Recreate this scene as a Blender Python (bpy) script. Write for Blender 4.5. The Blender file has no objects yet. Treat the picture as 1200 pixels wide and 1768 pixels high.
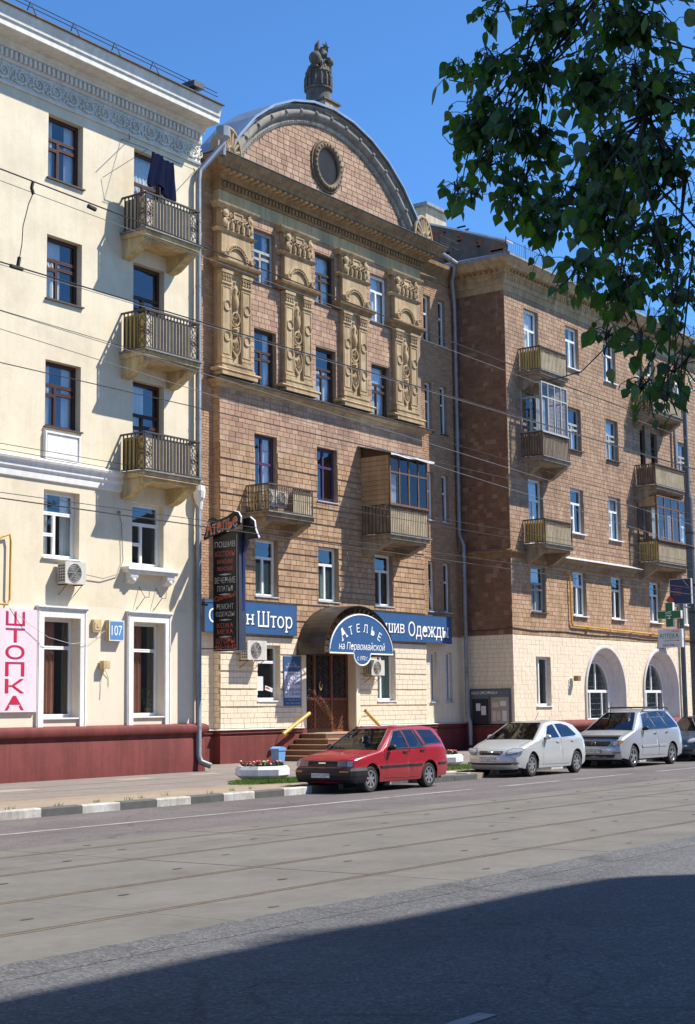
import bpy, bmesh, math, random
from mathutils import Vector, Matrix
from mathutils.geometry import delaunay_2d_cdt
random.seed(7)
R_ = math.radians
scn = bpy.context.scene
COL = scn.collection
# ------------------------------------------------------------------ camera, sky, sun, exposure
cd = bpy.data.cameras.new('camera'); cam = bpy.data.objects.new('camera', cd); COL.objects.link(cam)
cF = Vector((.80534, .57904, .12703)); cR = Vector((.58504, -.81090, -.01270)); cU = Vector((-.09566, -.08455, .99182))
cam.matrix_world = Matrix(((cR.x, cU.x, -cF.x, 0), (cR.y, cU.y, -cF.y, 0), (cR.z, cU.z, -cF.z, 1.893), (0, 0, 0, 1)))
cd.sensor_fit = 'VERTICAL'; cd.sensor_height = 24; cd.lens = 24 * 2645 / 1768; cd.clip_start = .1; cd.clip_end = 2000
scn.camera = cam
scn.render.resolution_x, scn.render.resolution_y = 695, 1024
SUN_EL, SUN_AZ = math.atan(1.8 / 1.414), R_(135)          # sun stands behind the camera on the right
world = bpy.data.worlds.new('World'); scn.world = world; world.use_nodes = True
nt = world.node_tree; bg = nt.nodes['Background']
sky = nt.nodes.new('ShaderNodeTexSky'); sky.sky_type = 'NISHITA'; sky.sun_disc = False
sky.sun_elevation = SUN_EL; sky.sun_rotation = SUN_AZ
sky.altitude = 3000; sky.air_density = .95; sky.dust_density = 0; sky.ozone_density = 10
tint = nt.nodes.new('ShaderNodeMix'); tint.data_type = 'RGBA'; tint.blend_type = 'MULTIPLY'; tint.inputs[0].default_value = 1; tint.inputs[7].default_value = (.78, 1, 1.02, 1)   # clear azure, the same all round
nt.links.new(sky.outputs[0], tint.inputs[6]); nt.links.new(tint.outputs[2], bg.inputs[0]); bg.inputs[1].default_value = .148
sd = bpy.data.lights.new('sun', 'SUN'); sd.energy = 5.0; sd.angle = R_(.53); sd.color = (1, .95, .86)
sun = bpy.data.objects.new('sun', sd); COL.objects.link(sun); sun.location = (30, -30, 60)
sun.rotation_euler = Vector((-1, 1, -1.8)).to_track_quat('-Z', 'Y').to_euler()
scn.view_settings.view_transform = 'Standard'; scn.view_settings.look = 'None'
scn.view_settings.exposure = .72; scn.view_settings.gamma = 1
scn.cycles.max_bounces = 6; scn.cycles.transparent_max_bounces = 12
scn.cycles.use_denoising = True

# ------------------------------------------------------------------ materials
MATS = {}
def nodes_of(m):
    m.use_nodes = True; t = m.node_tree; return t, t.nodes['Principled BSDF']
def N(t, kind, **kw):
    n = t.nodes.new(kind)
    for k, v in kw.items(): setattr(n, k, v)
    return n
def mixc(t, mode, fac, a, b):
    m = N(t, 'ShaderNodeMix', data_type='RGBA', blend_type=mode)
    for i, v in ((0, fac), (6, a), (7, b)):
        if hasattr(v, 'is_output'): t.links.new(v, m.inputs[i])
        else: m.inputs[i].default_value = v if i == 0 else (*v[:3], 1)
    return m.outputs[2]
def noise(t, scale, detail=4, rough=.6, vec=None, stretch=None):
    g = N(t, 'ShaderNodeNewGeometry'); n = N(t, 'ShaderNodeTexNoise')
    n.inputs['Scale'].default_value = scale; n.inputs['Detail'].default_value = detail; n.inputs['Roughness'].default_value = rough
    v = vec or g.outputs['Position']
    if stretch:
        mp = N(t, 'ShaderNodeMapping'); mp.inputs['Scale'].default_value = stretch
        t.links.new(v, mp.inputs[0]); v = mp.outputs[0]
    t.links.new(v, n.inputs['Vector']); return n.outputs['Fac']
def ramp(t, fac, stops, interp='LINEAR'):
    r = N(t, 'ShaderNodeValToRGB'); e = r.color_ramp.elements; r.color_ramp.interpolation = interp
    while len(e) < len(stops): e.new(.5)
    for i, (p, c) in enumerate(stops): e[i].position = p; e[i].color = (*c, 1) if len(c) == 3 else c
    t.links.new(fac, r.inputs[0]); return r.outputs[0]
def g3(v): return (v, v, v)
def mat(name, col, rough=.85, var=.12, scale=2.0, bump=0, bscale=30, streak=0, grime=0, metal=0, spec=.4, cols=None, fine=.08, coat=0):
    """weathered surface: broad and fine colour noise, optional run-off streaks, dirt patches, bump;
    cols = colours picked piece by piece (tiles, bricks, planks)"""
    m = bpy.data.materials.new(name); MATS[name] = m; t, b = nodes_of(m)
    if cols:
        gi = N(t, 'ShaderNodeNewGeometry'); oi = N(t, 'ShaderNodeObjectInfo')
        ad = N(t, 'ShaderNodeMath', operation='ADD'); t.links.new(gi.outputs['Random Per Island'], ad.inputs[0]); t.links.new(oi.outputs['Random'], ad.inputs[1])
        fr = N(t, 'ShaderNodeMath', operation='FRACT'); t.links.new(ad.outputs[0], fr.inputs[0])
        k = len(cols); c = ramp(t, fr.outputs[0], [((i + .0) / k, q) for i, q in enumerate(cols)], 'CONSTANT')
        c = mixc(t, 'MIX', .28, c, col)
    else:
        rgb = N(t, 'ShaderNodeRGB'); rgb.outputs[0].default_value = (*col, 1); c = rgb.outputs[0]
    if var:
        c = mixc(t, 'MULTIPLY', 1, c, ramp(t, noise(t, scale), [(.25, g3(1 - var)), (.75, g3(1 + var * .6))]))
    if fine:
        c = mixc(t, 'MULTIPLY', 1, c, ramp(t, noise(t, scale * 14, 3), [(.3, g3(1 - fine)), (.7, g3(1 + fine))]))
    if streak:
        c = mixc(t, 'MULTIPLY', streak, c, ramp(t, noise(t, 1.0, 5, .65, None, (5, 5, .35)), [(.42, (.52, .47, .40)), (.58, (1, 1, 1))]))
    if grime:
        c = mixc(t, 'MULTIPLY', grime, c, ramp(t, noise(t, .8, 6, .7), [(.36, (.42, .38, .33)), (.56, (1, 1, 1))]))
    t.links.new(c, b.inputs['Base Color'])
    b.inputs['Roughness'].default_value = rough; b.inputs['Metallic'].default_value = metal
    b.inputs['Specular IOR Level'].default_value = spec; b.inputs['Coat Weight'].default_value = coat; b.inputs['Coat Roughness'].default_value = .04
    if bump:
        bp = N(t, 'ShaderNodeBump'); bp.inputs['Strength'].default_value = bump; bp.inputs['Distance'].default_value = .01
        t.links.new(noise(t, bscale, 4), bp.inputs['Height']); t.links.new(bp.outputs[0], b.inputs['Normal'])
    return m
mat('plaster_cream', (.735, .638, .465), .9, .06, .9, .25, 25, .08, .2, fine=.03)
mat('plaster_pale', (.74, .64, .495), .88, .05, 1.2, .15, 20, .06, .05, fine=.02)
mat('white_trim', (.80, .78, .74), .7, .08, 2, .1, 30, .2, .1)
mat('cornice_white', (.74, .70, .62), .85, .08, 2, .2, 30, .25, .15)
mat('plinth_red', (.175, .038, .032), .82, .16, 1.4, .2, 25, .4, .3)
mat('mortar', (.30, .22, .15), .95, .2, 3)
mat('mortar_cream', (.66, .555, .41), .95, .12, 3)
mat('tile_pink', (0.408, 0.261, 0.172), .85, .1, 1.2, .15, 40, .28, .3, fine=.05, cols=[(0.457, 0.296, 0.190), (0.408, 0.256, 0.172), (0.491, 0.322, 0.213), (0.360, 0.224, 0.154), (0.441, 0.281, 0.180), (0.382, 0.222, 0.155), (0.465, 0.286, 0.193), (0.326, 0.196, 0.136), (0.426, 0.281, 0.187), (0.509, 0.346, 0.244)])
mat('tile_tan', (0.430, 0.273, 0.159), .85, .1, 1.2, .15, 40, .28, .3, fine=.05, cols=[(0.480, 0.315, 0.186), (0.439, 0.278, 0.160), (0.505, 0.335, 0.206), (0.389, 0.245, 0.143), (0.455, 0.285, 0.167), (0.413, 0.246, 0.138), (0.465, 0.302, 0.185), (0.356, 0.221, 0.131), (0.448, 0.294, 0.175), (0.532, 0.359, 0.234)])
mat('tile_brown', (0.362, 0.232, 0.146), .85, .1, 1.2, .15, 40, .28, .3, fine=.05, cols=[(0.395, 0.252, 0.159), (0.362, 0.228, 0.143), (0.421, 0.278, 0.176), (0.319, 0.198, 0.126), (0.378, 0.240, 0.152), (0.345, 0.212, 0.131), (0.405, 0.262, 0.167), (0.303, 0.186, 0.122), (0.438, 0.295, 0.194)])
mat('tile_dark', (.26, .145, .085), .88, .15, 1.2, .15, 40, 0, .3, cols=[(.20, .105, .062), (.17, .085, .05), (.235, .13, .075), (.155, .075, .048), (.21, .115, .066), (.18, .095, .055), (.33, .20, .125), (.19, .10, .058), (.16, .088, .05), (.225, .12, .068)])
mat('brick_tan', (0.385, 0.231, 0.132), .9, .12, 1, .2, 40, 0, .25, cols=[(0.403, 0.239, 0.136), (0.358, 0.209, 0.120), (0.428, 0.261, 0.152), (0.324, 0.184, 0.112), (0.385, 0.227, 0.124), (0.446, 0.277, 0.167), (0.350, 0.198, 0.112)])
mat('tile_painted', (.75, .635, .475), .75, .04, 1, .12, 30, .08, .06, fine=.02, cols=[(.76, .64, .48), (.74, .625, .465), (.75, .635, .475), (.765, .65, .49)])
mat('stone_ochre', (0.475, 0.349, 0.201), .9, .18, 2.5, .4, 35, .5, .4)
mat('stone_brown', (0.306, 0.200, 0.102), .9, .2, 2.0, .3, 35, .5, .4)
mat('oval_stone', (.20, .145, .09), .9, .2, 2.5, .3, 35, .4, .4)
mat('stone_frieze', (.44, .37, .21), .9, .12, 2.0, .2, 35, .4, .25)
mat('stone_grey', (.29, .265, .23), .9, .2, 2.5, .4, 25, .45, .4)
mat('statue_stone', (.15, .135, .115), .92, .3, 3, .5, 20, .6, .6)
mat('arch_grey', (.62, .57, .56), .85, .06, 2, .15, 30, .2, .1)
mat('roof_metal', (.42, .47, .52), .38, .12, 1.5, 0, 30, .2, .2, .75)
mat('roof_dark', (.10, .10, .10), .6, .2, 2, 0, 30, .2, .2, .4)
mat('galvanised', (.33, .35, .38), .55, .2, 2.5, .05, 30, .4, .4, .4)
mat('iron_black', (.035, .032, .03), .6, .2, 4, .1, 40)
mat('iron_rust', (.09, .065, .05), .75, .3, 5, .2, 40)
mat('iron_brown', (.055, .046, .036), .6, .15, 5, .1, 40)
mat('slate_panel', (.62, .53, .39), .85, .12, 3, .3, 60, .4, .3)
mat('balcony_panel', (.40, .345, .245), .85, .12, 4, .2, 30, .4, .2)
mat('balcony_ochre', (.52, .38, .14), .8, .15, 3, .2, 30, .5, .2)
mat('slat_tan', (.42, .345, .225), .75, .1, 4, .1, 30, .4, .2, cols=[(.44, .36, .235), (.39, .32, .21), (.46, .38, .25), (.36, .30, .20)])
mat('slat_brown', (.22, .16, .11), .75, .1, 4, .1, 30, .4, .2, cols=[(.23, .17, .115), (.19, .14, .095), (.26, .195, .14), (.17, .12, .085)])
mat('slab_plaster', (.62, .475, .25), .9, .15, 2, .25, 30, .5, .4)
mat('slab_stone', (.34, .265, .185), .9, .2, 3, .3, 30, .5, .5)
mat('slab_cap', (.27, .265, .255), .7, .2, 3, .1, 30, .4, .4, .2)
mat('wood_brown', (.062, .022, .014), .55, .15, 6, .1, 60)
mat('wood_dark', (.055, .03, .02), .6, .15, 6, .1, 60)
mat('wood_grey', (.40, .40, .385), .7, .15, 6, .1, 60, .3)
mat('wood_violet', (.075, .035, .10), .5, .1, 6)
mat('wood_glazing', (.17, .085, .045), .6, .2, 6, .1, 60, .3)
mat('wood_lining', (.42, .285, .155), .65, .12, 4, .1, 60, .4, .2, cols=[(.43, .29, .16), (.40, .27, .145), (.45, .305, .17)])
mat('pvc_white', (.82, .82, .81), .35, .03, 3, 0, 30, .1, .08, fine=.01)
mat('sill_metal', (.62, .62, .61), .5, .1, 3, 0, 30, .3, .2, .3)
mat('room', (.20, .17, .14), .9, .1, 2)
mat('curtain_white', (.80, .79, .76), .9, .06, 3)
mat('curtain_blue', (.60, .66, .72), .9, .06, 3)
mat('curtain_brown', (.30, .11, .065), .8, .12, 4)
mat('curtain_green', (.20, .28, .24), .9, .1, 3)
mat('sign_blue', (.030, .095, .235), .5, .06, 2, 0, 30, .12, .08, fine=.02)
mat('sign_navy', (.012, .022, .085), .45, .06, 2)
mat('sign_edge', (.075, .085, .12), .4, .1, 2, 0, 30, .1, .1, .4)
mat('letter_white', (.80, .83, .86), .6, .02, 3, fine=0)
mat('letter_shadow', (.008, .012, .03), .7, .02, 3, fine=0)
mat('letter_grey', (.46, .44, .42), .6, .05, 3)
mat('letter_rust', (.52, .10, .06), .6, .05, 3)
mat('letter_orange', (.62, .10, .03), .5, .05, 3)
mat('letter_crimson', (.52, .012, .05), .5, .03, 3)
mat('letter_blue', (.05, .05, .25), .5, .03, 3)
mat('letter_green', (.012, .16, .06), .5, .03, 3)
mat('letter_black', (.02, .02, .025), .6, .03, 3)
mat('panel_pink', (.78, .62, .66), .55, .04, 1.5, 0, 30, .08, .04, fine=.01)
mat('panel_black', (.008, .008, .009), .28, .1, 2)
mat('panel_white', (.70, .70, .70), .5, .05, 2, 0, 30, .15, .1)
mat('panel_lilac', (.50, .50, .60), .5, .04, 2)
mat('plate_azure', (.10, .235, .45), .5, .03, 3)
mat('pharmacy_green', (.010, .135, .042), .4, .05, 3)
mat('diamond_red', (.42, .05, .03), .5, .05, 3)
mat('paper', (.62, .62, .60), .8, .08, 4)
mat('paper_tint', (.60, .45, .36), .8, .1, 4)
mat('board_grey', (.11, .12, .13), .6, .1, 3)
mat('board_beige', (.34, .30, .25), .7, .1, 3)
mat('ac_white', (.62, .59, .52), .5, .06, 3, 0, 30, .3, .2)
mat('ac_dark', (.08, .08, .085), .6, .1, 3)
mat('pipe_yellow', (.60, .32, .035), .45, .1, 4, 0, 30, .2, .1)
mat('rail_yellow', (.56, .38, .10), .5, .1, 4, 0, 30, .2, .1)
mat('granite_brown', (.19, .095, .05), .5, .25, 6, .1, 60, 0, .2)
mat('granite_edge', (.42, .30, .20), .6, .2, 6)
mat('door_wood', (.21, .062, .02), .4, .2, 5, .1, 60, .3)
mat('door_glass', (.02, .02, .03), .12, .1, 3)
mat('canopy_bronze', (.075, .06, .048), .42, .25, 2.2, 0, 30, .35, .25, .35)
mat('bin_blue', (.16, .33, .60), .4, .06, 4)
mat('planter_white', (.74, .74, .76), .7, .06, 4, .2, 60, .15, .12)
mat('soil', (.06, .045, .03), .95, .2, 10)
mat('grass', (.11, .205, .028), .8, .25, 3)
mat('plant_green', (.05, .11, .025), .8, .2, 8)
mat('petal_red', (.42, .01, .04), .7, .2, 9)
mat('petal_pink', (.65, .25, .30), .7, .2, 9)
mat('petal_cream', (.72, .60, .42), .7, .2, 9)
mat('kerb_white', (.50, .49, .46), .88, .3, 5, .4, 30, .4, .7)
mat('kerb_grey', (.10, .10, .098), .9, .25, 4, .4, 30, 0, .2)
mat('pavement_asphalt', (.205, .175, .155), .92, .12, .9, .5, 90, 0, .16, fine=.12)
mat('pavement_tan', (.285, .225, .165), .92, .14, 1.1, .5, 70, 0, .18, fine=.12)
mat('concrete_track', (.142, .132, .117), .88, .16, .6, .3, 50, 0, .3, fine=.07)
mat('rail_steel', (.20, .165, .13), .5, .2, 6, .1, 40, 0, .3, .5)
mat('groove_dark', (.075, .066, .055), .9, .2, 6)
mat('groove_sand', (.33, .24, .12), .95, .25, 3)
mat('pavement_pale', (.30, .265, .235), .92, .12, 1.5, .4, 90, 0, .15)
mat('slot_dark', (.085, .075, .065), .9, .2, 6)
mat('road_paint', (.34, .33, .32), .85, .3, 5, .2, 60, 0, .7)
mat('wire', (.035, .035, .037), .6, 0, 3, fine=0)
mat('wire_grey', (.20, .20, .20), .6, 0, 3, fine=0)
mat('pole_grey', (.105, .125, .135), .5, .12, 2, 0, 30, .2, .2, .3)
mat('cloth_navy', (.006, .009, .030), .95, .2, 6, .2, 60, spec=.05)
mat('red_brick', (.30, .09, .055), .9, .2, 3)
mat('firewall', (.165, .135, .11), .95, .25, 1.5, .4, 15, .4, .5)
mat('chimney_plaster', (.52, .44, .33), .9, .15, 2, .2, 20, .4, .3)
mat('bark', (.075, .06, .045), .95, .3, 6, .6, 30)
mat('facing_block', (.40, .33, .25), .9, .1, 1)
mat('tyre', (.022, .022, .023), .85, .15, 8)
mat('alloy', (.55, .55, .56), .3, .08, 6, metal=.85)
mat('black_plastic', (.018, .018, .02), .5, .1, 5)
mat('underbody', (.012, .012, .012), .9, .1, 5)
mat('chrome', (.7, .7, .72), .12, 0, 3, metal=1, fine=0)
mat('lamp_glass', (.36, .38, .41), .08, .2, 14, spec=.9)
mat('lamp_amber', (.62, .22, .04), .15, .1, 9)
mat('lamp_red', (.40, .015, .02), .15, .1, 9)
mat('seat_cloth', (.30, .24, .19), .9, .1, 5)
def paint(name, col, metal=.0, rough=.3):
    m = mat(name, col, rough, .05, 1.5, 0, 30, 0, .08, metal, .5, fine=.015, coat=.7); return m
paint('paint_red', (.30, .010, .018), 0, .30); paint('paint_silver', (.60, .61, .59), .4, .34)
paint('paint_silver_blue', (.47, .49, .53), .5, .34); paint('paint_navy', (.055, .085, .13), .4, .3)
def glass_mat(name, tint, refl, dark=None):
    m = bpy.data.materials.new(name); MATS[name] = m; t, b = nodes_of(m)
    out = t.nodes['Material Output']; t.nodes.remove(b)
    lw = N(t, 'ShaderNodeLayerWeight'); lw.inputs[0].default_value = .5          # same from both sides, so the sun gets in
    pw = N(t, 'ShaderNodeMath', operation='POWER'); t.links.new(lw.outputs['Facing'], pw.inputs[0]); pw.inputs[1].default_value = 4.0
    mr = N(t, 'ShaderNodeMath', operation='MULTIPLY_ADD'); mr.inputs[1].default_value = .65; mr.inputs[2].default_value = refl; mr.use_clamp = True
    t.links.new(pw.outputs[0], mr.inputs[0])
    tr = N(t, 'ShaderNodeBsdfTransparent'); tr.inputs[0].default_value = (*tint, 1)
    gl = N(t, 'ShaderNodeBsdfGlossy'); gl.inputs['Roughness'].default_value = .015; gl.inputs[0].default_value = (.9, .95, 1, 1)
    bp = N(t, 'ShaderNodeBump'); bp.inputs['Strength'].default_value = .06; bp.inputs['Distance'].default_value = .02
    t.links.new(noise(t, 1.6, 2), bp.inputs['Height']); t.links.new(bp.outputs[0], gl.inputs['Normal'])
    mx = N(t, 'ShaderNodeMixShader'); t.links.new(mr.outputs[0], mx.inputs[0]); t.links.new(tr.outputs[0], mx.inputs[1]); t.links.new(gl.outputs[0], mx.inputs[2])
    t.links.new(mx.outputs[0], out.inputs[0]); return m
glass_mat('window_glass', (.80, .85, .85), .11)
glass_mat('car_glass', (.30, .34, .34), .10)
glass_mat('loggia_glass', (.78, .82, .82), .04)
def road_mat(name, col, contrast, speck):
    m = bpy.data.materials.new(name); MATS[name] = m; t, b = nodes_of(m)
    g = N(t, 'ShaderNodeNewGeometry'); v = N(t, 'ShaderNodeTexVoronoi'); v.inputs['Scale'].default_value = 42; t.links.new(g.outputs['Position'], v.inputs['Vector'])
    rgb = N(t, 'ShaderNodeRGB'); rgb.outputs[0].default_value = (*col, 1)
    c = mixc(t, 'MULTIPLY', 1, rgb.outputs[0], ramp(t, noise(t, .5, 5, .65, None, (.25, 1.4, 1)), [(.3, g3(.80)), (.7, g3(1.16))]))
    bw = N(t, 'ShaderNodeRGBToBW'); t.links.new(v.outputs['Color'], bw.inputs[0])
    c = mixc(t, 'MULTIPLY', contrast, c, ramp(t, bw.outputs[0], [(.1, g3(.35)), (.55, g3(.95)), (.82, g3(speck * .7)), (.95, g3(speck))]))
    c = mixc(t, 'MULTIPLY', .8, c, ramp(t, noise(t, 160, 2), [(.3, g3(.7)), (.7, g3(1.3))]))
    t.links.new(c, b.inputs['Base Color']); b.inputs['Roughness'].default_value = .82; b.inputs['Specular IOR Level'].default_value = .35
    cv = N(t, 'ShaderNodeTexVoronoi'); cv.feature = 'DISTANCE_TO_EDGE'; cv.inputs['Scale'].default_value = .42         # sealed cracks
    mp = N(t, 'ShaderNodeMapping'); ns = N(t, 'ShaderNodeTexNoise'); ns.inputs['Scale'].default_value = 1.3; ns.inputs['Detail'].default_value = 4
    t.links.new(g.outputs['Position'], ns.inputs['Vector']); va = N(t, 'ShaderNodeVectorMath', operation='MULTIPLY_ADD'); va.inputs[1].default_value = (.9, .9, 0); t.links.new(ns.outputs['Color'], va.inputs[0]); t.links.new(g.outputs['Position'], va.inputs[2]); t.links.new(va.outputs[0], cv.inputs['Vector'])
    c = mixc(t, 'MULTIPLY', .55, c, ramp(t, cv.outputs['Distance'], [(.0, g3(.45)), (.006, g3(.6)), (.011, g3(1))]))
    c = mixc(t, 'MULTIPLY', .5, c, ramp(t, noise(t, .35, 6, .7), [(.38, g3(.62)), (.5, g3(1))]))
    t.links.new(c, b.inputs['Base Color'])
    bp = N(t, 'ShaderNodeBump'); bp.inputs['Strength'].default_value = .6; bp.inputs['Distance'].default_value = .008
    t.links.new(v.outputs['Distance'], bp.inputs['Height']); t.links.new(bp.outputs[0], b.inputs['Normal']); return m
road_mat('asphalt_near', (.098, .097, .099), .6, 2.3)
road_mat('asphalt_far', (.128, .111, .109), .5, 1.8)
def leaf_mat():
    m = bpy.data.materials.new('leaf'); MATS['leaf'] = m; t, b = nodes_of(m)
    gi = N(t, 'ShaderNodeNewGeometry'); oi = N(t, 'ShaderNodeObjectInfo')
    ad = N(t, 'ShaderNodeMath', operation='ADD'); t.links.new(gi.outputs['Random Per Island'], ad.inputs[0]); t.links.new(oi.outputs['Random'], ad.inputs[1])
    fr = N(t, 'ShaderNodeMath', operation='FRACT'); t.links.new(ad.outputs[0], fr.inputs[0])
    c = ramp(t, fr.outputs[0], [(0, (.06, .105, .035)), (.4, (.085, .14, .045)), (.7, (.11, .19, .04)), (.86, (.14, .17, .06)), (.93, (.17, .19, .14)), (1, (.19, .17, .08))])
    c = mixc(t, 'MULTIPLY', 1, c, ramp(t, noise(t, 40, 3), [(.3, g3(.75)), (.7, g3(1.2))]))
    t.links.new(c, b.inputs['Base Color']); b.inputs['Roughness'].default_value = .5
    tr = N(t, 'ShaderNodeBsdfTranslucent'); t.links.new(mixc(t, 'MULTIPLY', 1, c, (1.2, 1.6, .5)), tr.inputs[0])
    mx = N(t, 'ShaderNodeMixShader'); mx.inputs[0].default_value = .45
    t.links.new(b.outputs[0], mx.inputs[1]); t.links.new(tr.outputs[0], mx.inputs[2]); t.links.new(mx.outputs[0], t.nodes['Material Output'].inputs[0])
leaf_mat()

# ------------------------------------------------------------------ building blocks
WL = {}                                   # world location of every Empty / part, for child offsets
def reg(o, w): WL[o.name] = Vector(w)
def link(o, parent=None, world=(0, 0, 0)):
    """put o at a world position under its parent (parents are never rotated, except cars, built in local space)"""
    COL.objects.link(o)
    if parent is not None:
        o.parent = parent; o.location = Vector(world) - WL.get(parent.name, Vector())
    else: o.location = world
    reg(o, world); return o
def tag(o, label=None, cat=None, group=None, kind=None):
    if label: o['label'] = label
    if cat: o['category'] = cat
    if group: o['group'] = group
    if kind: o['kind'] = kind
    return o
def thing(name, label, cat, loc=(0, 0, 0), group=None):
    o = bpy.data.objects.new(name, None); o.empty_display_size = .3; link(o, None, loc); return tag(o, label, cat, group)
class Fr:
    """a facade frame: u runs along the wall, d out of it, z up"""
    def __init__(s, o, U, D): s.o = Vector(o); s.U = Vector(U); s.D = Vector(D)
    def P(s, u, z, d=0): return s.o + s.U * u + s.D * d + Vector((0, 0, z))
def front(Y): return Fr((0, Y, 0), (1, 0, 0), (0, -1, 0))      # faces the street; u = X
def flank(X): return Fr((X, 0, 0), (0, -1, 0), (-1, 0, 0))     # faces left along the street; u = -Y
def rights(X): return Fr((X, 0, 0), (0, 1, 0), (1, 0, 0))      # faces right along the street; u = Y
class MB:
    def __init__(s): s.v = []; s.f = []
    def add(s, vs, fs):
        k = len(s.v); s.v += [tuple(q) for q in vs]; s.f += [tuple(k + i for i in f) for f in fs]; return s
    def quad(s, a, b, c, d): return s.add((a, b, c, d), ((0, 1, 2, 3),))
    def poly(s, pts): return s.add(pts, (tuple(range(len(pts))),))
    def hexa(s, p): return s.add(p, ((0, 3, 2, 1), (4, 5, 6, 7), (0, 1, 5, 4), (1, 2, 6, 5), (2, 3, 7, 6), (3, 0, 4, 7)))
    def box(s, x0, x1, y0, y1, z0, z1):
        return s.hexa([(x0, y0, z0), (x1, y0, z0), (x1, y1, z0), (x0, y1, z0), (x0, y0, z1), (x1, y0, z1), (x1, y1, z1), (x0, y1, z1)])
    def fbox(s, fr, u0, u1, z0, z1, d0, d1):
        return s.hexa([fr.P(u0, z0, d1), fr.P(u1, z0, d1), fr.P(u1, z0, d0), fr.P(u0, z0, d0), fr.P(u0, z1, d1), fr.P(u1, z1, d1), fr.P(u1, z1, d0), fr.P(u0, z1, d0)])
    def fquad(s, fr, u0, u1, z0, z1, d): return s.quad(fr.P(u0, z0, d), fr.P(u1, z0, d), fr.P(u1, z1, d), fr.P(u0, z1, d))
    def fprism(s, fr, pts, d0, d1):
        """polygon (u,z) pushed from depth d0 to d1 (d1 outermost)"""
        n = len(pts)
        s.add([fr.P(u, z, d1) for u, z in pts] + [fr.P(u, z, d0) for u, z in pts],
              [tuple(range(n))] + [tuple(reversed(range(n, 2 * n)))] + [(i, i + n, (i + 1) % n + n, (i + 1) % n) for i in range(n)]); return s
    def tube(s, pts, r, n=6, r1=None, closed=False):
        pts = [Vector(q) for q in pts]; m = len(pts); k = len(s.v); up = None
        for i, q in enumerate(pts):
            if closed: t = pts[(i + 1) % m] - pts[i - 1]
            else: t = pts[min(i + 1, m - 1)] - pts[max(i - 1, 0)]
            t.normalize()
            a = up if up is not None else (Vector((0, 0, 1)) if abs(t.z) < .9 else Vector((1, 0, 0)))
            b = t.cross(a)
            if b.length < 1e-4: b = t.cross(Vector((0, 1, .3)))
            b.normalize(); a = b.cross(t); up = a
            rr = r if r1 is None else r + (r1 - r) * i / max(1, m - 1)
            for j in range(n):
                c = 2 * math.pi * j / n; s.v.append(tuple(q + (a * math.cos(c) + b * math.sin(c)) * rr))
        for i in range(m if closed else m - 1):
            for j in range(n):
                i2 = (i + 1) % m; s.f.append((k + i * n + j, k + i * n + (j + 1) % n, k + i2 * n + (j + 1) % n, k + i2 * n + j))
        if not closed:
            s.f.append(tuple(k + j for j in reversed(range(n)))); s.f.append(tuple(k + (m - 1) * n + j for j in range(n)))
        return s
    def lathe(s, prof, n, c=(0, 0, 0), axis='z', a0=0, a1=2 * math.pi):
        """profile of (radius, height) turned about an axis"""
        k = len(s.v); full = a1 - a0 > 6.28; m = n if full else n + 1
        for r, h in prof:
            for j in range(m):
                a = a0 + (a1 - a0) * j / n; x, y = r * math.cos(a), r * math.sin(a)
                q = (x, y, h) if axis == 'z' else ((x, h, y) if axis == 'y' else (h, x, y))
                s.v.append((q[0] + c[0], q[1] + c[1], q[2] + c[2]))
        for i in range(len(prof) - 1):
            for j in range(n):
                j2 = (j + 1) % m; s.f.append((k + i * m + j, k + i * m + j2, k + (i + 1) * m + j2, k + (i + 1) * m + j))
        return s
    def ball(s, c, rx, ry=None, rz=None, n=10, m=6):
        ry = ry or rx; rz = rz or rx; k = len(s.v)
        for i in range(m + 1):
            t = math.pi * i / m
            for j in range(n):
                a = 2 * math.pi * j / n
                s.v.append((c[0] + rx * math.sin(t) * math.cos(a), c[1] + ry * math.sin(t) * math.sin(a), c[2] + rz * math.cos(t)))
        for i in range(m):
            for j in range(n): s.f.append((k + i * n + j, k + (i + 1) * n + j, k + (i + 1) * n + (j + 1) % n, k + i * n + (j + 1) % n))
        return s
    def sweep(s, prof, path, caps=True, flush0=False, flush1=False):
        """cornice profile (d out, z) along a plan path, outside on the right of the path, mitred"""
        P = [Vector((x, y)) for x, y in path]; k = len(s.v); m = len(prof); n = len(P)
        for i in range(n):
            dirs = []
            if i > 0: dirs.append((P[i] - P[i - 1]).normalized())
            if i < n - 1: dirs.append((P[i + 1] - P[i]).normalized())
            nn = [Vector((d.y, -d.x)) for d in dirs]
            off = nn[0] if len(nn) == 1 else (nn[0] + nn[1]) / (1 + nn[0].dot(nn[1]))
            for d, z in prof: s.v.append((P[i].x + off.x * d, P[i].y + off.y * d, z))
        for i in range(n - 1):
            for j in range(m - 1): s.f.append((k + i * m + j, k + (i + 1) * m + j, k + (i + 1) * m + j + 1, k + i * m + j + 1))
        if caps:
            s.f.append(tuple(k + j for j in reversed(range(m)))); s.f.append(tuple(k + (n - 1) * m + j for j in range(m)))
        return s
    def mesh(s, name, mt, smooth=None, recalc=True):
        me = bpy.data.meshes.new(name); me.from_pydata(s.v, [], s.f)
        if recalc:
            bm = bmesh.new(); bm.from_mesh(me); bmesh.ops.recalc_face_normals(bm, faces=bm.faces); bm.to_mesh(me); bm.free()
        me.materials.append(MATS[mt])
        if smooth is not None:
            me.shade_smooth(); me.set_sharp_from_angle(angle=R_(smooth))
        return me
    def build(s, name, mt, parent=None, smooth=None, recalc=True):
        """verts are world coordinates (local coordinates under a car)"""
        return link(bpy.data.objects.new(name, s.mesh(name, mt, smooth, recalc)), parent)
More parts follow.
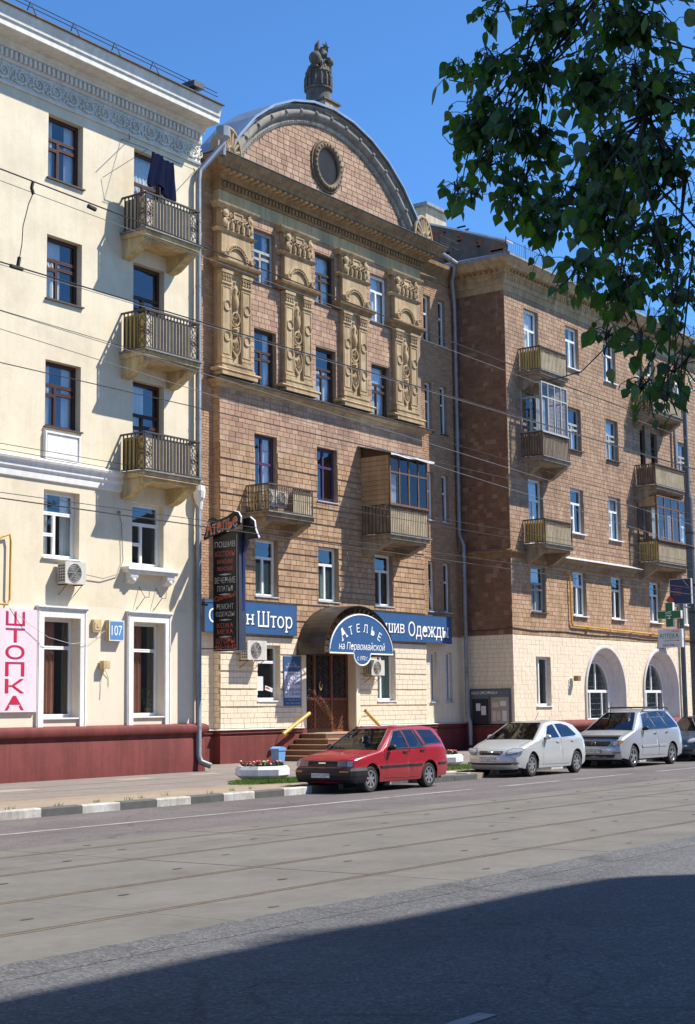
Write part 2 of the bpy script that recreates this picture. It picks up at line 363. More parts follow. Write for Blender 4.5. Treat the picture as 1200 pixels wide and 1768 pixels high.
def solo(mb, name, mt, label, cat, base, group=None, smooth=None):
    """a thing that is one mesh, with its origin at its base"""
    b = Vector(base); mb.v = [tuple(Vector(q) - b) for q in mb.v]
    o = bpy.data.objects.new(name, mb.mesh(name, mt, smooth)); link(o, None, base); return tag(o, label, cat, group)
def structure(mb, name, mt, parent=None):
    o = mb.build(name, mt, parent); return tag(o, kind='structure')

TXT = {}
def glyphs(body, bold=0, serif=False, shear=0):
    key = (body, bold, serif, shear)
    if key not in TXT:
        c = bpy.data.curves.new('lettering', 'FONT'); c.body = body; c.size = 1; c.offset = bold; c.shear = shear; c.resolution_u = 3; c.dimensions = '2D'; c.fill_mode = 'NONE'
        o = bpy.data.objects.new('lettering', c); me = bpy.data.meshes.new_from_object(o)
        co = [Vector((v.co.x, v.co.y)) for v in me.vertices]; nx = {}
        for e in me.edges:
            i, j = e.vertices; nx.setdefault(i, []).append(j); nx.setdefault(j, []).append(i)
        loops = []; seen = set()
        for i in range(len(co)):                           # closed outlines, in order
            if i in seen or len(nx.get(i, ())) != 2: continue
            lp = [i]; seen.add(i); j = nx[i][0] if nx[i][0] == i + 1 else nx[i][1]; p = i
            while j != i and j not in seen:
                lp.append(j); seen.add(j); q = nx[j][0] if nx[j][0] != p else nx[j][1]; p, j = j, q
            pl = [co[q] for q in lp]
            cl = [q for k, q in enumerate(pl) if (q - pl[k - 1]).length > 1e-5]
            if len(cl) > 2: loops.append(cl)
        def within(q, pl):
            r = False
            for k in range(len(pl)):
                u, w = pl[k], pl[k - 1]
                if (u.y > q.y) != (w.y > q.y) and q.x < (w.x - u.x) * (q.y - u.y) / (w.y - u.y) + u.x: r = not r
            return r
        depth = [sum(all(within(q, m) for q in l) for m in loops if m is not l) for l in loops]      # an outline wholly inside another is its hole
        outer = [l for l, k in zip(loops, depth) if k % 2 == 0]; holes = [l for l, k in zip(loops, depth) if k % 2]
        vs = []; fs = []; ly = []; hs = max(q.y for l in loops for q in l); sl = .035
        for oi, l in enumerate(outer):
            hh = [h for h in holes if within(h[0], l)]; pts = list(l); ed = []
            for h in hh: k = len(pts); pts += h; ed += [(k + m, k + (m + 1) % len(h)) for m in range(len(h))]
            v, e, f, *_ = delaunay_2d_cdt(pts, ed, [list(range(len(l)))], 1, 1e-6); k = len(vs); vs += [(q.x, q.y) for q in v]
            for q in f:
                m = sum((v[x] for x in q), Vector((0, 0))) / len(q)
                if not any(within(m, h) for h in hh): fs.append(tuple(k + x for x in q)); ly.append(oi % 6)
            if serif:
                for m in range(len(l)):
                    u, w_ = l[m - 1], l[m]
                    if abs(u.y - w_.y) < .004 and .06 < abs(u.x - w_.x) < .22 and any(abs(u.y - q) < .03 for q in (0, .55, .73, -.21, hs)):
                        x0, x1 = min(u.x, w_.x), max(u.x, w_.x); y0, y1 = (u.y, u.y + sl * 2) if u.y < .3 else (u.y - sl * 2, u.y); n = len(vs)
                        vs += [(x0 - .05, y0), (x1 + .05, y0), (x1 + .05, y1), (x0 - .05, y1)]; fs.append((n, n + 1, n + 2, n + 3)); ly.append(6 + len(fs) % 5)
        bpy.data.objects.remove(o); bpy.data.curves.remove(c); bpy.data.meshes.remove(me)
        TXT[key] = (vs, fs, ly)
    return TXT[key]
def letter(mb, fr, body, u0, u1, z0, z1, d, bold=0, serif=False, shear=0, slope=0, wob=.0006):
    """letters as flat faces fitted to a rectangle on a frame"""
    vs, fs, ng = glyphs(body, bold, serif, shear)
    xs = [q[0] for q in vs]; ys = [q[1] for q in vs]; a, b, e, f = min(xs), max(xs), min(ys), max(ys)
    k = len(mb.v)
    def at(x, y): 
        t = (x - a) / (b - a); return (u0 + t * (u1 - u0), z0 + (y - e) / (f - e) * (z1 - z0) + slope * t)
    used = {}
    for i, face in enumerate(fs):
        dd = d + .00025 * ng[i]
        ids = []
        for q in face:
            if (q, dd) not in used: used[(q, dd)] = len(mb.v); mb.v.append(tuple(fr.P(*at(*vs[q]), dd)))
            ids.append(used[(q, dd)])
        mb.f.append(tuple(ids))
    return mb
def arc_text(mb, fr, body, cu, cz, r, a0, a1, h, d, bold=0, serif=False, big=None):
    """letters set one by one round an arc"""
    n = len(body)
    for i, ch in enumerate(body):
        a = R_(a0 + (a1 - a0) * i / (n - 1)); hh = big if big and i == 0 else h
        vs, fs, ng = glyphs(ch, bold, serif)
        xs = [q[0] for q in vs]; a_, b_ = min(xs), max(xs); w = (b_ - a_); top = max(q[1] for q in vs); sc = hh / .73
        k = len(mb.v); ca, sa = math.cos(a), math.sin(a)
        for fi, fc in enumerate(fs):                      # radial up = (sin a, cos a), a measured from the vertical
            k = len(mb.v); dd = d + .00025 * ng[fi]
            for q in fc:
                lx = (vs[q][0] - a_ - w / 2) * sc; ly = vs[q][1] * sc
                mb.v.append(tuple(fr.P(cu + math.sin(a) * (r + ly) + ca * lx, cz + ca * (r + ly) - sa * lx, dd)))
            mb.f.append(tuple(range(k, k + len(fc))))
    return mb

# ------------------------------------------------------------------ ground
def ground():
    structure(MB().quad((-300, -300, -.02), (500, -300, -.02), (500, 400, -.02), (-300, 400, -.02)), 'ground', 'pavement_asphalt')
    structure(MB().quad((-120, -1.4, 0), (220, -1.4, 0), (220, 9.2, 0), (-120, 9.2, 0)), 'road', 'asphalt_near')
    structure(MB().quad((-120, 16.15, 0), (220, 16.15, 0), (220, 22.3, 0), (-120, 22.3, 0)), 'road', 'asphalt_far')
    # pavement with a step to the road
    structure(MB().box(-120, 220, 23.6, 60, -.1, .15), 'pavement', 'pavement_asphalt')
    b = MB()
    for x0, x1, y in ((-120, 28.2, 21.34), (28.2, 33.5, 21.98), (33.5, 35.7, 21.34), (35.7, 220, 22.46)): b.box(x0, x1, y - .04, 23.6, -.1, .146)
    structure(b, 'pavement_strip', 'pavement_tan')
    for x0, x1, y0, y1 in ((28.6, 29.9, 27.6, 28.3), (31.6, 32.9, 27.9, 28.5), (22.5, 24.5, 26.2, 27.0), (35.2, 36.6, 26.5, 27.4)): tag(MB().quad((x0, y0, .154), (x1, y0, .154), (x1 + .1, y1, .154), (x0 + .1, y1, .154)).build('pavement_patch', 'pavement_pale'), kind='structure')
    s_ = MB()
    for y, o in ((27.1, 0), (25.4, .4)):
        for k in range(60): s_.quad((10 + k + o, y + .03 * math.sin(k * 1.7), .1535), (11 + k + o, y + .03 * math.sin(k * 1.7 + 1.7), .1535), (11 + k + o, y + .045 + .03 * math.sin(k * 1.7 + 1.7), .1535), (10 + k + o, y + .045 + .03 * math.sin(k * 1.7), .1535))
    structure(s_, 'pavement_seam', 'groove_dark')
    structure(MB().box(-120, 220, -6, -1.55, -.1, .15), 'pavement_opposite', 'pavement_asphalt')
    # kerb stones, each its own piece
    kerb = structure(MB().box(-120, 18.7, 21.12, 21.3, -.1, .12), 'kerb', 'kerb_grey')
    cache = {}
    def stone(x0, x1, y0, y1, white):
        key = (round(x1 - x0, 2), round(y1 - y0, 2), white)
        if key not in cache:
            w, h = x1 - x0, y1 - y0; t = MB(); c = .025
            t.add([(0, 0, -.1), (w, 0, -.1), (w, h, -.1), (0, h, -.1), (0, 0, .165 - c), (w, 0, .165 - c), (w, h, .165), (0, h, .165), (0, c, .165), (w, c, .165)],
                  [(0, 1, 5, 4), (4, 5, 9, 8), (8, 9, 6, 7), (1, 2, 6, 9, 5), (3, 0, 4, 8, 7), (2, 3, 7, 6)])
            cache[key] = t.mesh('kerb_stone', 'kerb_white' if white else 'kerb_grey')
        link(bpy.data.objects.new('kerb_stone', cache[key]), kerb, (x0, y0, random.uniform(-.008, .006)))
    x = 18.70 - 4 * 1.02; w = True
    L = 1.02
    while x < 28.1: stone(x + .006, x + L - .006, 21.12, 21.3, w); x += L; w = not w
    xe = x
    y = 21.32
    stone(xe - .16, xe + .02, 21.31, 21.75, False)
    x = xe + .03
    while x < 33.0: stone(x + .006, x + L - .006, 21.76, 21.94, w); x += L; w = not w
    stone(x - .2, x - .02, 21.32, 21.75, False)
    x0 = x - .2; x = x0
    for i in range(2): stone(x + .006, x + L + .1, 21.12, 21.3, False); x += L + .11
    stone(x - .18, x, 21.31, 22.23, True)
    while x < 75: stone(x + .006, x + L - .006, 22.24, 22.42, w); x += L; w = not w
    # lane line and dashes
    b = MB().quad((-60, 18.56, .004), (27.3, 18.56, .004), (27.3, 18.70, .004), (-60, 18.70, .004))
    for x0, x1 in ((27.55, 30.75), (32.0, 35.05), (35.75, 39.3), (40.8, 43.75), (45.2, 48.4), (50, 53.2), (55, 58), (60, 63), (65, 68)):
        b.quad((x0, 18.62, .004), (x1, 18.62, .004), (x1, 18.76, .004), (x0, 18.76, .004))
    structure(b, 'lane_marking', 'road_paint')
    structure(MB().quad((6.2, 4.99, .004), (8.46, 4.99, .004), (8.46, 5.12, .004), (6.2, 5.12, .004)), 'lane_marking', 'road_paint')
    # tram track: concrete slabs, each a piece, with joints; steel rails in grooves
    track = structure(MB().quad((-40, 8.95, .002), (110, 8.95, .002), (110, 16.38, .002), (-40, 16.38, .002)), 'tram_track', 'groove_dark')
    rails = (10.15, 11.86, 13.84, 15.52); strips = []; e = [8.95] + [q for r in rails for q in (r - .055, r + .075)] + [16.38]
    for i in range(0, len(e), 2): strips.append((e[i], e[i + 1]))
    mats = ['concrete_track']; sm = {}
    for i, (y0, y1) in enumerate(strips):
        L = 3.72
        for k in range(-2, 16):
            x0 = 10.78 + .02 * i + (k - 1) * L
            if x0 > 62: continue
            if i not in sm:
                t = MB(); g = .007; w = y1 - y0
                t.box(g, L - g, .004 if i else 0, w, 0, .016)
                me = t.mesh('concrete_slab', 'concrete_track'); sm[i] = me
            s_ = link(bpy.data.objects.new('concrete_slab', sm[i]), track, (x0, y0, .004 + random.uniform(0, .003)))
            if w > .5:
                h = MB()
                for fx in (.3,) if i in (0, 4) else (.25, .78):
                    for fy in ((.35,) if i in (0, 4) else (.68 if fx < .5 else .34,)):
                        cx, cy = x0 + L * fx + random.uniform(-.2, .2), y0 + (y1 - y0) * fy
                        h.poly([(cx + .085 * math.cos(a * .785), cy + .035 * math.sin(a * .785), .0262) for a in range(8)])
                if -1 < k < 8: h.build('lifting_hole', 'slot_dark', s_)
    structure(MB().quad((62, 8.95, .018), (110, 8.95, .018), (110, 16.38, .018), (62, 16.38, .018)), 'tram_track', 'concrete_track')
    rr = random.Random(8); e = MB(); pv = None; x = 1.0
    while x < 62:
        q = 8.955 + rr.uniform(-.02, .075) + .03 * math.sin(x * .7)
        if pv: e.quad((pv[0], 8.80, .0275), (x, 8.80, .0275), (x, q, .0275), (pv[0], pv[1], .0275))
        pv = (x, q); x += rr.uniform(.08, .3)
    e.v = [(x, y if i % 4 in (2, 3) else 8.55, z if i % 4 in (2, 3) else .003) for i, (x, y, z) in enumerate(e.v)]
    structure(e, 'road_edge', 'asphalt_near')
    for i, y in enumerate(rails):
        b = MB().box(-20, 110, y - .028, y + .024, -.02, .0235)
        r = b.build('rail', 'rail_steel', track)
        MB().quad((-20, y - .054, .012), (110, y - .054, .012), (110, y - .029, .012), (-20, y - .029, .012)).build('rail_bed', 'groove_sand', r)
        MB().quad((-20, y + .025, .008), (110, y + .025, .008), (110, y + .072, .008), (-20, y + .072, .008)).build('rail_groove', 'groove_sand' if i in (0, 1) else 'groove_dark', r)
ground()

# ------------------------------------------------------------------ facade kit
CAMP = Vector((0, 0, 1.893))
def in_view(p):
    d = Vector(p) - CAMP; z = d.dot(cF)
    if z < .5: return False
    return abs(d.dot(cR) / z) < 600 / 2645 and abs(d.dot(cU) / z) < 884 / 2645
def wall_mb(mb, fr, u0, u1, z0, z1, openings, d=0):
    """a wall face with its openings cut out and their reveals"""
    us = sorted({u0, u1, *[q for o in openings for q in o[:2] if u0 < q < u1]})
    zs = sorted({z0, z1, *[q for o in openings for q in o[2:4] if z0 < q < z1]})
    for i in range(len(us) - 1):
        for j in range(len(zs) - 1):
            cu, cz = (us[i] + us[i + 1]) / 2, (zs[j] + zs[j + 1]) / 2
            if not any(o[0] < cu < o[1] and o[2] < cz < o[3] for o in openings): mb.fquad(fr, us[i], us[i + 1], zs[j], zs[j + 1], d)
    for a, b, e, f, dp in openings:
        if a >= u1 or b <= u0 or e >= z1 or f <= z0: continue
        P = fr.P
        mb.quad(P(a, e, d), P(a, f, d), P(a, f, -dp), P(a, e, -dp)); mb.quad(P(b, e, d), P(b, e, -dp), P(b, f, -dp), P(b, f, d))
        mb.quad(P(a, f, d), P(b, f, d), P(b, f, -dp), P(a, f, -dp)); mb.quad(P(a, e, d), P(a, e, -dp), P(b, e, -dp), P(b, e, d))
    return mb
class Tiler:
    """collects wall tiles; the nearest in view become single pieces, the rest one mesh per material"""
    def __init__(s, parent, name, limit=300): s.p = parent; s.name = name; s.limit = limit; s.r = []
    def row(s, fr, u0, u1, za, zb, w, mt, openings=(), gap=.012, proud=.014, d=0, shift=0, keep=None, narrow=.16):
        u = u0 - shift
        while u < u1 - .02:
            ww = w * (.5 if random.random() < narrow else 1) * random.uniform(.97, 1.03)
            a, b = max(u0, u), min(u1, u + ww); u += ww
            if b - a < .05: continue
            segs = [(a, b, za, zb)]
            for o in openings:
                out = []
                for (p, q, e, f) in segs:
                    if o[1] <= p or o[0] >= q or o[3] <= e or o[2] >= f: out.append((p, q, e, f)); continue
                    if o[0] > p: out.append((p, o[0], e, f))
                    if o[1] < q: out.append((o[1], q, e, f))
                    p2, q2 = max(p, o[0]), min(q, o[1])
                    if o[2] > e: out.append((p2, q2, e, o[2]))
                    if o[3] < f: out.append((p2, q2, o[3], f))
                segs = out
            for (p, q, e, f) in segs:
                if q - p < .04 or f - e < .04: continue
                if keep and not keep(p, q, e, f): continue
                s.r.append((fr, p + gap / 2, q - gap / 2, e + gap / 2, f - gap / 2, d, proud + random.uniform(-.004, .004), mt))
    def area(s, fr, u0, u1, z0, z1, h, w, mt, openings=(), **kw):
        z = z0; i = 0; n = max(1, round((z1 - z0) / h)); h = (z1 - z0) / n
        for k in range(n): s.row(fr, u0, u1, z0 + k * h, z0 + (k + 1) * h, w, mt, openings, shift=w * (.5 if k % 2 else 0) + random.uniform(0, .06), **kw)
    @staticmethod
    def piece(mb, fr, a, b, e, f, d, pr):
        c = .004
        i = [fr.P(a, e, d), fr.P(b, e, d), fr.P(b, f, d), fr.P(a, f, d), fr.P(a + c, e + c, d + pr), fr.P(b - c, e + c, d + pr), fr.P(b - c, f - c, d + pr), fr.P(a + c, f - c, d + pr)]
        mb.add(i, ((0, 1, 5, 4), (1, 2, 6, 5), (2, 3, 7, 6), (3, 0, 4, 7), (4, 5, 6, 7)))
    def flush(s):
        def key(t):
            q = t[0].P((t[1] + t[2]) / 2, (t[3] + t[4]) / 2, t[5])
            big = (t[2] - t[1]) * (t[4] - t[3])
            return ((q - CAMP).length / big ** .25) if in_view(q) else 1e6
        s.r.sort(key=key); cache = {}
        for t in s.r[:s.limit]:
            fr, a, b, e, f, d, pr, mt = t
            k = (round(b - a, 2), round(f - e, 2), tuple(fr.U), mt)
            if k not in cache:
                mb = MB(); fr0 = Fr((0, 0, 0), fr.U, fr.D); s.piece(mb, fr0, 0, k[0], 0, k[1], 0, .014); cache[k] = mb.mesh(s.name, mt, recalc=False)
            link(bpy.data.objects.new(s.name, cache[k]), s.p, fr.P(a, e, d + pr - .014))
        by = {}
        for t in s.r[s.limit:]: s.piece(by.setdefault(t[7], MB()), *t[:7])
        for mt, mb in by.items(): tag(mb.build(s.name + '_facing', mt, s.p, recalc=False), kind='stuff')
def ring(mb, fr, u0, u1, z0, z1, t, d0, d1):
    mb.fbox(fr, u0, u0 + t, z0, z1, d0, d1); mb.fbox(fr, u1 - t, u1, z0, z1, d0, d1)
    mb.fbox(fr, u0 + t, u1 - t, z0, z0 + t, d0, d1); mb.fbox(fr, u0 + t, u1 - t, z1 - t, z1, d0, d1)
CELLS = dict(
    old=[(0, 1, .66, 1), (0, .40, .50, .66), (0, .40, 0, .50), (.40, 1, .54, .66), (.40, 1, 0, .54)],
    grey=[(0, 1, .63, 1), (0, .44, .48, .63), (0, .44, 0, .48), (.44, 1, .50, .63), (.44, 1, 0, .50)],
    three=[(0, 1, .68, 1), (0, .42, .34, .68), (0, .42, 0, .34), (.42, 1, 0, .68)],
    pair=[(0, 1, .69, 1), (0, .48, 0, .69), (.48, 1, 0, .69)],
    cross=[(0, .46, .66, 1), (.46, 1, .66, 1), (0, .46, 0, .66), (.46, 1, 0, .66)],
    two=[(0, 1, .71, 1), (0, 1, 0, .71)], slim=[(0, 1, .62, 1), (0, 1, 0, .62)], halves=[(0, .5, 0, 1), (.5, 1, 0, 1)],
    left=[(0, .36, 0, 1), (.36, 1, 0, 1)], door=[(0, 1, .74, 1), (0, .5, .0, .74), (.5, 1, .0, .74)])
def drape(mb, fr, u0, u1, z0, z1, d, waves=7, amp=.03, n=None):
    n = n or max(8, waves * 4)
    pts = [(u0 + (u1 - u0) * i / n, d + amp * math.sin(i * 2 * math.pi * waves / n) * random.uniform(.6, 1.1)) for i in range(n + 1)]
    for i in range(n):
        a, b = pts[i], pts[i + 1]; mb.quad(fr.P(a[0], z0, a[1]), fr.P(b[0], z0, b[1]), fr.P(b[0], z1, b[1]), fr.P(a[0], z1, a[1]))
def window(par, fr, u0, u1, z0, z1, depth, mt, cells, curtain=None, sill='sill_metal', rooms=None, fw=.055, sw=.04, glass='window_glass', cmat='curtain_white', sill_d=.07, tilt=False):
    d = -depth + .06; mb = MB(); ring(mb, fr, u0, u1, z0, z1, fw, d - .07, d)
    w = link(bpy.data.objects.new('window', bpy.data.meshes.new('window')), par)
    U0, U1, Z0, Z1 = u0 + fw, u1 - fw, z0 + fw, z1 - fw
    for ci, c in enumerate(CELLS[cells]):
        a, b = U0 + (U1 - U0) * c[0], U0 + (U1 - U0) * c[1]; e, f = Z0 + (Z1 - Z0) * c[2], Z0 + (Z1 - Z0) * c[3]; g = .004
        if tilt and ci == 1:
            rg = MB(); ring(rg, fr, a + g, b - g, e + g, f - g, sw, d - .06, d + .012)
            rg.v = [tuple(Vector(q) - fr.D * .16 * max(0, (q[2] - e) / (f - e))) for q in rg.v]
            k = len(mb.v); mb.v += rg.v; mb.f += [tuple(k + i for i in q) for q in rg.f]
        else: ring(mb, fr, a + g, b - g, e + g, f - g, sw, d - .06, d + .012)
        pm = MB(); j = [random.uniform(-.0035, .0035) for _ in range(4)]
        P = fr.P; a += sw; b -= sw; e += sw; f -= sw; dg = d - .03
        tl = (lambda z: -.16 * (z - e) / (f - e)) if tilt and ci == 1 else (lambda z: 0)
        pm.quad(P(a, e, dg + j[0]), P(b, e, dg + j[1]), P(b, f, dg + j[2] + tl(f)), P(a, f, dg + j[3] + tl(f)))
        pm.build('pane', glass, w, recalc=False)
    w.data = mb.mesh('window', mt)
    if sill:
        MB().fbox(fr, u0 - .05, u1 + .05, z0 - .035, z0 + .004, -depth + .06, sill_d).build('sill', sill, w)
    if curtain:
        cb = MB(); ww = u1 - u0; dz = d - .16
        if curtain == 'two': drape(cb, fr, u0, u0 + ww * .36, z0, z1, dz, 4); drape(cb, fr, u1 - ww * .3, u1, z0, z1, dz, 4)
        elif curtain == 'left': drape(cb, fr, u0, u0 + ww * .62, z0, z1, dz, 5)
        elif curtain == 'right': drape(cb, fr, u0 + ww * .5, u1, z0, z1, dz, 5)
        elif curtain == 'full': drape(cb, fr, u0, u1, z0, z1, dz, 9, .02)
        elif curtain == 'half': drape(cb, fr, u0, u1, z0, z0 + (z1 - z0) * .6, dz, 7, .02)
        elif curtain == 'blind': cb.fquad(fr, u0, u1, z0 + (z1 - z0) * .35, z1, dz)
        cb.build('curtain', cmat, w, recalc=False)
    if rooms is not None:
        P = fr.P; q = 1.9; a, b, e, f, n = u0 - .5, u1 + .5, z0 - .5, z1 + .35, -depth - .08
        o = [P(a, e, n), P(b, e, n), P(b, f, n), P(a, f, n)]; k = [P(a, e, n - q), P(b, e, n - q), P(b, f, n - q), P(a, f, n - q)]
        for i in range(4): rooms.quad(o[i], o[(i + 1) % 4], k[(i + 1) % 4], k[i])
        rooms.quad(*k)
        i_ = [P(u0, z0, n), P(u1, z0, n), P(u1, z1, n), P(u0, z1, n)]
        for i in range(4): rooms.quad(o[i], o[(i + 1) % 4], i_[(i + 1) % 4], i_[i])
    return w
def scroll_panel(mb, fr, u0, u1, z0, z1, d, r=.011):
    """wrought panel: diagonals with scrolls in between"""
    um = (u0 + u1) / 2; h = z1 - z0
    for e, f in ((z0 + .03, z0 + h * .32), (z1 - h * .32, z1 - .03)):
        mb.tube([fr.P(u0, e, d), fr.P(um, (e + f) / 2 + (f - e) * .1, d), fr.P(u0, f, d)], r, 4); mb.tube([fr.P(u1, e, d), fr.P(um, (e + f) / 2, d), fr.P(u1, f, d)], r, 4)
    for cz, s in ((z0 + h * .40, 1), (z0 + h * .6, -1)):
        for sg in (-1, 1):
            pts = []
            for k in range(11):
                a = -1.6 + k * .52; rr = (u1 - u0) * .24 * (1 - k * .055); pts.append(fr.P(um + sg * ((u1 - u0) * .22 + rr * math.cos(a) * .8), cz + s * rr * math.sin(a), d))
            mb.tube(pts, r, 4)
    mb.tube([fr.P(um, z0 + h * .5 - .05, d), fr.P(u0, z0 + h * .5, d), fr.P(um, z0 + h * .5 + .05, d), fr.P(u1, z0 + h * .5, d), fr.P(um, z0 + h * .5 - .05, d)], r * 1.2, 4)
def console(mb, fr, u0, u1, zt, dmax, drop, round_=True):
    """cantilever bracket: full depth at the wall, curved under side"""
    pts = [(0, zt), (dmax, zt), (dmax, zt - .15)]
    for k in range(7):
        t = k / 6; pts.append((dmax * (.93 - .93 * t), zt - .17 - (drop - .17) * math.sin(t * math.pi / 2) ** 1.3))
    n = len(pts)
    mb.add([fr.P(u0, z, d) for d, z in pts] + [fr.P(u1, z, d) for d, z in pts], [tuple(range(n)), tuple(reversed(range(n, 2 * n)))] + [(i, i + n, (i + 1) % n + n, (i + 1) % n) for i in range(n)])
def balcony(par, fr, u0, u1, zs, zr, dep, style, slabmat, front_mat, side_mat, skip=None, rail=True, label=None, cons=((.0, .3), (-.34, 0)), drop=.55):
    """zs = top of slab, zr = top of rail, dep = how far it stands out"""
    cap = .03
    b = MB(); b.fbox(fr, u0, u1, zs - .17, zs - cap, 0, dep)
    b.fbox(fr, u0 + .10, u1 - .10, zs - .25, zs - .17, 0, dep - .10)
    bal = b.build('balcony', slabmat, par)
    if label: bal['label'] = label
    MB().fbox(fr, u0 - .06, u1 + .06, zs - cap, zs + .012, .0, dep + .07).build('slab_cap', 'slab_cap', bal)
    for a, e in cons:
        c0 = u0 + .06 + a if e > 0 else u1 - .06 + a; c = MB(); console(c, fr, c0, c0 + abs(e - a), zs - .17, dep - .12, drop); c.build('console', slabmat, bal, 35)
    fu, lu = u0 + .05, u1 - .05; dd = dep - .03; sl = Fr(fr.P(fu, 0, 0) * 1, fr.D, -fr.U); sr = Fr(fr.P(lu, 0, 0) * 1, fr.D, fr.U)
    irn = 'iron_brown' if style == 'bars' else 'iron_rust'
    if rail:
        h = MB(); h.fbox(fr, fu - .04, lu + .04, zr - .045, zr, dd - .03, dd + .03)
        for q in (sl, sr): h.fbox(q, 0, dd - .03, zr - .045, zr, -.03, .03)
        h.build('handrail', irn, bal)
    z0, z1 = zs + .05, zr - .045
    post = MB()
    for u in (fu, lu): post.fbox(fr, u - .018, u + .018, zs, z1, dd - .018, dd + .018)
    for f_, a, e in ((fr, fu, lu),): post.fbox(f_, a, e, z0, z0 + .025, dd - .012, dd + .012); 
    for q in (sl, sr): post.fbox(q, .03, dd, z0, z0 + .025, -.012, .012)
    post.build('railing_frame', irn, bal)
    if style == 'bars':
        MB().fbox(fr, fu + .02, lu - .02, z0 + .03, z1 - .07, dd - .055, dd - .04).build('front_panel', front_mat, bal)
        for q, (a, e) in ((sl, (.05, dd - .06)), (sr, (.05, dd - .06))):
            MB().fbox(q, a, e, z0 + .03, z1 - .06, -.055, -.04).build('side_panel', side_mat, bal)
        me = {}
        def bars(f_, a, e, d, n):
            for i in range(n):
                u = a + (e - a) * (i + .5) / n; key = tuple(f_.U)
                if key not in me: me[key] = MB().fbox(Fr((0, 0, 0), f_.U, f_.D), -.016, .016, 0, z1 - z0, -.014, .014).mesh('baluster', irn)
                link(bpy.data.objects.new('baluster', me[key]), bal, f_.P(u, z0, d))
        bars(fr, fu + .30, lu - .30, dd, 12); bars(sl, .03, dd - .30, 0, 4); bars(sr, .03, dd - .30, 0, 4)
        for f_, a, e, d in ((fr, fu + .02, fu + .28, dd), (fr, lu - .28, lu - .02, dd), (sl, dd - .28, dd - .02, 0), (sr, dd - .28, dd - .02, 0)):
            o = MB(); scroll_panel(o, f_, a, e, z0 + .02, z1 - .02, d)
            for u in (a, e): o.fbox(f_, u - .009, u + .009, z0, z1, d - .009, d + .009)
            o.build('scroll_panel', irn, bal)
    else:
        me = {}
        def slats(f_, a, e, d, n, mt, wv=.0):
            for i in range(n):
                u = a + (e - a) * (i + .5) / n; w = (e - a) / n * .33; key = (tuple(f_.U), mt)
                if key not in me:
                    q = Fr((0, 0, 0), f_.U, f_.D); s = MB(); H = z1 - z0; k = 6
                    for j in range(k):
                        e0, e1 = H * j / k, H * (j + 1) / k
                        o0, o1 = wv * math.sin(j * .9), wv * math.sin((j + 1) * .9)
                        s.hexa([q.P(-w + o0, e0, .012), q.P(w + o0, e0, .012), q.P(w + o0, e0, -.008), q.P(-w + o0, e0, -.008), q.P(-w + o1, e1, .012), q.P(w + o1, e1, .012), q.P(w + o1, e1, -.008), q.P(-w + o1, e1, -.008)])
                    me[key] = s.mesh('slat', mt)
                if skip and f_ is fr and skip[0] < (u - fu) / (lu - fu) < skip[1]: continue
                link(bpy.data.objects.new('slat', me[key]), bal, f_.P(u, z0 + .01, d - .03))
        slats(fr, fu + .03, lu - .03, dd, int((lu - fu) / .118), front_mat, .008)
        slats(sl, .04, dd - .03, 0, 8, side_mat); slats(sr, .04, dd - .03, 0, 8, side_mat)
        back = MB()
        if skip: back.fbox(fr, fu + (lu - fu) * skip[1], lu - .02, z0 + .03, z1 - .12, dd - .075, dd - .06)
        else: back.fbox(fr, fu + .02, lu - .02, z0 + .03, z1 - .12, dd - .075, dd - .06)
        for q in (sl, sr):
            if not skip or q is sr: back.fbox(q, .04, dd - .08, z0 + .03, z1 - .10, -.075, -.06)
        back.build('screen', 'slat_brown', bal)
        cr = MB(); n = int((lu - fu) / .236)
        for i in range(n):
            a, e = fu + (lu - fu) * i / n, fu + (lu - fu) * (i + 1) / n; m = (a + e) / 2
            cr.tube([fr.P(a, z1 - .19, dd), fr.P(m, z1 - .02, dd), fr.P(e, z1 - .19, dd)], .009, 4); cr.tube([fr.P(a, z1 - .02, dd), fr.P(m, z1 - .19, dd), fr.P(e, z1 - .02, dd)], .009, 4)
            if skip and i < n * skip[1]:
                cr.fbox(fr, a - .008, a + .008, z0, z1, dd - .008, dd + .008); cr.fbox(fr, m - .008, m + .008, z0, z1, dd - .008, dd + .008)
        if skip:
            for e in (z0 + .3, z0 + .62): cr.fbox(fr, fu, fu + (lu - fu) * skip[1], e, e + .016, dd - .008, dd + .008); cr.fbox(sl, 0, dd, e, e + .016, -.008, .008)
            for i in range(7): cr.fbox(sl, dd * i / 7 - .008, dd * i / 7 + .008, z0, z1, -.008, .008)
        cr.build('lattice', irn, bal)
    return bal
def spiral(mb, fr, cu, cz, r, turns, d, th, a0=0, sg=1, n=20, shrink=.85):
    pts = []
    for k in range(n + 1):
        t = k / n; a = a0 + sg * t * turns * 2 * math.pi; rr = r * (1 - shrink * t); pts.append(fr.P(cu + rr * math.cos(a), cz + rr * math.sin(a), d))
    mb.tube(pts, th, 5, th * .6)
def downpipe(name, par, pts, r, mt='galvanised', sleeves=(), base=None):
    b = MB(); b.tube(pts, r, 10); p = b.build(name, mt, par, 50)
    for z in sleeves:
        for i in range(len(pts) - 1):
            a, c = Vector(pts[i]), Vector(pts[i + 1])
            if min(a.z, c.z) < z < max(a.z, c.z):
                q = a.lerp(c, (z - a.z) / (c.z - a.z)); MB().lathe([(r, -.03), (r + .008, -.03), (r + .008, .03), (r, .03)], 10, q).build('pipe_collar', mt, p, 40)
    return p
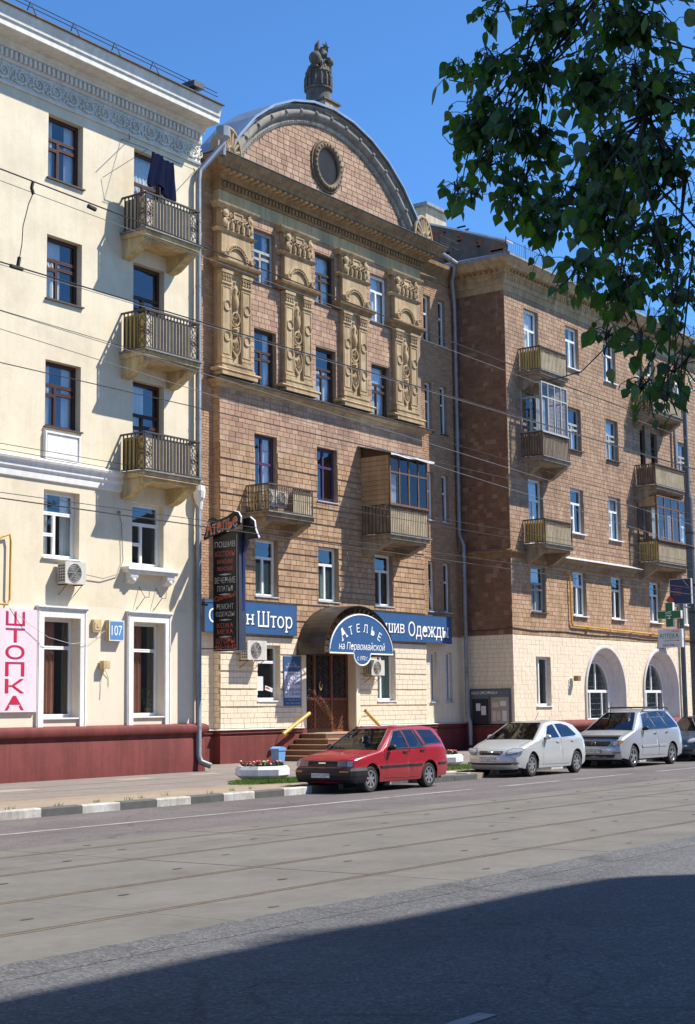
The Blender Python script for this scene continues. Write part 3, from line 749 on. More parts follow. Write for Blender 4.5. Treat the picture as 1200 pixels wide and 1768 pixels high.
def ac_unit(fr, u0, u1, z0, z1, d1, label, rot=0, name='air_conditioner'):
    base = fr.P((u0 + u1) / 2, z0, d1 / 2); t = thing(name, label, 'air conditioner', base, 'air conditioner outdoor units')
    b = MB(); d0 = d1 - .29; b.fbox(fr, u0, u1, z0, z1, d0, d1); b.build('casing', 'ac_white', t)
    cu, cz = u0 + (u1 - u0) * .44, (z0 + z1) / 2; r = (z1 - z0) * .42; g = MB()
    for k in range(5):
        rr = r * (1 - k * .19); g.tube([fr.P(cu + rr * math.cos(a * .314), cz + rr * math.sin(a * .314), d1 + .012) for a in range(20)], .006, 4, closed=True)
    for k in range(4):
        a = k * math.pi / 4; g.tube([fr.P(cu - r * math.cos(a), cz - r * math.sin(a), d1 + .014), fr.P(cu + r * math.cos(a), cz + r * math.sin(a), d1 + .014)], .005, 4)
    MB().fprism(fr, [(cu + r * math.cos(a * .314), cz + r * math.sin(a * .314)) for a in range(20)], d1 - .02, d1 + .004).build('fan', 'ac_dark', t)
    g.build('fan_grille', 'ac_white', t)
    s = MB()
    for k in range(6):
        e = z0 + .06 + (z1 - z0 - .12) * k / 6
        for c in range(3): s.fbox(Fr(fr.P(u0, 0, 0), fr.D, -fr.U), d0 + .03 + c * .085, d0 + .095 + c * .085, e, e + (z1 - z0) / 11, -.001, .003)
    s.build('side_vent', 'ac_dark', t)
    br = MB()
    for u in (u0 + .1, u1 - .1): br.fbox(fr, u - .015, u + .015, z0 - .03, z0 - .001, 0, d1 - .02); br.tube([fr.P(u, z0 - .03, d1 - .06), fr.P(u, z0 - .28, .0)], .012, 4)
    br.build('bracket', 'iron_rust', t); return t

# ------------------------------------------------------------------ cream apartment house, left
def house_cream():
    Y = 29.6; f = front(Y); xr = 33.72; x0 = 8.0
    h = thing('apartment_building', 'cream plastered apartment house with white cornice and dark red plinth', 'building', (21, 36, .15))
    rooms = MB(); ops = []; cols = []
    for k in range(-5, 2): cols.append(28.22 + 3.31 * k)          # k=0 and 1 are in the picture
    zz = [(16.15, 17.95), (12.82, 14.58), (9.36, 11.16), (5.90, 7.69), (1.74, 4.34)]
    for k, c in zip(range(-5, 2), cols):
        for i, (e, g) in enumerate(zz):
            if k == 1 and i < 3: e -= .72
            ops.append((c - .645, c + .645, e, g, .26 if i < 4 else .30))
    up = [o for o in ops]
    w = MB(); wall_mb(w, f, x0, xr, 4.68, 18.3, up); w.quad((xr, Y, 4.68), (xr, Y + 12, 4.68), (xr, Y + 12, 20), (xr, Y, 20)); w.quad((x0, Y, .2), (x0, Y, 20), (x0, Y + 12, 20), (x0, Y + 12, .2)); w.fquad(f, x0, xr, 18.3, 20, 0)
    w.quad((x0, Y + 12, .2), (x0, Y + 12, 20), (xr, Y + 12, 20), (xr, Y + 12, .2))
    w.build('wall', 'plaster_cream', h)
    w = MB(); wall_mb(w, f, x0, xr, 1.5, 4.68, up, .012); w.quad((xr, Y - .012, 1.0), (xr, Y + 12, 1.0), (xr, Y + 12, 4.68), (xr, Y - .012, 4.68)); w.build('ground_storey_wall', 'plaster_pale', h)
    # plinth: rounded ledge over a recessed band over the battered base
    pr = [(.02, 1.52), (.13, 1.50), (.19, 1.44), (.20, 1.33), (.16, 1.25), (.09, 1.22), (.07, 1.12), (.10, 1.06), (.11, .1)]
    MB().sweep([(d, z) for d, z in reversed(pr)], [(x0, Y), (xr, Y), (xr, Y + 3.4)]).build('plinth', 'plinth_red', h, 40)
    # windows
    cur = ['two', 'left', 'two', 'two', 'left']
    for k, c in zip(range(-5, 2), cols):
        for i, (e, g) in enumerate(zz):
            door = k == 1 and i < 3
            mt = 'wood_brown' if i < 3 else 'pvc_white'; cl = ('old', 'old', 'old', 'three', 'two')[i] if not door else 'grey'
            ww = window(h, f, c - .645, c + .645, e - (.72 if door else 0), g, .26 if i < 4 else .30, mt, cl, cur[i] if k == 0 else ('full', None, 'left', None, 'left')[i], None if door else ('iron_rust' if i < 3 else 'pvc_white'), rooms, cmat='curtain_brown' if i == 4 else 'curtain_white', fw=.06 if i < 4 else .05)
            if i == 4:           # white architrave round the shop windows
                a = MB(); s = MB(); t = .225; u0, u1 = c - .645, c + .645
                a.fbox(f, u0 - t, u0, 1.50, g + .27, .014, .085); a.fbox(f, u1, u1 + t, 1.50, g + .27, .014, .085); a.fbox(f, u0, u1, g, g + .27, .014, .085)
                a.fbox(f, u0 - t - .02, u1 + t + .02, g + .21, g + .25, .085, .12); a.fbox(f, u0 - t - .035, u1 + t + .035, g + .25, g + .29, .014, .15)
                a.fbox(f, u0 - t + .03, u0 - t + .06, 1.5, g + .21, .085, .1); a.fbox(f, u1 + t - .06, u1 + t - .03, 1.5, g + .21, .085, .1)
                a.build('architrave', 'white_trim', h)
    rooms.build('interior', 'room', h, recalc=False)
    # string course under the third storey
    MB().sweep([(0, 7.90), (.05, 7.92), (.06, 8.10), (.11, 8.16), (.12, 8.28), (.19, 8.34), (.21, 8.40), (.03, 8.48), (0, 8.48)], [(x0, Y), (30.55, Y)]).build('string_course', 'white_trim', h, 30)
    p = MB(); p.fbox(f, 27.52, 28.80, 8.47, 9.24, 0, .06); p.fbox(f, 27.62, 28.70, 8.56, 9.12, .06, .075); ring(p, f, 27.53, 28.79, 8.48, 9.23, .05, .06, .10); p.build('apron_panel', 'white_trim', h)
    # cornice
    pr = [(0, 18.24), (.05, 18.24), (.07, 18.30), (.03, 18.33), (.03, 18.84), (.09, 18.87), (.11, 18.92), (.11, 19.14), (.20, 19.17), (.22, 19.24), (.30, 19.30), (.32, 19.36), (.78, 19.36), (.80, 19.38), (.80, 19.55), (.84, 19.57), (.845, 19.64), (.89, 19.80), (.905, 19.82), (.92, 19.90), (0, 20.05)]
    MB().sweep(pr, [(x0, Y), (xr, Y)]).build('cornice', 'cornice_white', h, 28)
    dm = MB().box(-.045, .045, -.21, -.108, 0, .20).mesh('dentil', 'cornice_white'); x = 25.4
    while x < xr - .06: link(bpy.data.objects.new('dentil', dm), h, (x, Y, 18.93)); x += .166
    # running scroll frieze, one leaf scroll after another
    q = MB(); fo = front(0)
    spiral(q, fo, 0, 0, .20, 1.6, .045, .028, -2.4); spiral(q, fo, .30, -.02, .12, 1.3, .045, .022, .8, -1)
    q.tube([fo.P(-.24, -.16, .04), fo.P(-.05, -.20, .05), fo.P(.18, -.12, .05), fo.P(.30, .10, .05), fo.P(.38, .16, .04)], .026, 5, .014)
    for a in range(7):
        t = a * .9; q.ball((.21 * math.cos(t), -.05, .21 * math.sin(t)), .045, .02, .03, 6, 4)
    for du, dz in ((.3, -.15), (.38, -.08), (-.22, .14), (-.15, .18), (.2, .17), (.28, .2)): q.ball((du, -.045, dz), .05, .02, .03, 6, 4)
    qm = q.mesh('scroll_ornament', 'cornice_white', 50); x = 25.3
    while x < xr - .3: link(bpy.data.objects.new('scroll_ornament', qm), h, (x, Y - .02, 18.585)); x += .62
    # roof and snow guard
    r = MB().quad((x0, Y - .95, 19.90), (xr + .02, Y - .95, 19.90), (xr + .02, Y + 6, 22.4), (x0, Y + 6, 22.4)); r.quad((x0, Y + 6, 22.4), (xr + .02, Y + 6, 22.4), (xr + .02, Y + 12, 20), (x0, Y + 12, 20))
    r.poly([(xr + .02, Y - .95, 19.90), (xr + .02, Y + 12, 20), (xr + .02, Y + 6, 22.4)]); rf = r.build('roof', 'roof_metal', h)
    MB().tube([(x0, Y - .96, 19.91), (xr + .03, Y - .96, 19.91)], .035, 6).build('roof_edge', 'roof_dark', rf)
    g = MB()
    for dz, dy in ((.36, .22), (.22, .18)): g.tube([(x0, Y - 1.0 + dy, 19.95 + dz), (xr - .1, Y - 1.0 + dy, 19.95 + dz)], .014, 5)
    x = 9.0
    while x < xr:
        g.tube([(x, Y - 1.0, 19.9), (x, Y - .78, 20.34), (x, Y - .6, 20.02)], .016, 5); x += 1.56
    g.build('snow_guard', 'iron_black', rf)
    MB().box(32.3, 32.75, Y - 1.05, Y - .5, 20.05, 20.22).build('roof_vent', 'roof_dark', rf)
    # balconies with wrought bars, three above each other
    for i, (zs, zr, sm) in enumerate(((15.27, 16.34, 'slate_panel'), (11.83, 12.98, 'balcony_ochre'), (8.43, 9.52, 'balcony_ochre'))):
        balcony(h, f, 30.37, 32.68, zs, zr, .95, 'bars', 'slab_plaster', 'slate_panel', sm)
    # little shelf over the shop window, with consoles
    s = MB(); s.fbox(f, 30.46, 32.55, 5.76, 5.84, 0, .30); s.fbox(f, 30.50, 32.51, 5.68, 5.76, 0, .24); sh = s.build('window_shelf', 'white_trim', h)
    for u in (30.62, 32.10):
        c = MB(); console(c, f, u, u + .3, 5.69, .22, .30); c.ball(f.P(u + .15, 5.5, .16), .11, .07, .1, 8, 5); c.build('console', 'white_trim', sh, 40)
    # downpipe at the corner with its hopper and slanted feed
    downpipe('downpipe', h, [(33.56, 29.46, 18.0), (33.50, 29.45, 17.7), (33.50, 29.45, .62), (33.52, 29.38, .42), (33.70, 29.15, .30)], .088, sleeves=(16.4, 14.4, 12.4, 10.4, 7.2, 5.2, 3.2, 1.4))
    MB().lathe([(.09, 8.42), (.16, 8.40), (.19, 8.25), (.17, 8.05), (.12, 7.95), (.09, 7.7)], 12, (33.52, 29.44, 0)).build('pipe_hopper', 'white_trim', h)
    downpipe('feed_pipe', h, [(33.54, 29.46, 17.95), (36.2, 30.8, 19.9)], .095, 'sign_edge')
    MB().lathe([(.09, 0), (.10, .5), (.22, .62), (.23, .95), (.20, .95)], 8, (36.3, 30.85, 19.6)).build('pipe_hopper', 'galvanised', h)
    # rods and hooks left on the wall
    b = MB()
    for u in (31.17, 31.86): b.tube([f.P(u, 5.32, .0), f.P(u - .02, 5.02, .25), f.P(u - .1, 4.7, .02)], .012, 4); b.tube([f.P(u - .02, 5.02, .25), f.P(u + .14, 5.02, .25), f.P(u + .16, 5.2, .25)], .01, 4)
    b.build('wall_hooks', 'iron_rust', h)
    # gas pipe loop
    tag(solo(MB().tube([f.P(25.6, 6.0, .05), f.P(26.1, 6.3, .08), f.P(26.34, 6.38, .1), f.P(26.38, 6.2, .1), f.P(26.37, 4.72, .1), f.P(26.3, 4.6, .1), f.P(25.4, 4.6, .1)], .03, 8), 'gas_pipe', 'pipe_yellow', 'yellow gas pipe looping down the cream wall above the pink sign', 'pipe', (26.3, 29.5, 4.6), smooth=60))
    return h
house_cream()

# ------------------------------------------------------------------ ornate middle house
GR = [1.97 + .588 * k for k in range(16)]            # rustication joints
def house_ornate():
    Y, YW = 32.75, 33.0; f, fw = front(Y), front(YW); X0, X1 = 38.3, 50.7; XL, XR = 33.6, 53.9
    h = thing('apartment_building', 'brick apartment house with ochre pilasters, hammer and sickle reliefs and a round gable', 'building', (44.5, 38, .15))
    T = Tiler(h, 'tile'); TB = Tiler(h, 'brick', 0); rooms = MB(); wc = [40.75, 44.30, 47.83]; dp = .22
    floors = [(16.63, 18.55), (12.98, 15.0), (9.32, 11.28), (5.70, 7.66)]
    ops = []
    for i, (e, g) in enumerate(floors):
        for k, c in enumerate(wc):
            if i == 2 and k != 1: e2 = e - .85 if k == 0 else e
            else: e2 = e
            ops.append((c - .61, c + .61, e2, g, dp))
    gops = [(40.22, 41.44, 2.18, 4.05, dp), (47.3, 48.5, 2.15, 4.05, dp), (42.87, 45.87, 1.06, 3.92, .35)]
    wops = []
    for c in (36.25, 37.38, 51.62, 52.76):
        for e, g in [(16.70, 18.64), (13.0, 15.02), (9.36, 11.31), (5.68, 7.69), (2.10, 4.07)]: wops.append((c - .26, c + .26, e, g, .2))
    # masonry behind the facing
    w = MB(); wall_mb(w, f, X0, X1, 4.32, 19.0, ops); w.fquad(f, X0, X1, 19.0, 20.4, 0)
    for x in (X0, X1): w.quad((x, Y, .1), (x, Y, 20.4), (x, YW, 20.4), (x, YW, .1))
    wall_mb(w, fw, XL, X0, 4.7, 20.0, wops); wall_mb(w, fw, X1, XR, 4.7, 20.0, wops); w.build('wall', 'mortar', h)
    w = MB(); wall_mb(w, f, X0, X1, 1.06, 4.32, gops); wall_mb(w, fw, XL, X0, 1.0, 4.7, wops, .001); wall_mb(w, fw, X1, XR, 1.0, 4.7, wops, .001)
    w.build('ground_storey_wall', 'mortar_cream', h)
    b = MB().box(XL, XR, 42, 44, 0, 20); b.box(XL, XR, YW + 2.6, 42, 19.6, 20); b.build('rear_wall', 'mortar', h)
    # plinth with a metal drip
    p = MB(); pz = [(.0, .05), (.10, .05), (.10, 1.02), (.06, 1.04), (.06, 1.10), (.12, 1.12), (.12, 1.22), (0, 1.22)]
    for a, e in (((XL, YW), (X0, YW)), ((X1, YW), (XR, YW))): MB().sweep(pz, [a, e]).build('wing_plinth', 'plinth_red', h)
    for a in ([(X0, YW), (X0, Y), (42.62, Y)], [(46.12, Y), (X1, Y), (X1, YW)]): MB().sweep(pz, a).build('plinth', 'plinth_red', h)
    p = MB(); pz = [(0, 1.223), (.16, 1.223), (.165, 1.235), (0, 1.275)]
    for a in ([(XL, YW), (X0, YW), (X0, Y), (42.62, Y)], [(46.12, Y), (X1, Y), (X1, YW), (XR, YW)]): p.sweep(pz, a)
    p.build('plinth_drip', 'sill_metal', h)
    # facing tiles: three courses between joints; grooves stay open
    W_ = .345
    def bands(fr, u0, u1, z0, z1, openings, mt, grooves, gap=.012):
        zs = [z0] + [g for g in grooves if z0 < g < z1] + [z1]
        for i in range(len(zs) - 1):
            a = zs[i] + (.03 if i else 0); e = zs[i + 1] - (.026 if i < len(zs) - 2 else 0)
            T.area(fr, u0, u1, a, e, .187, W_, mt, openings, gap=gap, proud=.034)
    big = [o for o in ops]
    bands(f, X0, X1, 4.32, 10.80, big, 'tile_tan', GR)
    T.area(f, X0, X1, 10.82, 12.64, .187, W_, 'tile_pink', big)
    bands(f, X0, X1, 1.28, 4.32, gops, 'tile_painted', GR, .006)
    for a, e in ((39.75, 41.62), (43.2, 45.12), (46.7, 48.62)): T.area(f, a, e, 12.96, 19.0, .187, W_, 'tile_pink', big)
    for x0, x1 in ((37.0, X0), (X1, XR)):
        TB.area(fw, x0, x1, 4.7, 20.0, .093, .27, 'brick_tan', wops, gap=.012, proud=.01, narrow=.05)
        T.area(fw, x0, x1, 1.28, 4.7, .187, .34, 'tile_painted', wops, gap=.006, proud=.006)
    sL = Fr((X0, 0, 0), (0, -1, 0), (-1, 0, 0))
    T.area(sL, -YW, -Y, 1.28, 4.32, .187, .25, 'tile_painted', narrow=0); T.area(sL, -YW, -Y, 4.32, 12.6, .187, .25, 'tile_tan', narrow=0)
    # windows
    win = {(0, 0): ('wood_grey', 'grey', 'two'), (0, 1): ('wood_dark', 'grey', 'full'), (0, 2): ('pvc_white', 'pair', 'full'), (1, 0): ('wood_dark', 'grey', 'two'), (1, 1): ('wood_dark', 'grey', 'half'), (1, 2): ('wood_dark', 'grey', 'full'),
           (2, 0): ('wood_violet', 'cross', 'right'), (2, 1): ('wood_violet', 'cross', None), (3, 0): ('pvc_white', 'pair', 'half'), (3, 1): ('pvc_white', 'pair', 'half'), (3, 2): ('pvc_white', 'pair', None), (2, 2): ('pvc_white', 'pair', None)}
    for i, o in enumerate(ops):
        mt, cl, cu = win[(i // 3, i % 3)]
        window(h, f, *o[:4], dp, mt, cl, cu, 'sill_metal' if i // 3 > 1 else 'iron_rust', rooms, cmat='curtain_blue' if i // 3 < 2 else 'curtain_green' if i // 3 == 3 else 'curtain_white')
    window(h, f, *gops[0][:4], dp, 'pvc_white', 'two', None, 'pvc_white', rooms); window(h, f, *gops[1][:4], dp, 'pvc_white', 'left', 'right', 'pvc_white', rooms, cmat='curtain_green')
    for i, o in enumerate(wops):
        lv = i % 5; window(h, fw, *o[:4], .2, 'pvc_white', 'slim' if lv < 4 else 'halves', (None, 'full', None, 'half', None)[(i * 3) % 5], 'sill_metal' if lv != 1 else 'iron_rust', rooms, sw=.03, fw=.045, tilt=(lv == 3 and 51 < o[0] < 52), cmat='curtain_blue')
    rooms.build('interior', 'room', h, recalc=False)
    # belt ledge with metal covering
    MB().sweep([(0, 12.60), (.07, 12.64), (.10, 12.70), (.24, 12.76), (.30, 12.80), (.31, 12.86), (0, 12.90)], [(X0, YW), (X0, Y), (X1, Y), (X1, YW)]).build('belt_ledge', 'stone_ochre', h, 30)
    MB().sweep([(0, 12.87), (.38, 12.85), (.38, 12.875), (0, 12.965)], [(X0, YW), (X0, Y), (X1, Y), (X1, YW)]).build('ledge_cover', 'roof_dark', h)
    # frieze and main cornice
    path = [(XL, YW), (X0, YW), (X0, Y), (X1, Y), (X1, YW), (XR, YW)]
    MB().sweep([(0, 18.98), (.05, 18.98), (.06, 19.02), (.045, 19.03), (.045, 19.43), (0, 19.43)], path[1:5]).build('frieze', 'stone_frieze', h)
    j = MB()
    for k in range(1, 10): j.fbox(f, X0 + 1.24 * k - .006, X0 + 1.24 * k + .006, 19.03, 19.43, .0455, .047)
    j.build('frieze_joint', 'groove_dark', h)
    pr = [(.04, 19.43), (.10, 19.45), (.12, 19.50), (.12, 19.72), (.22, 19.75), (.26, 19.84), (.34, 19.90), (.38, 19.96), (.66, 20.02), (.68, 20.16), (.74, 20.20), (.84, 20.32), (.86, 20.40), (0, 20.52)]
    MB().sweep(pr, path[1:5]).build('cornice', 'stone_brown', h, 28)
    MB().sweep([(0, 20.523), (.90, 20.405), (.90, 20.43), (0, 20.56)], path[1:5]).build('cornice_cover', 'roof_dark', h)
    pw = [(0, 19.3), (.05, 19.33), (.06, 19.7), (.16, 19.8), (.30, 19.95), (.32, 20.1), (0, 20.2)]
    MB().sweep(pw, path[:2]).build('wing_cornice', 'stone_brown', h); MB().sweep(pw, path[4:]).build('wing_cornice', 'stone_brown', h)
    dm = MB().box(-.05, .05, -.20, -.118, 0, .15).mesh('dentil', 'stone_brown'); x = X0 + .1
    while x < X1: link(bpy.data.objects.new('dentil', dm), h, (x, Y, 19.54)); x += .19
    mm = MB().box(-.07, .07, -.62, -.36, 0, .075).mesh('modillion', 'stone_ochre'); x = X0 - .2
    while x < X1 + .3: link(bpy.data.objects.new('modillion', mm), h, (x, Y, 19.915)); x += .31
    # pilasters
    for c in (38.98, 42.42, 45.92, 49.40): pilaster(h, c, Y)
    # gable: tiled field under a moulded arch, barrel roof behind
    cx, Rr, cz = 44.5, 6.88, 24.0 - 6.88; zb = 20.5
    def arc(r, n=48, zmin=zb):
        a1 = math.acos(min(1, (zmin - cz) / r)); return [(cx + r * math.sin(-a1 + 2 * a1 * i / n), cz + r * math.cos(-a1 + 2 * a1 * i / n)) for i in range(n + 1)]
    g = MB(); g.fprism(f, arc(Rr - .1), -.4, 0); g.build('gable_wall', 'mortar', h)
    ov = (44.45, 21.98, .76, .80)
    def keep(a, b, e, q):
        inside = all((u - cx) ** 2 + (z - cz) ** 2 < (Rr - .42) ** 2 for u in (a, b) for z in (e, q))
        mu, mz = (a + b) / 2, (e + q) / 2
        return inside and ((mu - ov[0]) / (ov[2] + .22)) ** 2 + ((mz - ov[1]) / (ov[3] + .22)) ** 2 > 1
    T.area(f, 38.4, 50.6, zb + .02, 23.9, .195, .35, 'tile_pink', keep=keep, proud=.022, gap=.016)
    prof = [(-.62, 0), (-.62, .06), (-.56, .10), (-.50, .10), (-.46, .05), (-.40, .06), (-.36, .16), (-.28, .24), (-.19, .26), (-.10, .22), (-.06, .16), (-.02, .20), (.02, .30), (.05, .30), (.05, 0)]
    g = MB(); A = arc(Rr, 60); k0 = len(g.v); m = len(prof)
    a1 = math.acos((zb - cz) / Rr)
    for i in range(61):
        a = -a1 + 2 * a1 * i / 60
        for dr, d in prof: g.v.append(tuple(f.P(cx + (Rr + dr) * math.sin(a), cz + (Rr + dr) * math.cos(a), d)))
    for i in range(60):
        for q in range(m - 1): g.f.append((k0 + i * m + q, k0 + (i + 1) * m + q, k0 + (i + 1) * m + q + 1, k0 + i * m + q + 1))
    g.f.append(tuple(range(m))); g.f.append(tuple(60 * m + q for q in range(m)))
    arch = g.build('gable_arch', 'stone_grey', h, 40)
    cl = MB()
    for i in range(15):
        a = -a1 * .93 + 2 * a1 * .93 * i / 14; u, z = cx + (Rr - .19) * math.sin(a), cz + (Rr - .19) * math.cos(a); cl.ball(f.P(u, z, .25), .085, .07, .085, 8, 5)
        for s in (-1, 1): cl.ball(f.P(cx + (Rr - .19 + s * .12) * math.sin(a), cz + (Rr - .19 + s * .12) * math.cos(a), .19), .05, .045, .05, 6, 4)
    for i in range(90):
        a = -a1 * .97 + 2 * a1 * .97 * i / 89; cl.ball(f.P(cx + (Rr - .53) * math.sin(a), cz + (Rr - .53) * math.cos(a), .10), .035, .03, .035, 5, 4)
    tag(cl.build('arch_beads', 'stone_grey', arch, 60), kind='stuff')
    rf = MB(); ra = arc(Rr + .12, 12, zb - .1)
    for i in range(12):
        for d0, d1 in ((.40, -1.3),): rf.hexa([f.P(*ra[i], d0), f.P(*ra[i + 1], d0), f.P(*ra[i + 1], d1), f.P(*ra[i], d1)] + [f.P(cx + (u - cx) * 1.012, cz + (z - cz) * 1.012, d) for (u, z), d in ((ra[i], d0), (ra[i + 1], d0), (ra[i + 1], d1), (ra[i], d1))])
    rf.build('barrel_roof', 'roof_metal', h)
    # oval louvre window with a wreath
    wr = MB(); o_ = [(ov[0] + ov[2] * math.cos(t * .2094), ov[1] + ov[3] * math.sin(t * .2094)) for t in range(30)]
    wr.tube([f.P(u, z, .06) for u, z in o_], .115, 8, closed=True)
    wr.tube([f.P(ov[0] + (u - ov[0]) * 1.24, ov[1] + (z - ov[1]) * 1.2, .03) for u, z in o_], .055, 6, closed=True)
    for t in range(26):
        a = t * .2417; wr.ball(f.P(ov[0] + ov[2] * 1.04 * math.cos(a), ov[1] + ov[3] * 1.03 * math.sin(a), .15), .065, .055, .065, 6, 4)
    wo = wr.build('oval_window', 'oval_stone', h, 60)
    MB().fprism(f, o_, -.10, -.05).build('louvre_backing', 'iron_black', wo)
    z = ov[1] - ov[3] + .1
    while z < ov[1] + ov[3] - .06:
        hw = (ov[2] - .04) * math.sqrt(max(0, 1 - ((z - ov[1]) / ov[3]) ** 2)); q = f
        MB().hexa([q.P(ov[0] - hw, z, .04), q.P(ov[0] + hw, z, .04), q.P(ov[0] + hw, z + .05, -.05), q.P(ov[0] - hw, z + .05, -.05), q.P(ov[0] - hw, z + .012, .04), q.P(ov[0] + hw, z + .012, .04), q.P(ov[0] + hw, z + .062, -.05), q.P(ov[0] - hw, z + .062, -.05)]).build('louvre', 'sign_edge', wo)
        z += .085
    # fan shells at both feet of the arch
    for cxs in (38.45, 50.55):
        s = MB(); fs = front(Y - .30); c = (cxs, 20.62)
        pts = [(c[0] + .62 * math.cos(t * math.pi / 12), c[1] + .95 * math.sin(t * math.pi / 12)) for t in range(13)]
        s.fprism(fs, [(c[0] - .62, c[1] - .14)] + [(c[0] + .62, c[1] - .14)] + pts, -.28, 0)
        for t in range(9):
            a = .25 + t * (math.pi - .5) / 8; s.tube([fs.P(c[0], c[1] + .05, .05), fs.P(c[0] + .3 * math.cos(a), c[1] + .45 * math.sin(a), .09), fs.P(c[0] + .52 * math.cos(a), c[1] + .82 * math.sin(a), .06)], .05, 5)
        spiral(s, fs, c[0], c[1] + .1, .2, 1.2, .1, .06); s.tube([fs.P(u, z, .03) for u, z in pts], .07, 6)
        s.build('shell_ornament', 'stone_ochre', h, 50)
    # little roof rail and gutter beside the right shell
    b = MB()
    for x in (51.3, 51.8, 52.3, 52.8): b.tube([(x, 32.1, 20.3), (x, 32.1, 20.95)], .014, 4)
    for z in (20.65, 20.93): b.tube([(51.3, 32.1, z), (52.8, 32.1, z)], .014, 4)
    b.build('roof_rail', 'iron_black', h)
    MB().tube([(51.2, 32.3, 20.38), (53.2, 32.45, 20.22)], .10, 8).build('gutter', 'galvanised', h)
    downpipe('downpipe', h, [(53.1, 32.5, 20.15), (53.2, 32.72, 19.5), (53.55, 32.85, 18.6), (53.55, 32.85, 8.9), (53.5, 32.62, 8.45), (53.5, 32.62, 1.6), (53.5, 32.5, 1.2), (53.5, 32.5, .35)], .085, sleeves=(17, 15, 13, 11, 7, 5, 3))
    # statue group on a brick pedestal above the arch
    b = MB().box(44.08, 44.92, 32.50, 34.0, 23.9, 24.46); ped = b.build('pedestal', 'mortar', h)
    TP = []
    for fr_, u0, u1 in ((front(32.50), 44.08, 44.92), (flank(44.08), -34.0, -32.50)):
        for k in range(2):
            T.row(fr_, u0, u1, 24.06 + k * .18, 24.24 + k * .18, .25, 'tile_tan', proud=.02)
    s = MB(); c = (44.5, 33.1, 0); s.box(43.97, 45.03, 32.42, 34.05, 24.46, 24.53)
    s.lathe([(.50, 24.50), (.48, 24.56), (.46, 25.02), (.54, 25.05), (.545, 25.12), (.46, 25.16), (.44, 25.7), (.50, 25.74), (.44, 25.78), (.40, 25.95), (0, 26.0)], 20, c)
    for t in range(14):                                              # drapery folds round the drum
        a = t * .4488; s.tube([(c[0] + .50 * math.cos(a), c[1] + .50 * math.sin(a), 25.15), (c[0] + .50 * math.cos(a), c[1] + .50 * math.sin(a), 25.5), (c[0] + .42 * math.cos(a), c[1] + .42 * math.sin(a), 25.8)], .05, 5, .03)
        s.tube([(c[0] + .44 * math.cos(a + .2), c[1] + .44 * math.sin(a + .2), 25.68), (c[0] + .33 * math.cos(a + .2), c[1] + .33 * math.sin(a + .2), 26.02)], .06, 5, .04)
    for t in range(18):
        s.ball((c[0] + random.uniform(-.32, .38), c[1] + random.uniform(-.4, .1), random.uniform(25.85, 26.3)), random.uniform(.07, .13), None, random.uniform(.08, .16), 6, 4)
    s.ball((44.02, 32.88, 26.14), .24, .24, .27, 14, 10); s.tube([(44.02, 32.9, 25.8), (44.02, 32.9, 25.95)], .16, 8, .1)
    s.tube([(44.62, 33.0, 26.0), (44.60, 33.0, 26.45), (44.66, 33.0, 26.80)], .22, 8, .10); s.tube([(44.45, 33.15, 25.9), (44.5, 33.12, 26.9), (44.58, 33.1, 27.08)], .17, 6, .05)
    s.tube([(44.66, 32.86, 26.35), (44.58, 32.8, 26.5), (44.46, 32.85, 26.42)], .07, 6); s.ball((44.66, 32.9, 26.42), .1, .1, .12, 8, 6)
    s.tube([(44.75, 32.8, 26.2), (44.86, 32.85, 25.9), (44.8, 32.75, 25.6)], .12, 6, .08)
    fs = front(32.9); st = [(44.74 + (.25 if k % 2 == 0 else .10) * math.sin(k * math.pi / 5), 26.83 + (.25 if k % 2 == 0 else .10) * math.cos(k * math.pi / 5)) for k in range(10)]
    k = len(s.v); s.v += [tuple(fs.P(u, z, 0)) for u, z in st] + [tuple(fs.P(44.74, 26.83, .09)), tuple(fs.P(44.74, 26.83, -.09))]
    for i in range(10): s.f += [(k + i, k + (i + 1) % 10, k + 10), (k + i, k + 11, k + (i + 1) % 10)]
    s.build('statue_group', 'statue_stone', ped, 45)
    T.flush(); TB.flush()
    # balconies and the closed loggia
    balcony(h, f, 39.62, 42.14, 8.47, 9.42, 1.02, 'slats', 'slab_stone', 'slat_tan', 'slat_tan', skip=(-1, .56), label='balcony with open railing and a slatted right end')
    lg = balcony(h, f, 46.35, 49.02, 8.24, 9.38, 1.36, 'slats', 'slab_stone', 'slat_tan', 'slat_brown', rail=False)
    loggia(lg, f, 46.35, 49.02, 9.36, 11.20, 1.36, 'wood_glazing', 'plank', roof=True)
    # entrance
    entrance(h, f)
    return h
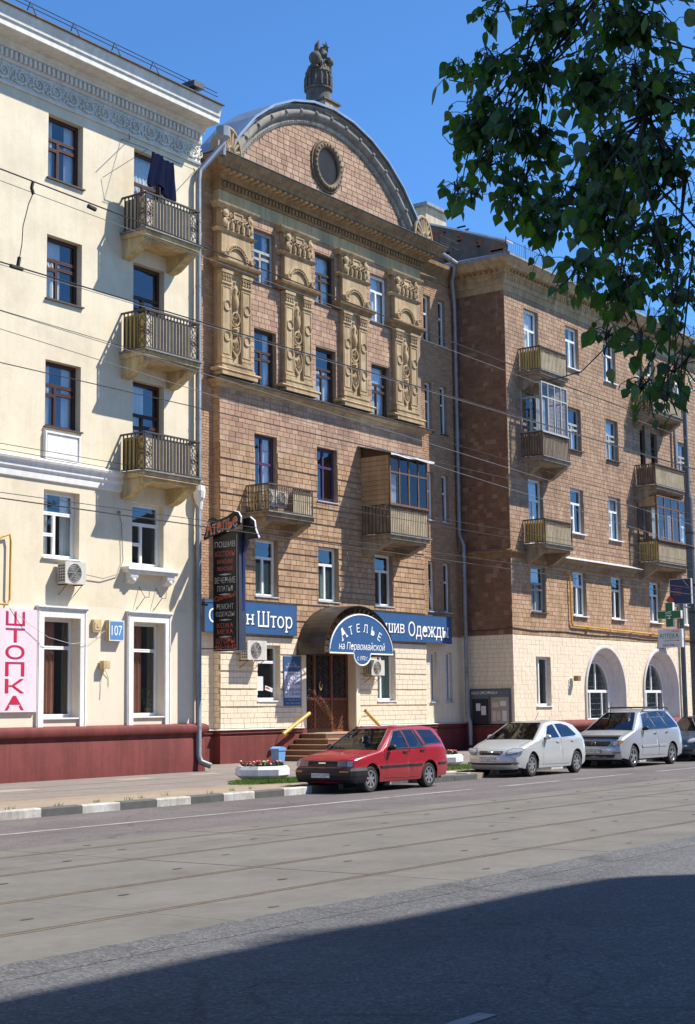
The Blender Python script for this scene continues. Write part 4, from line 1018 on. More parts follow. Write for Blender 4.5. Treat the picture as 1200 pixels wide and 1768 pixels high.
def pilaster(h, c, Y):
    f = front(0); hw = .77; wx = lambda o: link(o, p, (c, Y, 0)) if False else link(o, p, (c, Y, 0))
    first = not PIL
    if first:
        P = f.P; M = PIL
        m = MB(); D = .20                                            # the shaft: two side strips beside a sunk middle panel
        m.fbox(f, -hw, hw, 16.60, 18.0, 0, D); m.fbox(f, -hw, -.27, 13.45, 16.60, 0, D); m.fbox(f, .27, hw, 13.45, 16.60, 0, D); m.fbox(f, -.27, .27, 13.45, 16.60, 0, D - .09)
        M['pilaster'] = m.mesh('pilaster', 'stone_ochre')
        m = MB()
        for e, g, d in ((12.97, 13.08, .36), (13.22, 13.30, .30), (13.38, 13.46, .26)): m.fbox(f, -hw - d + D, hw + d - D, e, g, 0, d)
        m.sweep([(.24, 13.08), (.33, 13.10), (.36, 13.15), (.33, 13.20), (.24, 13.22)], [(-hw, 0), (-hw, -.001), (hw, -.001), (hw, 0)]); m.fbox(f, -hw - .02, hw + .02, 13.08, 13.38, 0, D + .03)
        for s in (-1, 1):
            for e, g, d in ((13.46, 13.55, .24), (13.58, 13.62, .225)): m.fbox(f, s * .52 - .27, s * .52 + .27, e, g, 0, d)
        M['base'] = m.mesh('base', 'stone_ochre')
        m = MB()                                                     # raised frames and half rings on the side strips
        for s in (-1, 1):
            ring(m, f, s * .52 - .21, s * .52 + .21, 13.72, 16.05, .028, D, D + .02)
            for z in (14.35, 15.40):
                m.tube([P(s * .52 + .02 + .17 * math.cos(a * .349), z + .17 * math.sin(a * .349), D + .02) for a in range(18)], .027, 5, closed=True)
            m.fbox(f, s * .52 - .27, s * .52 + .27, 16.14, 16.20, 0, D + .04)
            m.fbox(f, s * .52 - .29, s * .52 + .29, 16.50, 16.60, 0, D + .07)
            for k in range(4):
                spiral(m, f, s * .52 - .19 + k * .127, 16.40, .062, 1.2, D + .04, .022, n=10); m.ball(P(s * .52 - .19 + k * .127, 16.27, D + .02), .05, .05, .07, 6, 4)
        M['strip_relief'] = m.mesh('strip_relief', 'stone_ochre', 40)
        m = MB(); d = D - .09                                        # vase, star in a ring, shield with hammer and sickle
        m.lathe([(.02, 16.35), (.06, 16.3), (.04, 16.2), (.10, 16.12), (.12, 16.02), (.08, 15.9), (.14, 15.75), (.16, 15.6), (.13, 15.42), (.05, 15.28), (.10, 15.22)], 10, (0, -d, 0))
        for s in (-1, 1): m.tube([P(s * .09, 16.1, d + .05), P(s * .19, 16.0, d + .05), P(s * .15, 15.78, d + .05)], .022, 5)
        for k in range(5): m.tube([P(-.1 + k * .05, 15.7, d + .13 - abs(k - 2) * .02), P(-.04 + k * .02, 15.34, d + .09)], .016, 4)
        m.tube([P(.20 * math.cos(a * .314), 15.02 + .22 * math.sin(a * .314), d + .05) for a in range(20)], .034, 6, closed=True)
        st = [((.16 if k % 2 == 0 else .065) * math.sin(k * math.pi / 5), 15.02 + (.18 if k % 2 == 0 else .07) * math.cos(k * math.pi / 5)) for k in range(10)]
        k0 = len(m.v); m.v += [tuple(P(u, z, d + .02)) for u, z in st] + [tuple(P(0, 15.02, d + .09))]; m.f += [(k0 + i, k0 + (i + 1) % 10, k0 + 10) for i in range(10)]
        for k in range(7): m.ball(P(-.18 + k * .06, 14.74, d + .03), .045, .05, .04, 6, 4)
        m.lathe([(.12, 14.70), (.17, 14.64), (.14, 14.56), (.16, 14.5), (.10, 14.42)], 10, (0, -d, 0))
        m.tube([P(-.20, 14.45, d + .03), P(-.23, 14.2, d + .05), P(-.18, 13.9, d + .05), P(0, 13.68, d + .06), P(.18, 13.9, d + .05), P(.23, 14.2, d + .05), P(.20, 14.45, d + .03)], .035, 6)
        m.fprism(f, [(.19 * math.cos(a * .5236), 14.08 + .34 * math.sin(a * .5236)) for a in range(12)], d, d + .035)
        m.tube([P(.13 * math.cos(a), 14.10 + .17 * math.sin(a), d + .06) for a in (-2.6, -2.1, -1.6, -1.0, -.4, .2, .8, 1.3)], .026, 5, .012)
        m.tube([P(-.09, 13.88, d + .06), P(-.14, 13.82, d + .06)], .024, 5)
        m.tube([P(.10, 13.88, d + .065), P(-.08, 14.2, d + .065)], .022, 5); m.tube([P(-.15, 14.16, d + .07), P(-.02, 14.27, d + .07)], .04, 5)
        m.ball(P(0, 13.76, d + .05), .06, .05, .06, 6, 4)
        M['relief'] = m.mesh('relief', 'stone_ochre', 45)
        m = MB(); m.sweep([(D, 16.62), (D + .05, 16.66), (D + .06, 16.74), (D + .16, 16.80), (D + .19, 16.88), (D + .19, 16.92), (D, 16.97)], [(-hw, 0), (-hw, -.001), (hw, -.001), (hw, 0)]); M['lunette_ledge'] = m.mesh('lunette_ledge', 'stone_brown')
        m = MB()
        for r, t, dd in ((.60, .05, .03), (.50, .035, .04)): m.tube([P(r * math.cos(a * .2244), 16.97 + r * 1.0 * math.sin(a * .2244), D + dd) for a in range(15)], t, 6)
        for a in range(17): m.ball(P(.55 * math.cos(a * .196), 16.97 + .55 * math.sin(a * .196), D + .07), .038, .035, .038, 5, 4)
        for s in (-1, 1):
            m.ball(P(s * .70, 17.10, D + .05), .14, .11, .14, 8, 6); spiral(m, f, s * .70, 17.10, .13, 1.5, D + .14, .03, n=14)
        M['lunette'] = m.mesh('lunette', 'stone_ochre', 45)
        m = MB(); m.fbox(f, -hw - .03, hw + .03, 17.97, 18.85, 0, D + .02)
        m.sweep([(D, 17.90), (D + .05, 17.93), (D + .08, 18.0), (D, 18.04)], [(-hw, 0), (-hw, -.001), (hw, -.001), (hw, 0)])
        m.sweep([(D, 18.72), (D + .06, 18.78), (D + .14, 18.84), (D + .15, 18.90), (0, 18.93)], [(-hw, 0), (-hw, -.001), (hw, -.001), (hw, 0)])
        for k in range(5):
            u = -.56 + k * .28; m.tube([P(u, 18.08, D + .03), P(u, 18.22, D + .06), P(u, 18.33, D + .04)], .085, 7, .06); m.tube([P(u + .1 * math.cos(a * .63), 18.30 + .10 * math.sin(a * .63), D + .12) for a in range(6)], .026, 5)
        m.fbox(f, -.24, .24, 18.44, 18.68, 0, D + .08); ring(m, f, -.24, .24, 18.44, 18.68, .04, D + .08, D + .11)
        for s in (-1, 1):
            spiral(m, f, s * .66, 18.56, .16, 1.6, D + .10, .034, 1.57, s); m.ball(P(s * .66, 18.56, D + .08), .13, .08, .13, 8, 6); spiral(m, f, s * .38, 18.52, .10, 1.4, D + .09, .028, 0, -s)
            m.ball(P(s * .68, 18.24, D + .05), .11, .1, .17, 7, 5)
        M['capital'] = m.mesh('capital', 'stone_ochre', 45)
    p = link(bpy.data.objects.new('pilaster', PIL['pilaster']), h, (c, Y, 0))
    for k in ('base', 'strip_relief', 'relief', 'lunette_ledge', 'lunette', 'capital'): link(bpy.data.objects.new(k, PIL[k]), p, (c, Y, 0))
PIL = {}
def loggia(par, fr, u0, u1, z0, z1, dep, mt, lining, roof=False, cells=4, transom=.66, open_left=False):
    """glazed box standing on a balcony rail"""
    b = MB(); a, e = u0 + .05, u1 - .05; d = dep - .02; t = .055
    sl = Fr(fr.P(a, 0, 0), fr.D, -fr.U); sr = Fr(fr.P(e, 0, 0), fr.D, fr.U)
    ring(b, fr, a, e, z0, z1, t, d - .05, d); zt = z0 + (z1 - z0) * transom
    b.fbox(fr, a + t, e - t, zt - .03, zt + .03, d - .045, d + .004)
    b.fbox(fr, a - .04, e + .04, z0 - .04, z0, d - .07, d + .05)
    for k in range(1, cells): u = a + (e - a) * k / cells; b.fbox(fr, u - .035, u + .035, z0 + t, zt - .03, d - .05, d + .002); b.fbox(fr, u - .025, u + .025, zt + .03, z1 - t, d - .05, d + .002)
    fm = b.build('loggia_frame', mt, par)
    for k in range(cells):
        p, q = a + (e - a) * k / cells + .03, a + (e - a) * (k + 1) / cells - .03
        for e0, e1 in ((z0 + t, zt - .03), (zt + .03, z1 - t)):
            j = random.uniform(-.004, .004); MB().quad(fr.P(p, e0, d - .025 + j), fr.P(q, e0, d - .025), fr.P(q, e1, d - .025 - j), fr.P(p, e1, d - .025)).build('pane', 'loggia_glass', par, recalc=False)
    for s in (sl, sr):
        if lining == 'plank':
            n = 10
            for k in range(n):
                e0, e1 = z0 + (z1 - z0) * k / n, z0 + (z1 - z0) * (k + 1) / n
                MB().fbox(s, .02, d - .06, e0 + .006, e1 - .006, -.03, random.uniform(-.004, .004)).build('plank', 'wood_lining', par)
            MB().fbox(s, .02, d - .06, z0, z1, -.05, -.032).build('side_wall', 'wood_dark', par)
        else:
            m = MB(); ring(m, s, .02, d - .055, z0, z1, t, -.05, 0); m.fbox(s, .02 + t, d - .055 - t, zt - .03, zt + .03, -.045, .002); m.fbox(s, d * .48 - .03, d * .48 + .03, z0 + t, zt - .03, -.045, .002)
            m.build('side_frame', mt, par)
            for p, q in ((.08, d * .48 - .03), (d * .48 + .03, d - .11)): MB().quad(s.P(p, z0 + t, -.02), s.P(q, z0 + t, -.02), s.P(q, zt - .03, -.02), s.P(p, zt - .03, -.02)).build('pane', 'loggia_glass', par, recalc=False)
            if lining == 'fascia': MB().fbox(s, .08, d - .11, zt + .035, z1 - t, -.035, -.015).build('upper_panel', 'wood_lining', par)
            else: MB().quad(s.P(.08, zt + .03, -.02), s.P(d - .11, zt + .03, -.02), s.P(d - .11, z1 - t, -.02), s.P(.08, z1 - t, -.02)).build('pane', 'loggia_glass', par, recalc=False)
    cb = MB(); drape(cb, fr, a + .15, a + .9, z0 + .02, zt, d - .35, 5); cb.build('curtain', 'curtain_white', par, recalc=False)
    if roof:
        P = fr.P; r = MB(); n = 10
        for k in range(n):
            p, q = u0 - .14 + (u1 - u0 + .28) * k / n, u0 - .14 + (u1 - u0 + .28) * (k + 1) / n; w0, w1 = .02 * math.sin(k * 1.3), .02 * math.sin((k + 1) * 1.3)
            r.hexa([P(p, z1 + .02 + w0, dep + .16), P(q, z1 + .02 + w1, dep + .16), P(q, z1 + .42, 0), P(p, z1 + .42, 0), P(p, z1 + .05 + w0, dep + .17), P(q, z1 + .05 + w1, dep + .17), P(q, z1 + .45, 0), P(p, z1 + .45, 0)])
        r.build('loggia_roof', 'roof_metal', par); v = MB()
        for k in range(n):
            p, q = u0 - .14 + (u1 - u0 + .28) * k / n, u0 - .14 + (u1 - u0 + .28) * (k + 1) / n; w0, w1 = .02 * math.sin(k * 1.3), .02 * math.sin((k + 1) * 1.3); v.quad(P(p, z1 - .05 + w0, dep + .19), P(q, z1 - .05 + w1, dep + .19), P(q, z1 + .055 + w1, dep + .17), P(p, z1 + .055 + w0, dep + .17))
        v.build('roof_edge', 'sill_metal', par)
        for s in (sl, sr): MB().add([s.P(0, z1, -.02), s.P(d, z1, -.02), s.P(d, z1 + .03, -.02), s.P(0, z1 + .40, -.02), s.P(0, z1, -.05), s.P(d, z1, -.05), s.P(d, z1 + .03, -.05), s.P(0, z1 + .40, -.05)], [(0, 1, 2, 3), (4, 7, 6, 5), (0, 4, 5, 1), (2, 6, 7, 3)]).build('gable_board', 'wood_dark', par)
def entrance(h, f):
    # double door with a fixed leaf, wrought grilles over the glass, lattice on the wooden lower panels
    d = -.30; fr = MB(); ring(fr, f, 42.87, 45.87, 1.06, 3.92, .09, d - .08, d)
    for u in (43.83, 44.85): fr.fbox(f, u - .05, u + .05, 1.15, 3.83, d - .07, d + .005)
    dr = fr.build('entrance_door', 'door_wood', h)
    for a, b in ((42.96, 43.78), (43.88, 44.80), (44.90, 45.78)):
        lf = MB(); lf.fbox(f, a + .008, b - .008, 1.16, 2.20, d - .06, d - .015); lf.fbox(f, a + .008, b - .008, 2.20, 2.26, d - .06, d); lf.build('lower_panel', 'door_wood', dr)
        MB().fbox(f, a + .008, b - .008, 2.262, 3.82, d - .06, d - .045).build('glass', 'door_glass', dr)
        g = MB(); n = 5; w = (b - a) / n
        for k in range(-6, n + 1):                                    # diagonal lattice
            for s in (1, -1):
                u0 = a + (k * w if s > 0 else (b - a) - k * w); pts = []
                for z in (1.18, 2.18):
                    u = u0 + s * (z - 1.18) * w / .17; pts.append((u, z))
                (p, e), (q, g_) = pts
                lo, hi = (a + .02, b - .02)
                def cut(u): return 1.18 + (u - p) * (g_ - e) / (q - p)
                c = sorted([(p, e), (q, g_)]); u_a, u_b = max(c[0][0], lo), min(c[1][0], hi)
                if u_b - u_a > .03:
                    za, zb = cut(u_a), cut(u_b); g.tube([f.P(u_a, za, d + .004), f.P(u_b, zb, d + .004)], .012, 4)
        g.build('lattice', 'wood_dark', dr)
        g = MB(); m = (a + b) / 2
        for z in (2.45, 2.95, 3.45):
            for s in (-1, 1):
                spiral(g, f, m + s * .17, z, .15, 1.4, d - .02, .014, 0, s); spiral(g, f, m + s * .17, z + .22, .1, 1.2, d - .02, .012, 3.14, -s)
            g.tube([f.P(m, z - .2, d - .02), f.P(m - .2, z, d - .02), f.P(m, z + .25, d - .02), f.P(m + .2, z, d - .02), f.P(m, z - .2, d - .02)], .014, 4)
        ring(g, f, a + .03, b - .03, 2.28, 3.8, .018, d - .03, d - .01); g.build('grille', 'iron_rust', dr, 50)
    m = MB(); m.tube([f.P(44.1, 2.55, d + .06), f.P(44.02, 2.65, d + .07), f.P(44.02, 2.78, d + .07), f.P(44.1, 2.86, d + .06)], .03, 6, .012); m.tube([f.P(44.1, 2.55, d + .06), f.P(44.17, 2.65, d + .07), f.P(44.18, 2.76, d + .07)], .03, 6, .012)
    m.build('door_knocker', 'rail_yellow', dr, 50); MB().fbox(f, 43.86, 43.90, 2.3, 2.36, d, d + .1).build('handle', 'chrome', dr)
    p = MB(); p.fbox(f, 42.62, 42.868, 1.225, 3.95, .001, .06); p.fbox(f, 45.872, 46.12, 1.225, 3.95, .001, .06); p.fbox(f, 42.62, 46.12, 3.92, 4.1, .001, .06); p.build('door_surround', 'plaster_pale', h)
    p = MB(); p.fbox(f, 42.62, 42.868, .15, 1.224, .001, .075); p.fbox(f, 45.872, 46.12, .15, 1.224, .001, .075); p.build('door_surround_base', 'plinth_red', h)
house_ornate()

# ------------------------------------------------------------------ tiled house on the right
def house_tiled():
    Y, XC, XE = 30.67, 53.9, 92.0; f, fl = front(Y), flank(XC)
    h = thing('apartment_building', 'brown tiled corner apartment house with arched shop windows and slatted balconies', 'building', (66, 38, .15))
    T = Tiler(h, 'tile'); rooms = MB(); dp = .2
    cx = [56.15, 59.86, 63.57, 67.62, 71.6, 75.3, 79.0]
    ops = []
    for i, (e, g) in enumerate([(16.66, 18.55), (13.0, 14.9), (9.32, 11.30), (5.72, 7.66)]):
        for k, c in enumerate(cx):
            if k in (3,) and i < 3: ops += [(66.55, 67.15, e - .75, g, dp), (67.75, 68.5, e, g, dp)]
            elif k == 0 and i < 3: ops.append((c - .62, c + .62, e - .8, g, dp))
            else: ops.append((c - .62, c + .62, e, g, dp))
    gops = [(55.78, 57.02, 1.88, 3.90, .22)]; arches = [62.08, 67.92, 73.8]
    w = MB(); wall_mb(w, f, XC, XE, 4.75, 20.2, ops); w.quad((XC, Y, .1), (XC, 44, .1), (XC, 44, 20.2), (XC, Y, 20.2)); w.build('wall', 'mortar', h)
    # ground storey with arched openings: cells, then the spandrels over each arch
    R0 = 1.93; zs = 2.50; w = MB(); sq = [(c - R0, c + R0, 1.25, zs + R0, 0) for c in arches]
    us = wall_mb(w, f, XC, XE, 1.0, 4.75, gops + sq)
    for c in arches:
        n = 24
        for i in range(n):
            a0, a1 = math.pi * i / n, math.pi * (i + 1) / n
            p, q = (c + R0 * math.cos(a0), zs + R0 * math.sin(a0)), (c + R0 * math.cos(a1), zs + R0 * math.sin(a1))
            w.quad(f.P(*p), f.P(p[0], zs + R0), f.P(q[0], zs + R0), f.P(*q))
    w.build('ground_storey_wall', 'mortar_cream', h)
    def keep(a, b, e, g):
        for c in arches:
            du = 0 if a < c < b else min(abs(a - c), abs(b - c))
            if e < zs and du < R0 + .02: return False
            if g > zs and math.hypot(du, max(0, e - zs)) < R0 + .03: return False
        return True
    T.area(f, XC, 78, 1.28, 4.75, .187, .34, 'tile_painted', gops, keep=keep, gap=.006, proud=.006)
    T.area(f, XC, 78, 4.77, 7.92, .18, .33, 'tile_tan', ops); T.area(f, XC, 78, 8.2, 18.98, .18, .33, 'tile_brown', ops)
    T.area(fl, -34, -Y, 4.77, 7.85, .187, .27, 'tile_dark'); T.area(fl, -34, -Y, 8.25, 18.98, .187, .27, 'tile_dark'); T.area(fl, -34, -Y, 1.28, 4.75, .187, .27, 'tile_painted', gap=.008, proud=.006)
    # arched windows: stepped grey surround, white frame
    for c in arches:
        def prof(rs): 
            m = MB(); n = 28; pts = []
            for r, d in rs:
                ln = [f.P(c + r, 1.25, d)] + [f.P(c + r * math.cos(math.pi * i / n), zs + r * math.sin(math.pi * i / n), d) for i in range(n + 1)] + [f.P(c - r, 1.25, d)]
                pts.append(ln)
            for A, B in zip(pts, pts[1:]):
                for i in range(len(A) - 1): m.quad(A[i], A[i + 1], B[i + 1], B[i])
            return m
        s = prof([(2.02, .0), (2.02, .05), (1.98, .07), (1.90, .07), (1.86, .03), (1.84, -.02), (1.64, -.35), (1.60, -.33), (1.56, -.37), (1.32, -.52), (1.32, -.7)]).build('arch_surround', 'arch_grey', h, 25)
        r = 1.31; d = -.50; fm = MB(); n = 24; o = [(c + r * math.cos(math.pi * i / n), zs + r * math.sin(math.pi * i / n)) for i in range(n + 1)]; q = [(c + (r - .06) * math.cos(math.pi * i / n), zs + (r - .06) * math.sin(math.pi * i / n)) for i in range(n + 1)]
        for i in range(n): fm.hexa([f.P(*o[i], d - .06), f.P(*o[i + 1], d - .06), f.P(*q[i + 1], d - .06), f.P(*q[i], d - .06), f.P(*o[i], d), f.P(*o[i + 1], d), f.P(*q[i + 1], d), f.P(*q[i], d)])
        for u0, u1, e, g in ((c - r, c - r + .07, 1.25, zs), (c + r - .07, c + r, 1.25, zs), (c - r + .07, c + r - .07, 1.25, 1.32), (c - r + .07, c + r - .07, zs - .06, zs + .06), (c - .035, c + .035, zs + .06, zs + r - .05), (c - .62, c - .56, 1.32, zs - .06), (c + .56, c + .62, 1.32, zs - .06)): fm.fbox(f, u0, u1, e, g, d - .06, d + .004)
        wn = fm.build('arched_window', 'pvc_white', h)
        MB().quad(f.P(c - r, 1.26, d - .03), f.P(c + r, 1.26, d - .03), f.P(c + r, zs, d - .03), f.P(c - r, zs, d - .03)).build('pane', 'window_glass', wn, recalc=False)
        MB().poly([f.P(u, z, d - .03) for u, z in q]).build('pane', 'window_glass', wn, recalc=False)
        b = MB()                                                      # window bars inside
        for k in range(14): b.tube([f.P(c - 1.2 + k * .18, 1.3, d - .2), f.P(c - 1.2 + k * .18, 3.2, d - .2)], .008, 4)
        for k in range(8): b.tube([f.P(c - 1.2, 1.45 + k * .25, d - .2), f.P(c + 1.2, 1.45 + k * .25, d - .2)], .008, 4)
        b.build('window_bars', 'wood_grey', wn)
        MB().fbox(f, c - 1.55, c + 1.55, 1.2, 1.25, -.56, .06).build('sill', 'sill_metal', wn)
        k = [f.P(c - 1.8, 1, -.75), f.P(c + 1.8, 1, -.75), f.P(c + 1.8, 4.3, -.75), f.P(c - 1.8, 4.3, -.75)]; e = [q_ - Vector((0, -2.2, 0)) for q_ in k]
        for i in range(4): rooms.quad(k[i], k[(i + 1) % 4], e[(i + 1) % 4], e[i])
        rooms.quad(*e)
    # windows
    st = {}
    for i, o in enumerate(ops):
        z = o[3]; wd = o[1] - o[0]; top = z > 18; third = 14 < z < 15
        mt = 'wood_grey' if third and wd > 1 else 'pvc_white'
        if o[0] < 57 and top: mt = 'pvc_white'
        if 66 < o[0] < 69 and third: mt = 'wood_dark'
        if o[0] < 57 and z < 8: mt = 'wood_grey'
        cl = 'grey' if mt != 'pvc_white' else ('slim' if wd < .9 else ('three' if 11 < z < 12 and o[0] > 58 else 'pair'))
        window(h, f, *o[:4], dp, mt, cl, ('full', 'two', None, 'half', 'full', None)[i % 6], 'pvc_white' if mt == 'pvc_white' else 'iron_rust', rooms if o[0] < 74 else None, cmat='curtain_white' if top else 'curtain_blue', sill_d=.12)
    window(h, f, *gops[0][:4], .22, 'pvc_white', 'left', None, 'pvc_white', rooms)
    rooms.build('interior', 'room', h, recalc=False)
    # plinth with a fat roll, belt, covered ledge, cornice
    pth = [(XC, 36), (XC, Y), (XE, Y)]
    MB().sweep([(.14, .05), (.14, .80), (.10, .84), (.13, .90), (.24, .94), (.30, 1.02), (.30, 1.12), (.24, 1.20), (.12, 1.26), (0, 1.28)], pth[1:]).build('plinth', 'plinth_red', h, 40)
    MB().sweep([(.06, .05), (.06, 1.02), (.03, 1.04), (.03, 1.1), (.08, 1.13), (.08, 1.24), (0, 1.27)], [(XC, 36), (XC, Y)]).build('plinth', 'plinth_red', h, 40)
    MB().sweep([(0, 7.86), (.05, 7.90), (.06, 8.04), (.16, 8.10), (.17, 8.17), (0, 8.22)], [(XC, 36), (XC, Y), (55.1, Y)]).build('belt_ledge', 'stone_brown', h, 30)
    MB().sweep([(0, 7.72), (.16, 7.76), (.2, 7.92), (.44, 8.0), (.46, 8.06), (0, 8.2)], [(57.4, Y), (65.3, Y)]).build('belt_ledge', 'slab_stone', h, 30)
    MB().sweep([(0, 8.205), (.50, 8.065), (.50, 8.085), (0, 8.25)], [(57.35, Y), (65.35, Y)]).build('ledge_cover', 'sill_metal', h)
    pr = [(0, 18.96), (.05, 18.98), (.06, 19.22), (.12, 19.25), (.13, 19.42), (.17, 19.44), (.20, 19.62), (.30, 19.66), (.32, 19.78), (.52, 19.84), (.60, 19.98), (.74, 20.12), (.78, 20.20), (0, 20.40)]
    MB().sweep(pr, pth).build('cornice', 'stone_ochre', h, 28)
    MB().sweep([(.80, 20.15), (.80, 20.26), (.4, 20.34), (.0, 20.44)], pth).build('eaves_gutter', 'galvanised', h)
    for (fr_, u0, u1) in ((f, XC, 80), (fl, -35, -Y)):
        dm = MB().fbox(Fr((0, 0, 0), fr_.U, fr_.D), -.05, .05, 0, .17, .13, .21).mesh('dentil', 'stone_ochre'); u = u0 + .08
        while u < u1: link(bpy.data.objects.new('dentil', dm), h, fr_.P(u, 19.44, 0)); u += .2
        dm = MB().fbox(Fr((0, 0, 0), fr_.U, fr_.D), -.055, .055, 0, .10, .3, .42).mesh('dentil', 'stone_brown'); u = u0 + .08
        while u < u1: link(bpy.data.objects.new('dentil', dm), h, fr_.P(u, 19.69, 0)); u += .26
    # roof, guard rail, fire wall and chimney
    r = MB().quad((XC - .78, Y - .78, 20.28), (XE, Y - .78, 20.28), (XE, Y + 7, 20.9), (XC + .6, Y + 7, 20.9)); r.quad((XC - .78, Y - .78, 20.28), (XC + .6, Y + 7, 20.9), (XC + .6, 44, 20.4), (XC - .78, 44, 20.28)); r.quad((XC + .6, Y + 7, 20.9), (XE, Y + 7, 20.9), (XE, 44, 20.4), (XC + .6, 44, 20.4)); rf = r.build('roof', 'roof_metal', h)
    g = MB(); gx = XC - .3
    for z in (20.52, 21.02): g.tube([(gx, Y - .35, z), (XE, Y - .35, z)], .013, 4)
    x = gx
    while x < 84: g.tube([(x, Y - .35, 20.3), (x, Y - .35, 21.02)], .007, 4); x += .16
    x = gx
    while x < 84: g.tube([(x, Y - .35, 20.3), (x, Y - .35, 21.12)], .02, 4); x += 1.6
    g.build('roof_rail', 'iron_black', rf)
    fw = MB().add([(54.6, 31.0, 20.4), (54.6, 36.5, 20.4), (54.6, 36.5, 23.4), (54.6, 31.0, 21.25), (54.95, 31.0, 20.4), (54.95, 36.5, 20.4), (54.95, 36.5, 23.4), (54.95, 31.0, 21.25)], [(0, 1, 2, 3), (7, 6, 5, 4), (0, 3, 7, 4), (1, 5, 6, 2), (3, 2, 6, 7)]).build('fire_wall', 'firewall', h)
    MB().add([(54.5, 30.8, 21.22), (54.5, 36.5, 23.43), (55.05, 36.5, 23.43), (55.05, 30.8, 21.22), (54.5, 30.8, 21.30), (54.5, 36.5, 23.51), (55.05, 36.5, 23.51), (55.05, 30.8, 21.30)], [(0, 3, 2, 1), (4, 5, 6, 7), (0, 1, 5, 4), (3, 7, 6, 2), (0, 4, 7, 3)]).build('wall_coping', 'sill_metal', fw)
    bk = MB(); s = flank(54.6); rnd = random.Random(3)
    for cy, cz_ in ((34.3, 22.2), (33.4, 21.8), (33.2, 22.15), (34.0, 21.1), (34.2, 20.85), (31.4, 21.0), (31.3, 20.8), (31.6, 20.9), (32.4, 21.4)):
        for k in range(7):
            u, z = -cy + rnd.uniform(-.35, .35), cz_ + rnd.uniform(-.14, .14); z = round(z / .085) * .085; bk.fbox(s, u, u + .22, z, z + .07, -.01, .012)
    tag(bk.build('exposed_bricks', 'red_brick', fw), kind='stuff')
    b = MB().box(31.0, 31.03, 30.9, 30.95, 20, 20.01)
    c = MB().box(58.6, 60.4, 37.4, 39.4, 21, 25.2); ch = c.build('chimney', 'chimney_plaster', h); MB().box(58.4, 60.6, 37.2, 39.6, 25.2, 25.35).build('chimney_cap', 'galvanised', ch)
    # downpipe further along
    downpipe('downpipe', h, [(71.8, 29.9, 20.1), (71.6, 30.2, 19.2), (70.3, 30.5, 18.3), (70.3, 30.5, 4.0), (70.3, 30.5, 1.3)], .09, sleeves=(16, 13, 10, 7, 5))
    downpipe('downpipe', h, [(66.9, 30.6, 19.0), (66.9, 30.6, 13)], .04, 'iron_rust')
    # balconies, two stacks
    for u0, u1, stack in ((54.95, 57.35, 0), (65.85, 69.3, 1)):
        for i, (zs, zr) in enumerate(((15.66, 16.68), (12.06, 13.09), (8.46, 9.48))):
            b = balcony(h, f, u0, u1, zs, zr, 1.06, 'slats', 'slab_stone', 'slat_tan' if (i != 1 or stack) else 'slat_brown', 'balcony_ochre' if i != 1 else 'slat_brown', rail=True, drop=.6)
            if stack == 0 and i == 1: loggia(b, f, u0 + .03, u1, 13.09, 15.2, 1.04, 'wood_grey', 'glass', cells=4, transom=.70)
            if stack == 1 and i == 2: loggia(b, f, u0 + .03, u1, 9.50, 11.6, 1.06, 'wood_glazing', 'fascia', cells=4, transom=.74)
    T.flush(); return h
house_tiled()

# ------------------------------------------------------------------ the building across the street, behind the camera (its shade lies on the road)
def house_behind():
    h = thing('apartment_building', 'plain apartment block across the street, seen only by its shade', 'building', (0, -12, 0))
    pts = [(-40, 21.6), (19, 21.7), (21.5, 21.75), (24, 21.55), (26.5, 21.46), (27.4, 21.25), (27.6, 20.9)]
    b = MB(); f = front(0)
    b.fprism(Fr((0, -4, 0), (1, 0, 0), (0, -1, 0)), [(27.6, .1), (-40, .1)] + pts, 0, 18); b.build('wall', 'plaster_cream', h)
    g = MB(); s = Fr((0, -4, 0), (-1, 0, 0), (0, 1, 0))
    for k in range(18):
        for z in (2, 5.4, 8.8, 12.2, 15.6, 18.4): g.fbox(s, -25 + k * 3.4, -23.7 + k * 3.4, z, z + 1.8, -.05, .02)
    g.build('window', 'door_glass', h)
    a = MB(); a.tube([(23.2, -4.6, 21), (23.2, -4.6, 23.2)], .05, 5)  # unseen antenna, added to cast small branch-like streaks at the road's shade edge
    for z, l in ((22.2, .9), (22.5, .8), (22.8, .7), (23.1, .5)): a.tube([(23.2 - l, -4.6, z), (23.2 + l, -4.6, z)], .035, 4)
    a.box(20.2, 20.9, -6, -5, 21, 22.0); a.build('shadow_antenna', 'iron_black', h)
house_behind()
def house_opposite():
    # the row further along the opposite pavement: only its reflection shows, in the lower panes
    h = thing('apartment_building', 'long low house row far along the opposite pavement, seen only mirrored in panes', 'building', (95, -14, .15))
    MB().box(46, 190, -22, -7, .1, 13.5).build('wall', 'facing_block', h); s = Fr((0, -7, 0), (-1, 0, 0), (0, 1, 0)); g = MB()
    for k in range(34):
        for z in (1.6, 5.0, 8.4): g.fbox(s, -188 + k * 4.2, -186.6 + k * 4.2, z, z + 1.9, -.05, .02)
    g.build('window', 'door_glass', h)
house_opposite()

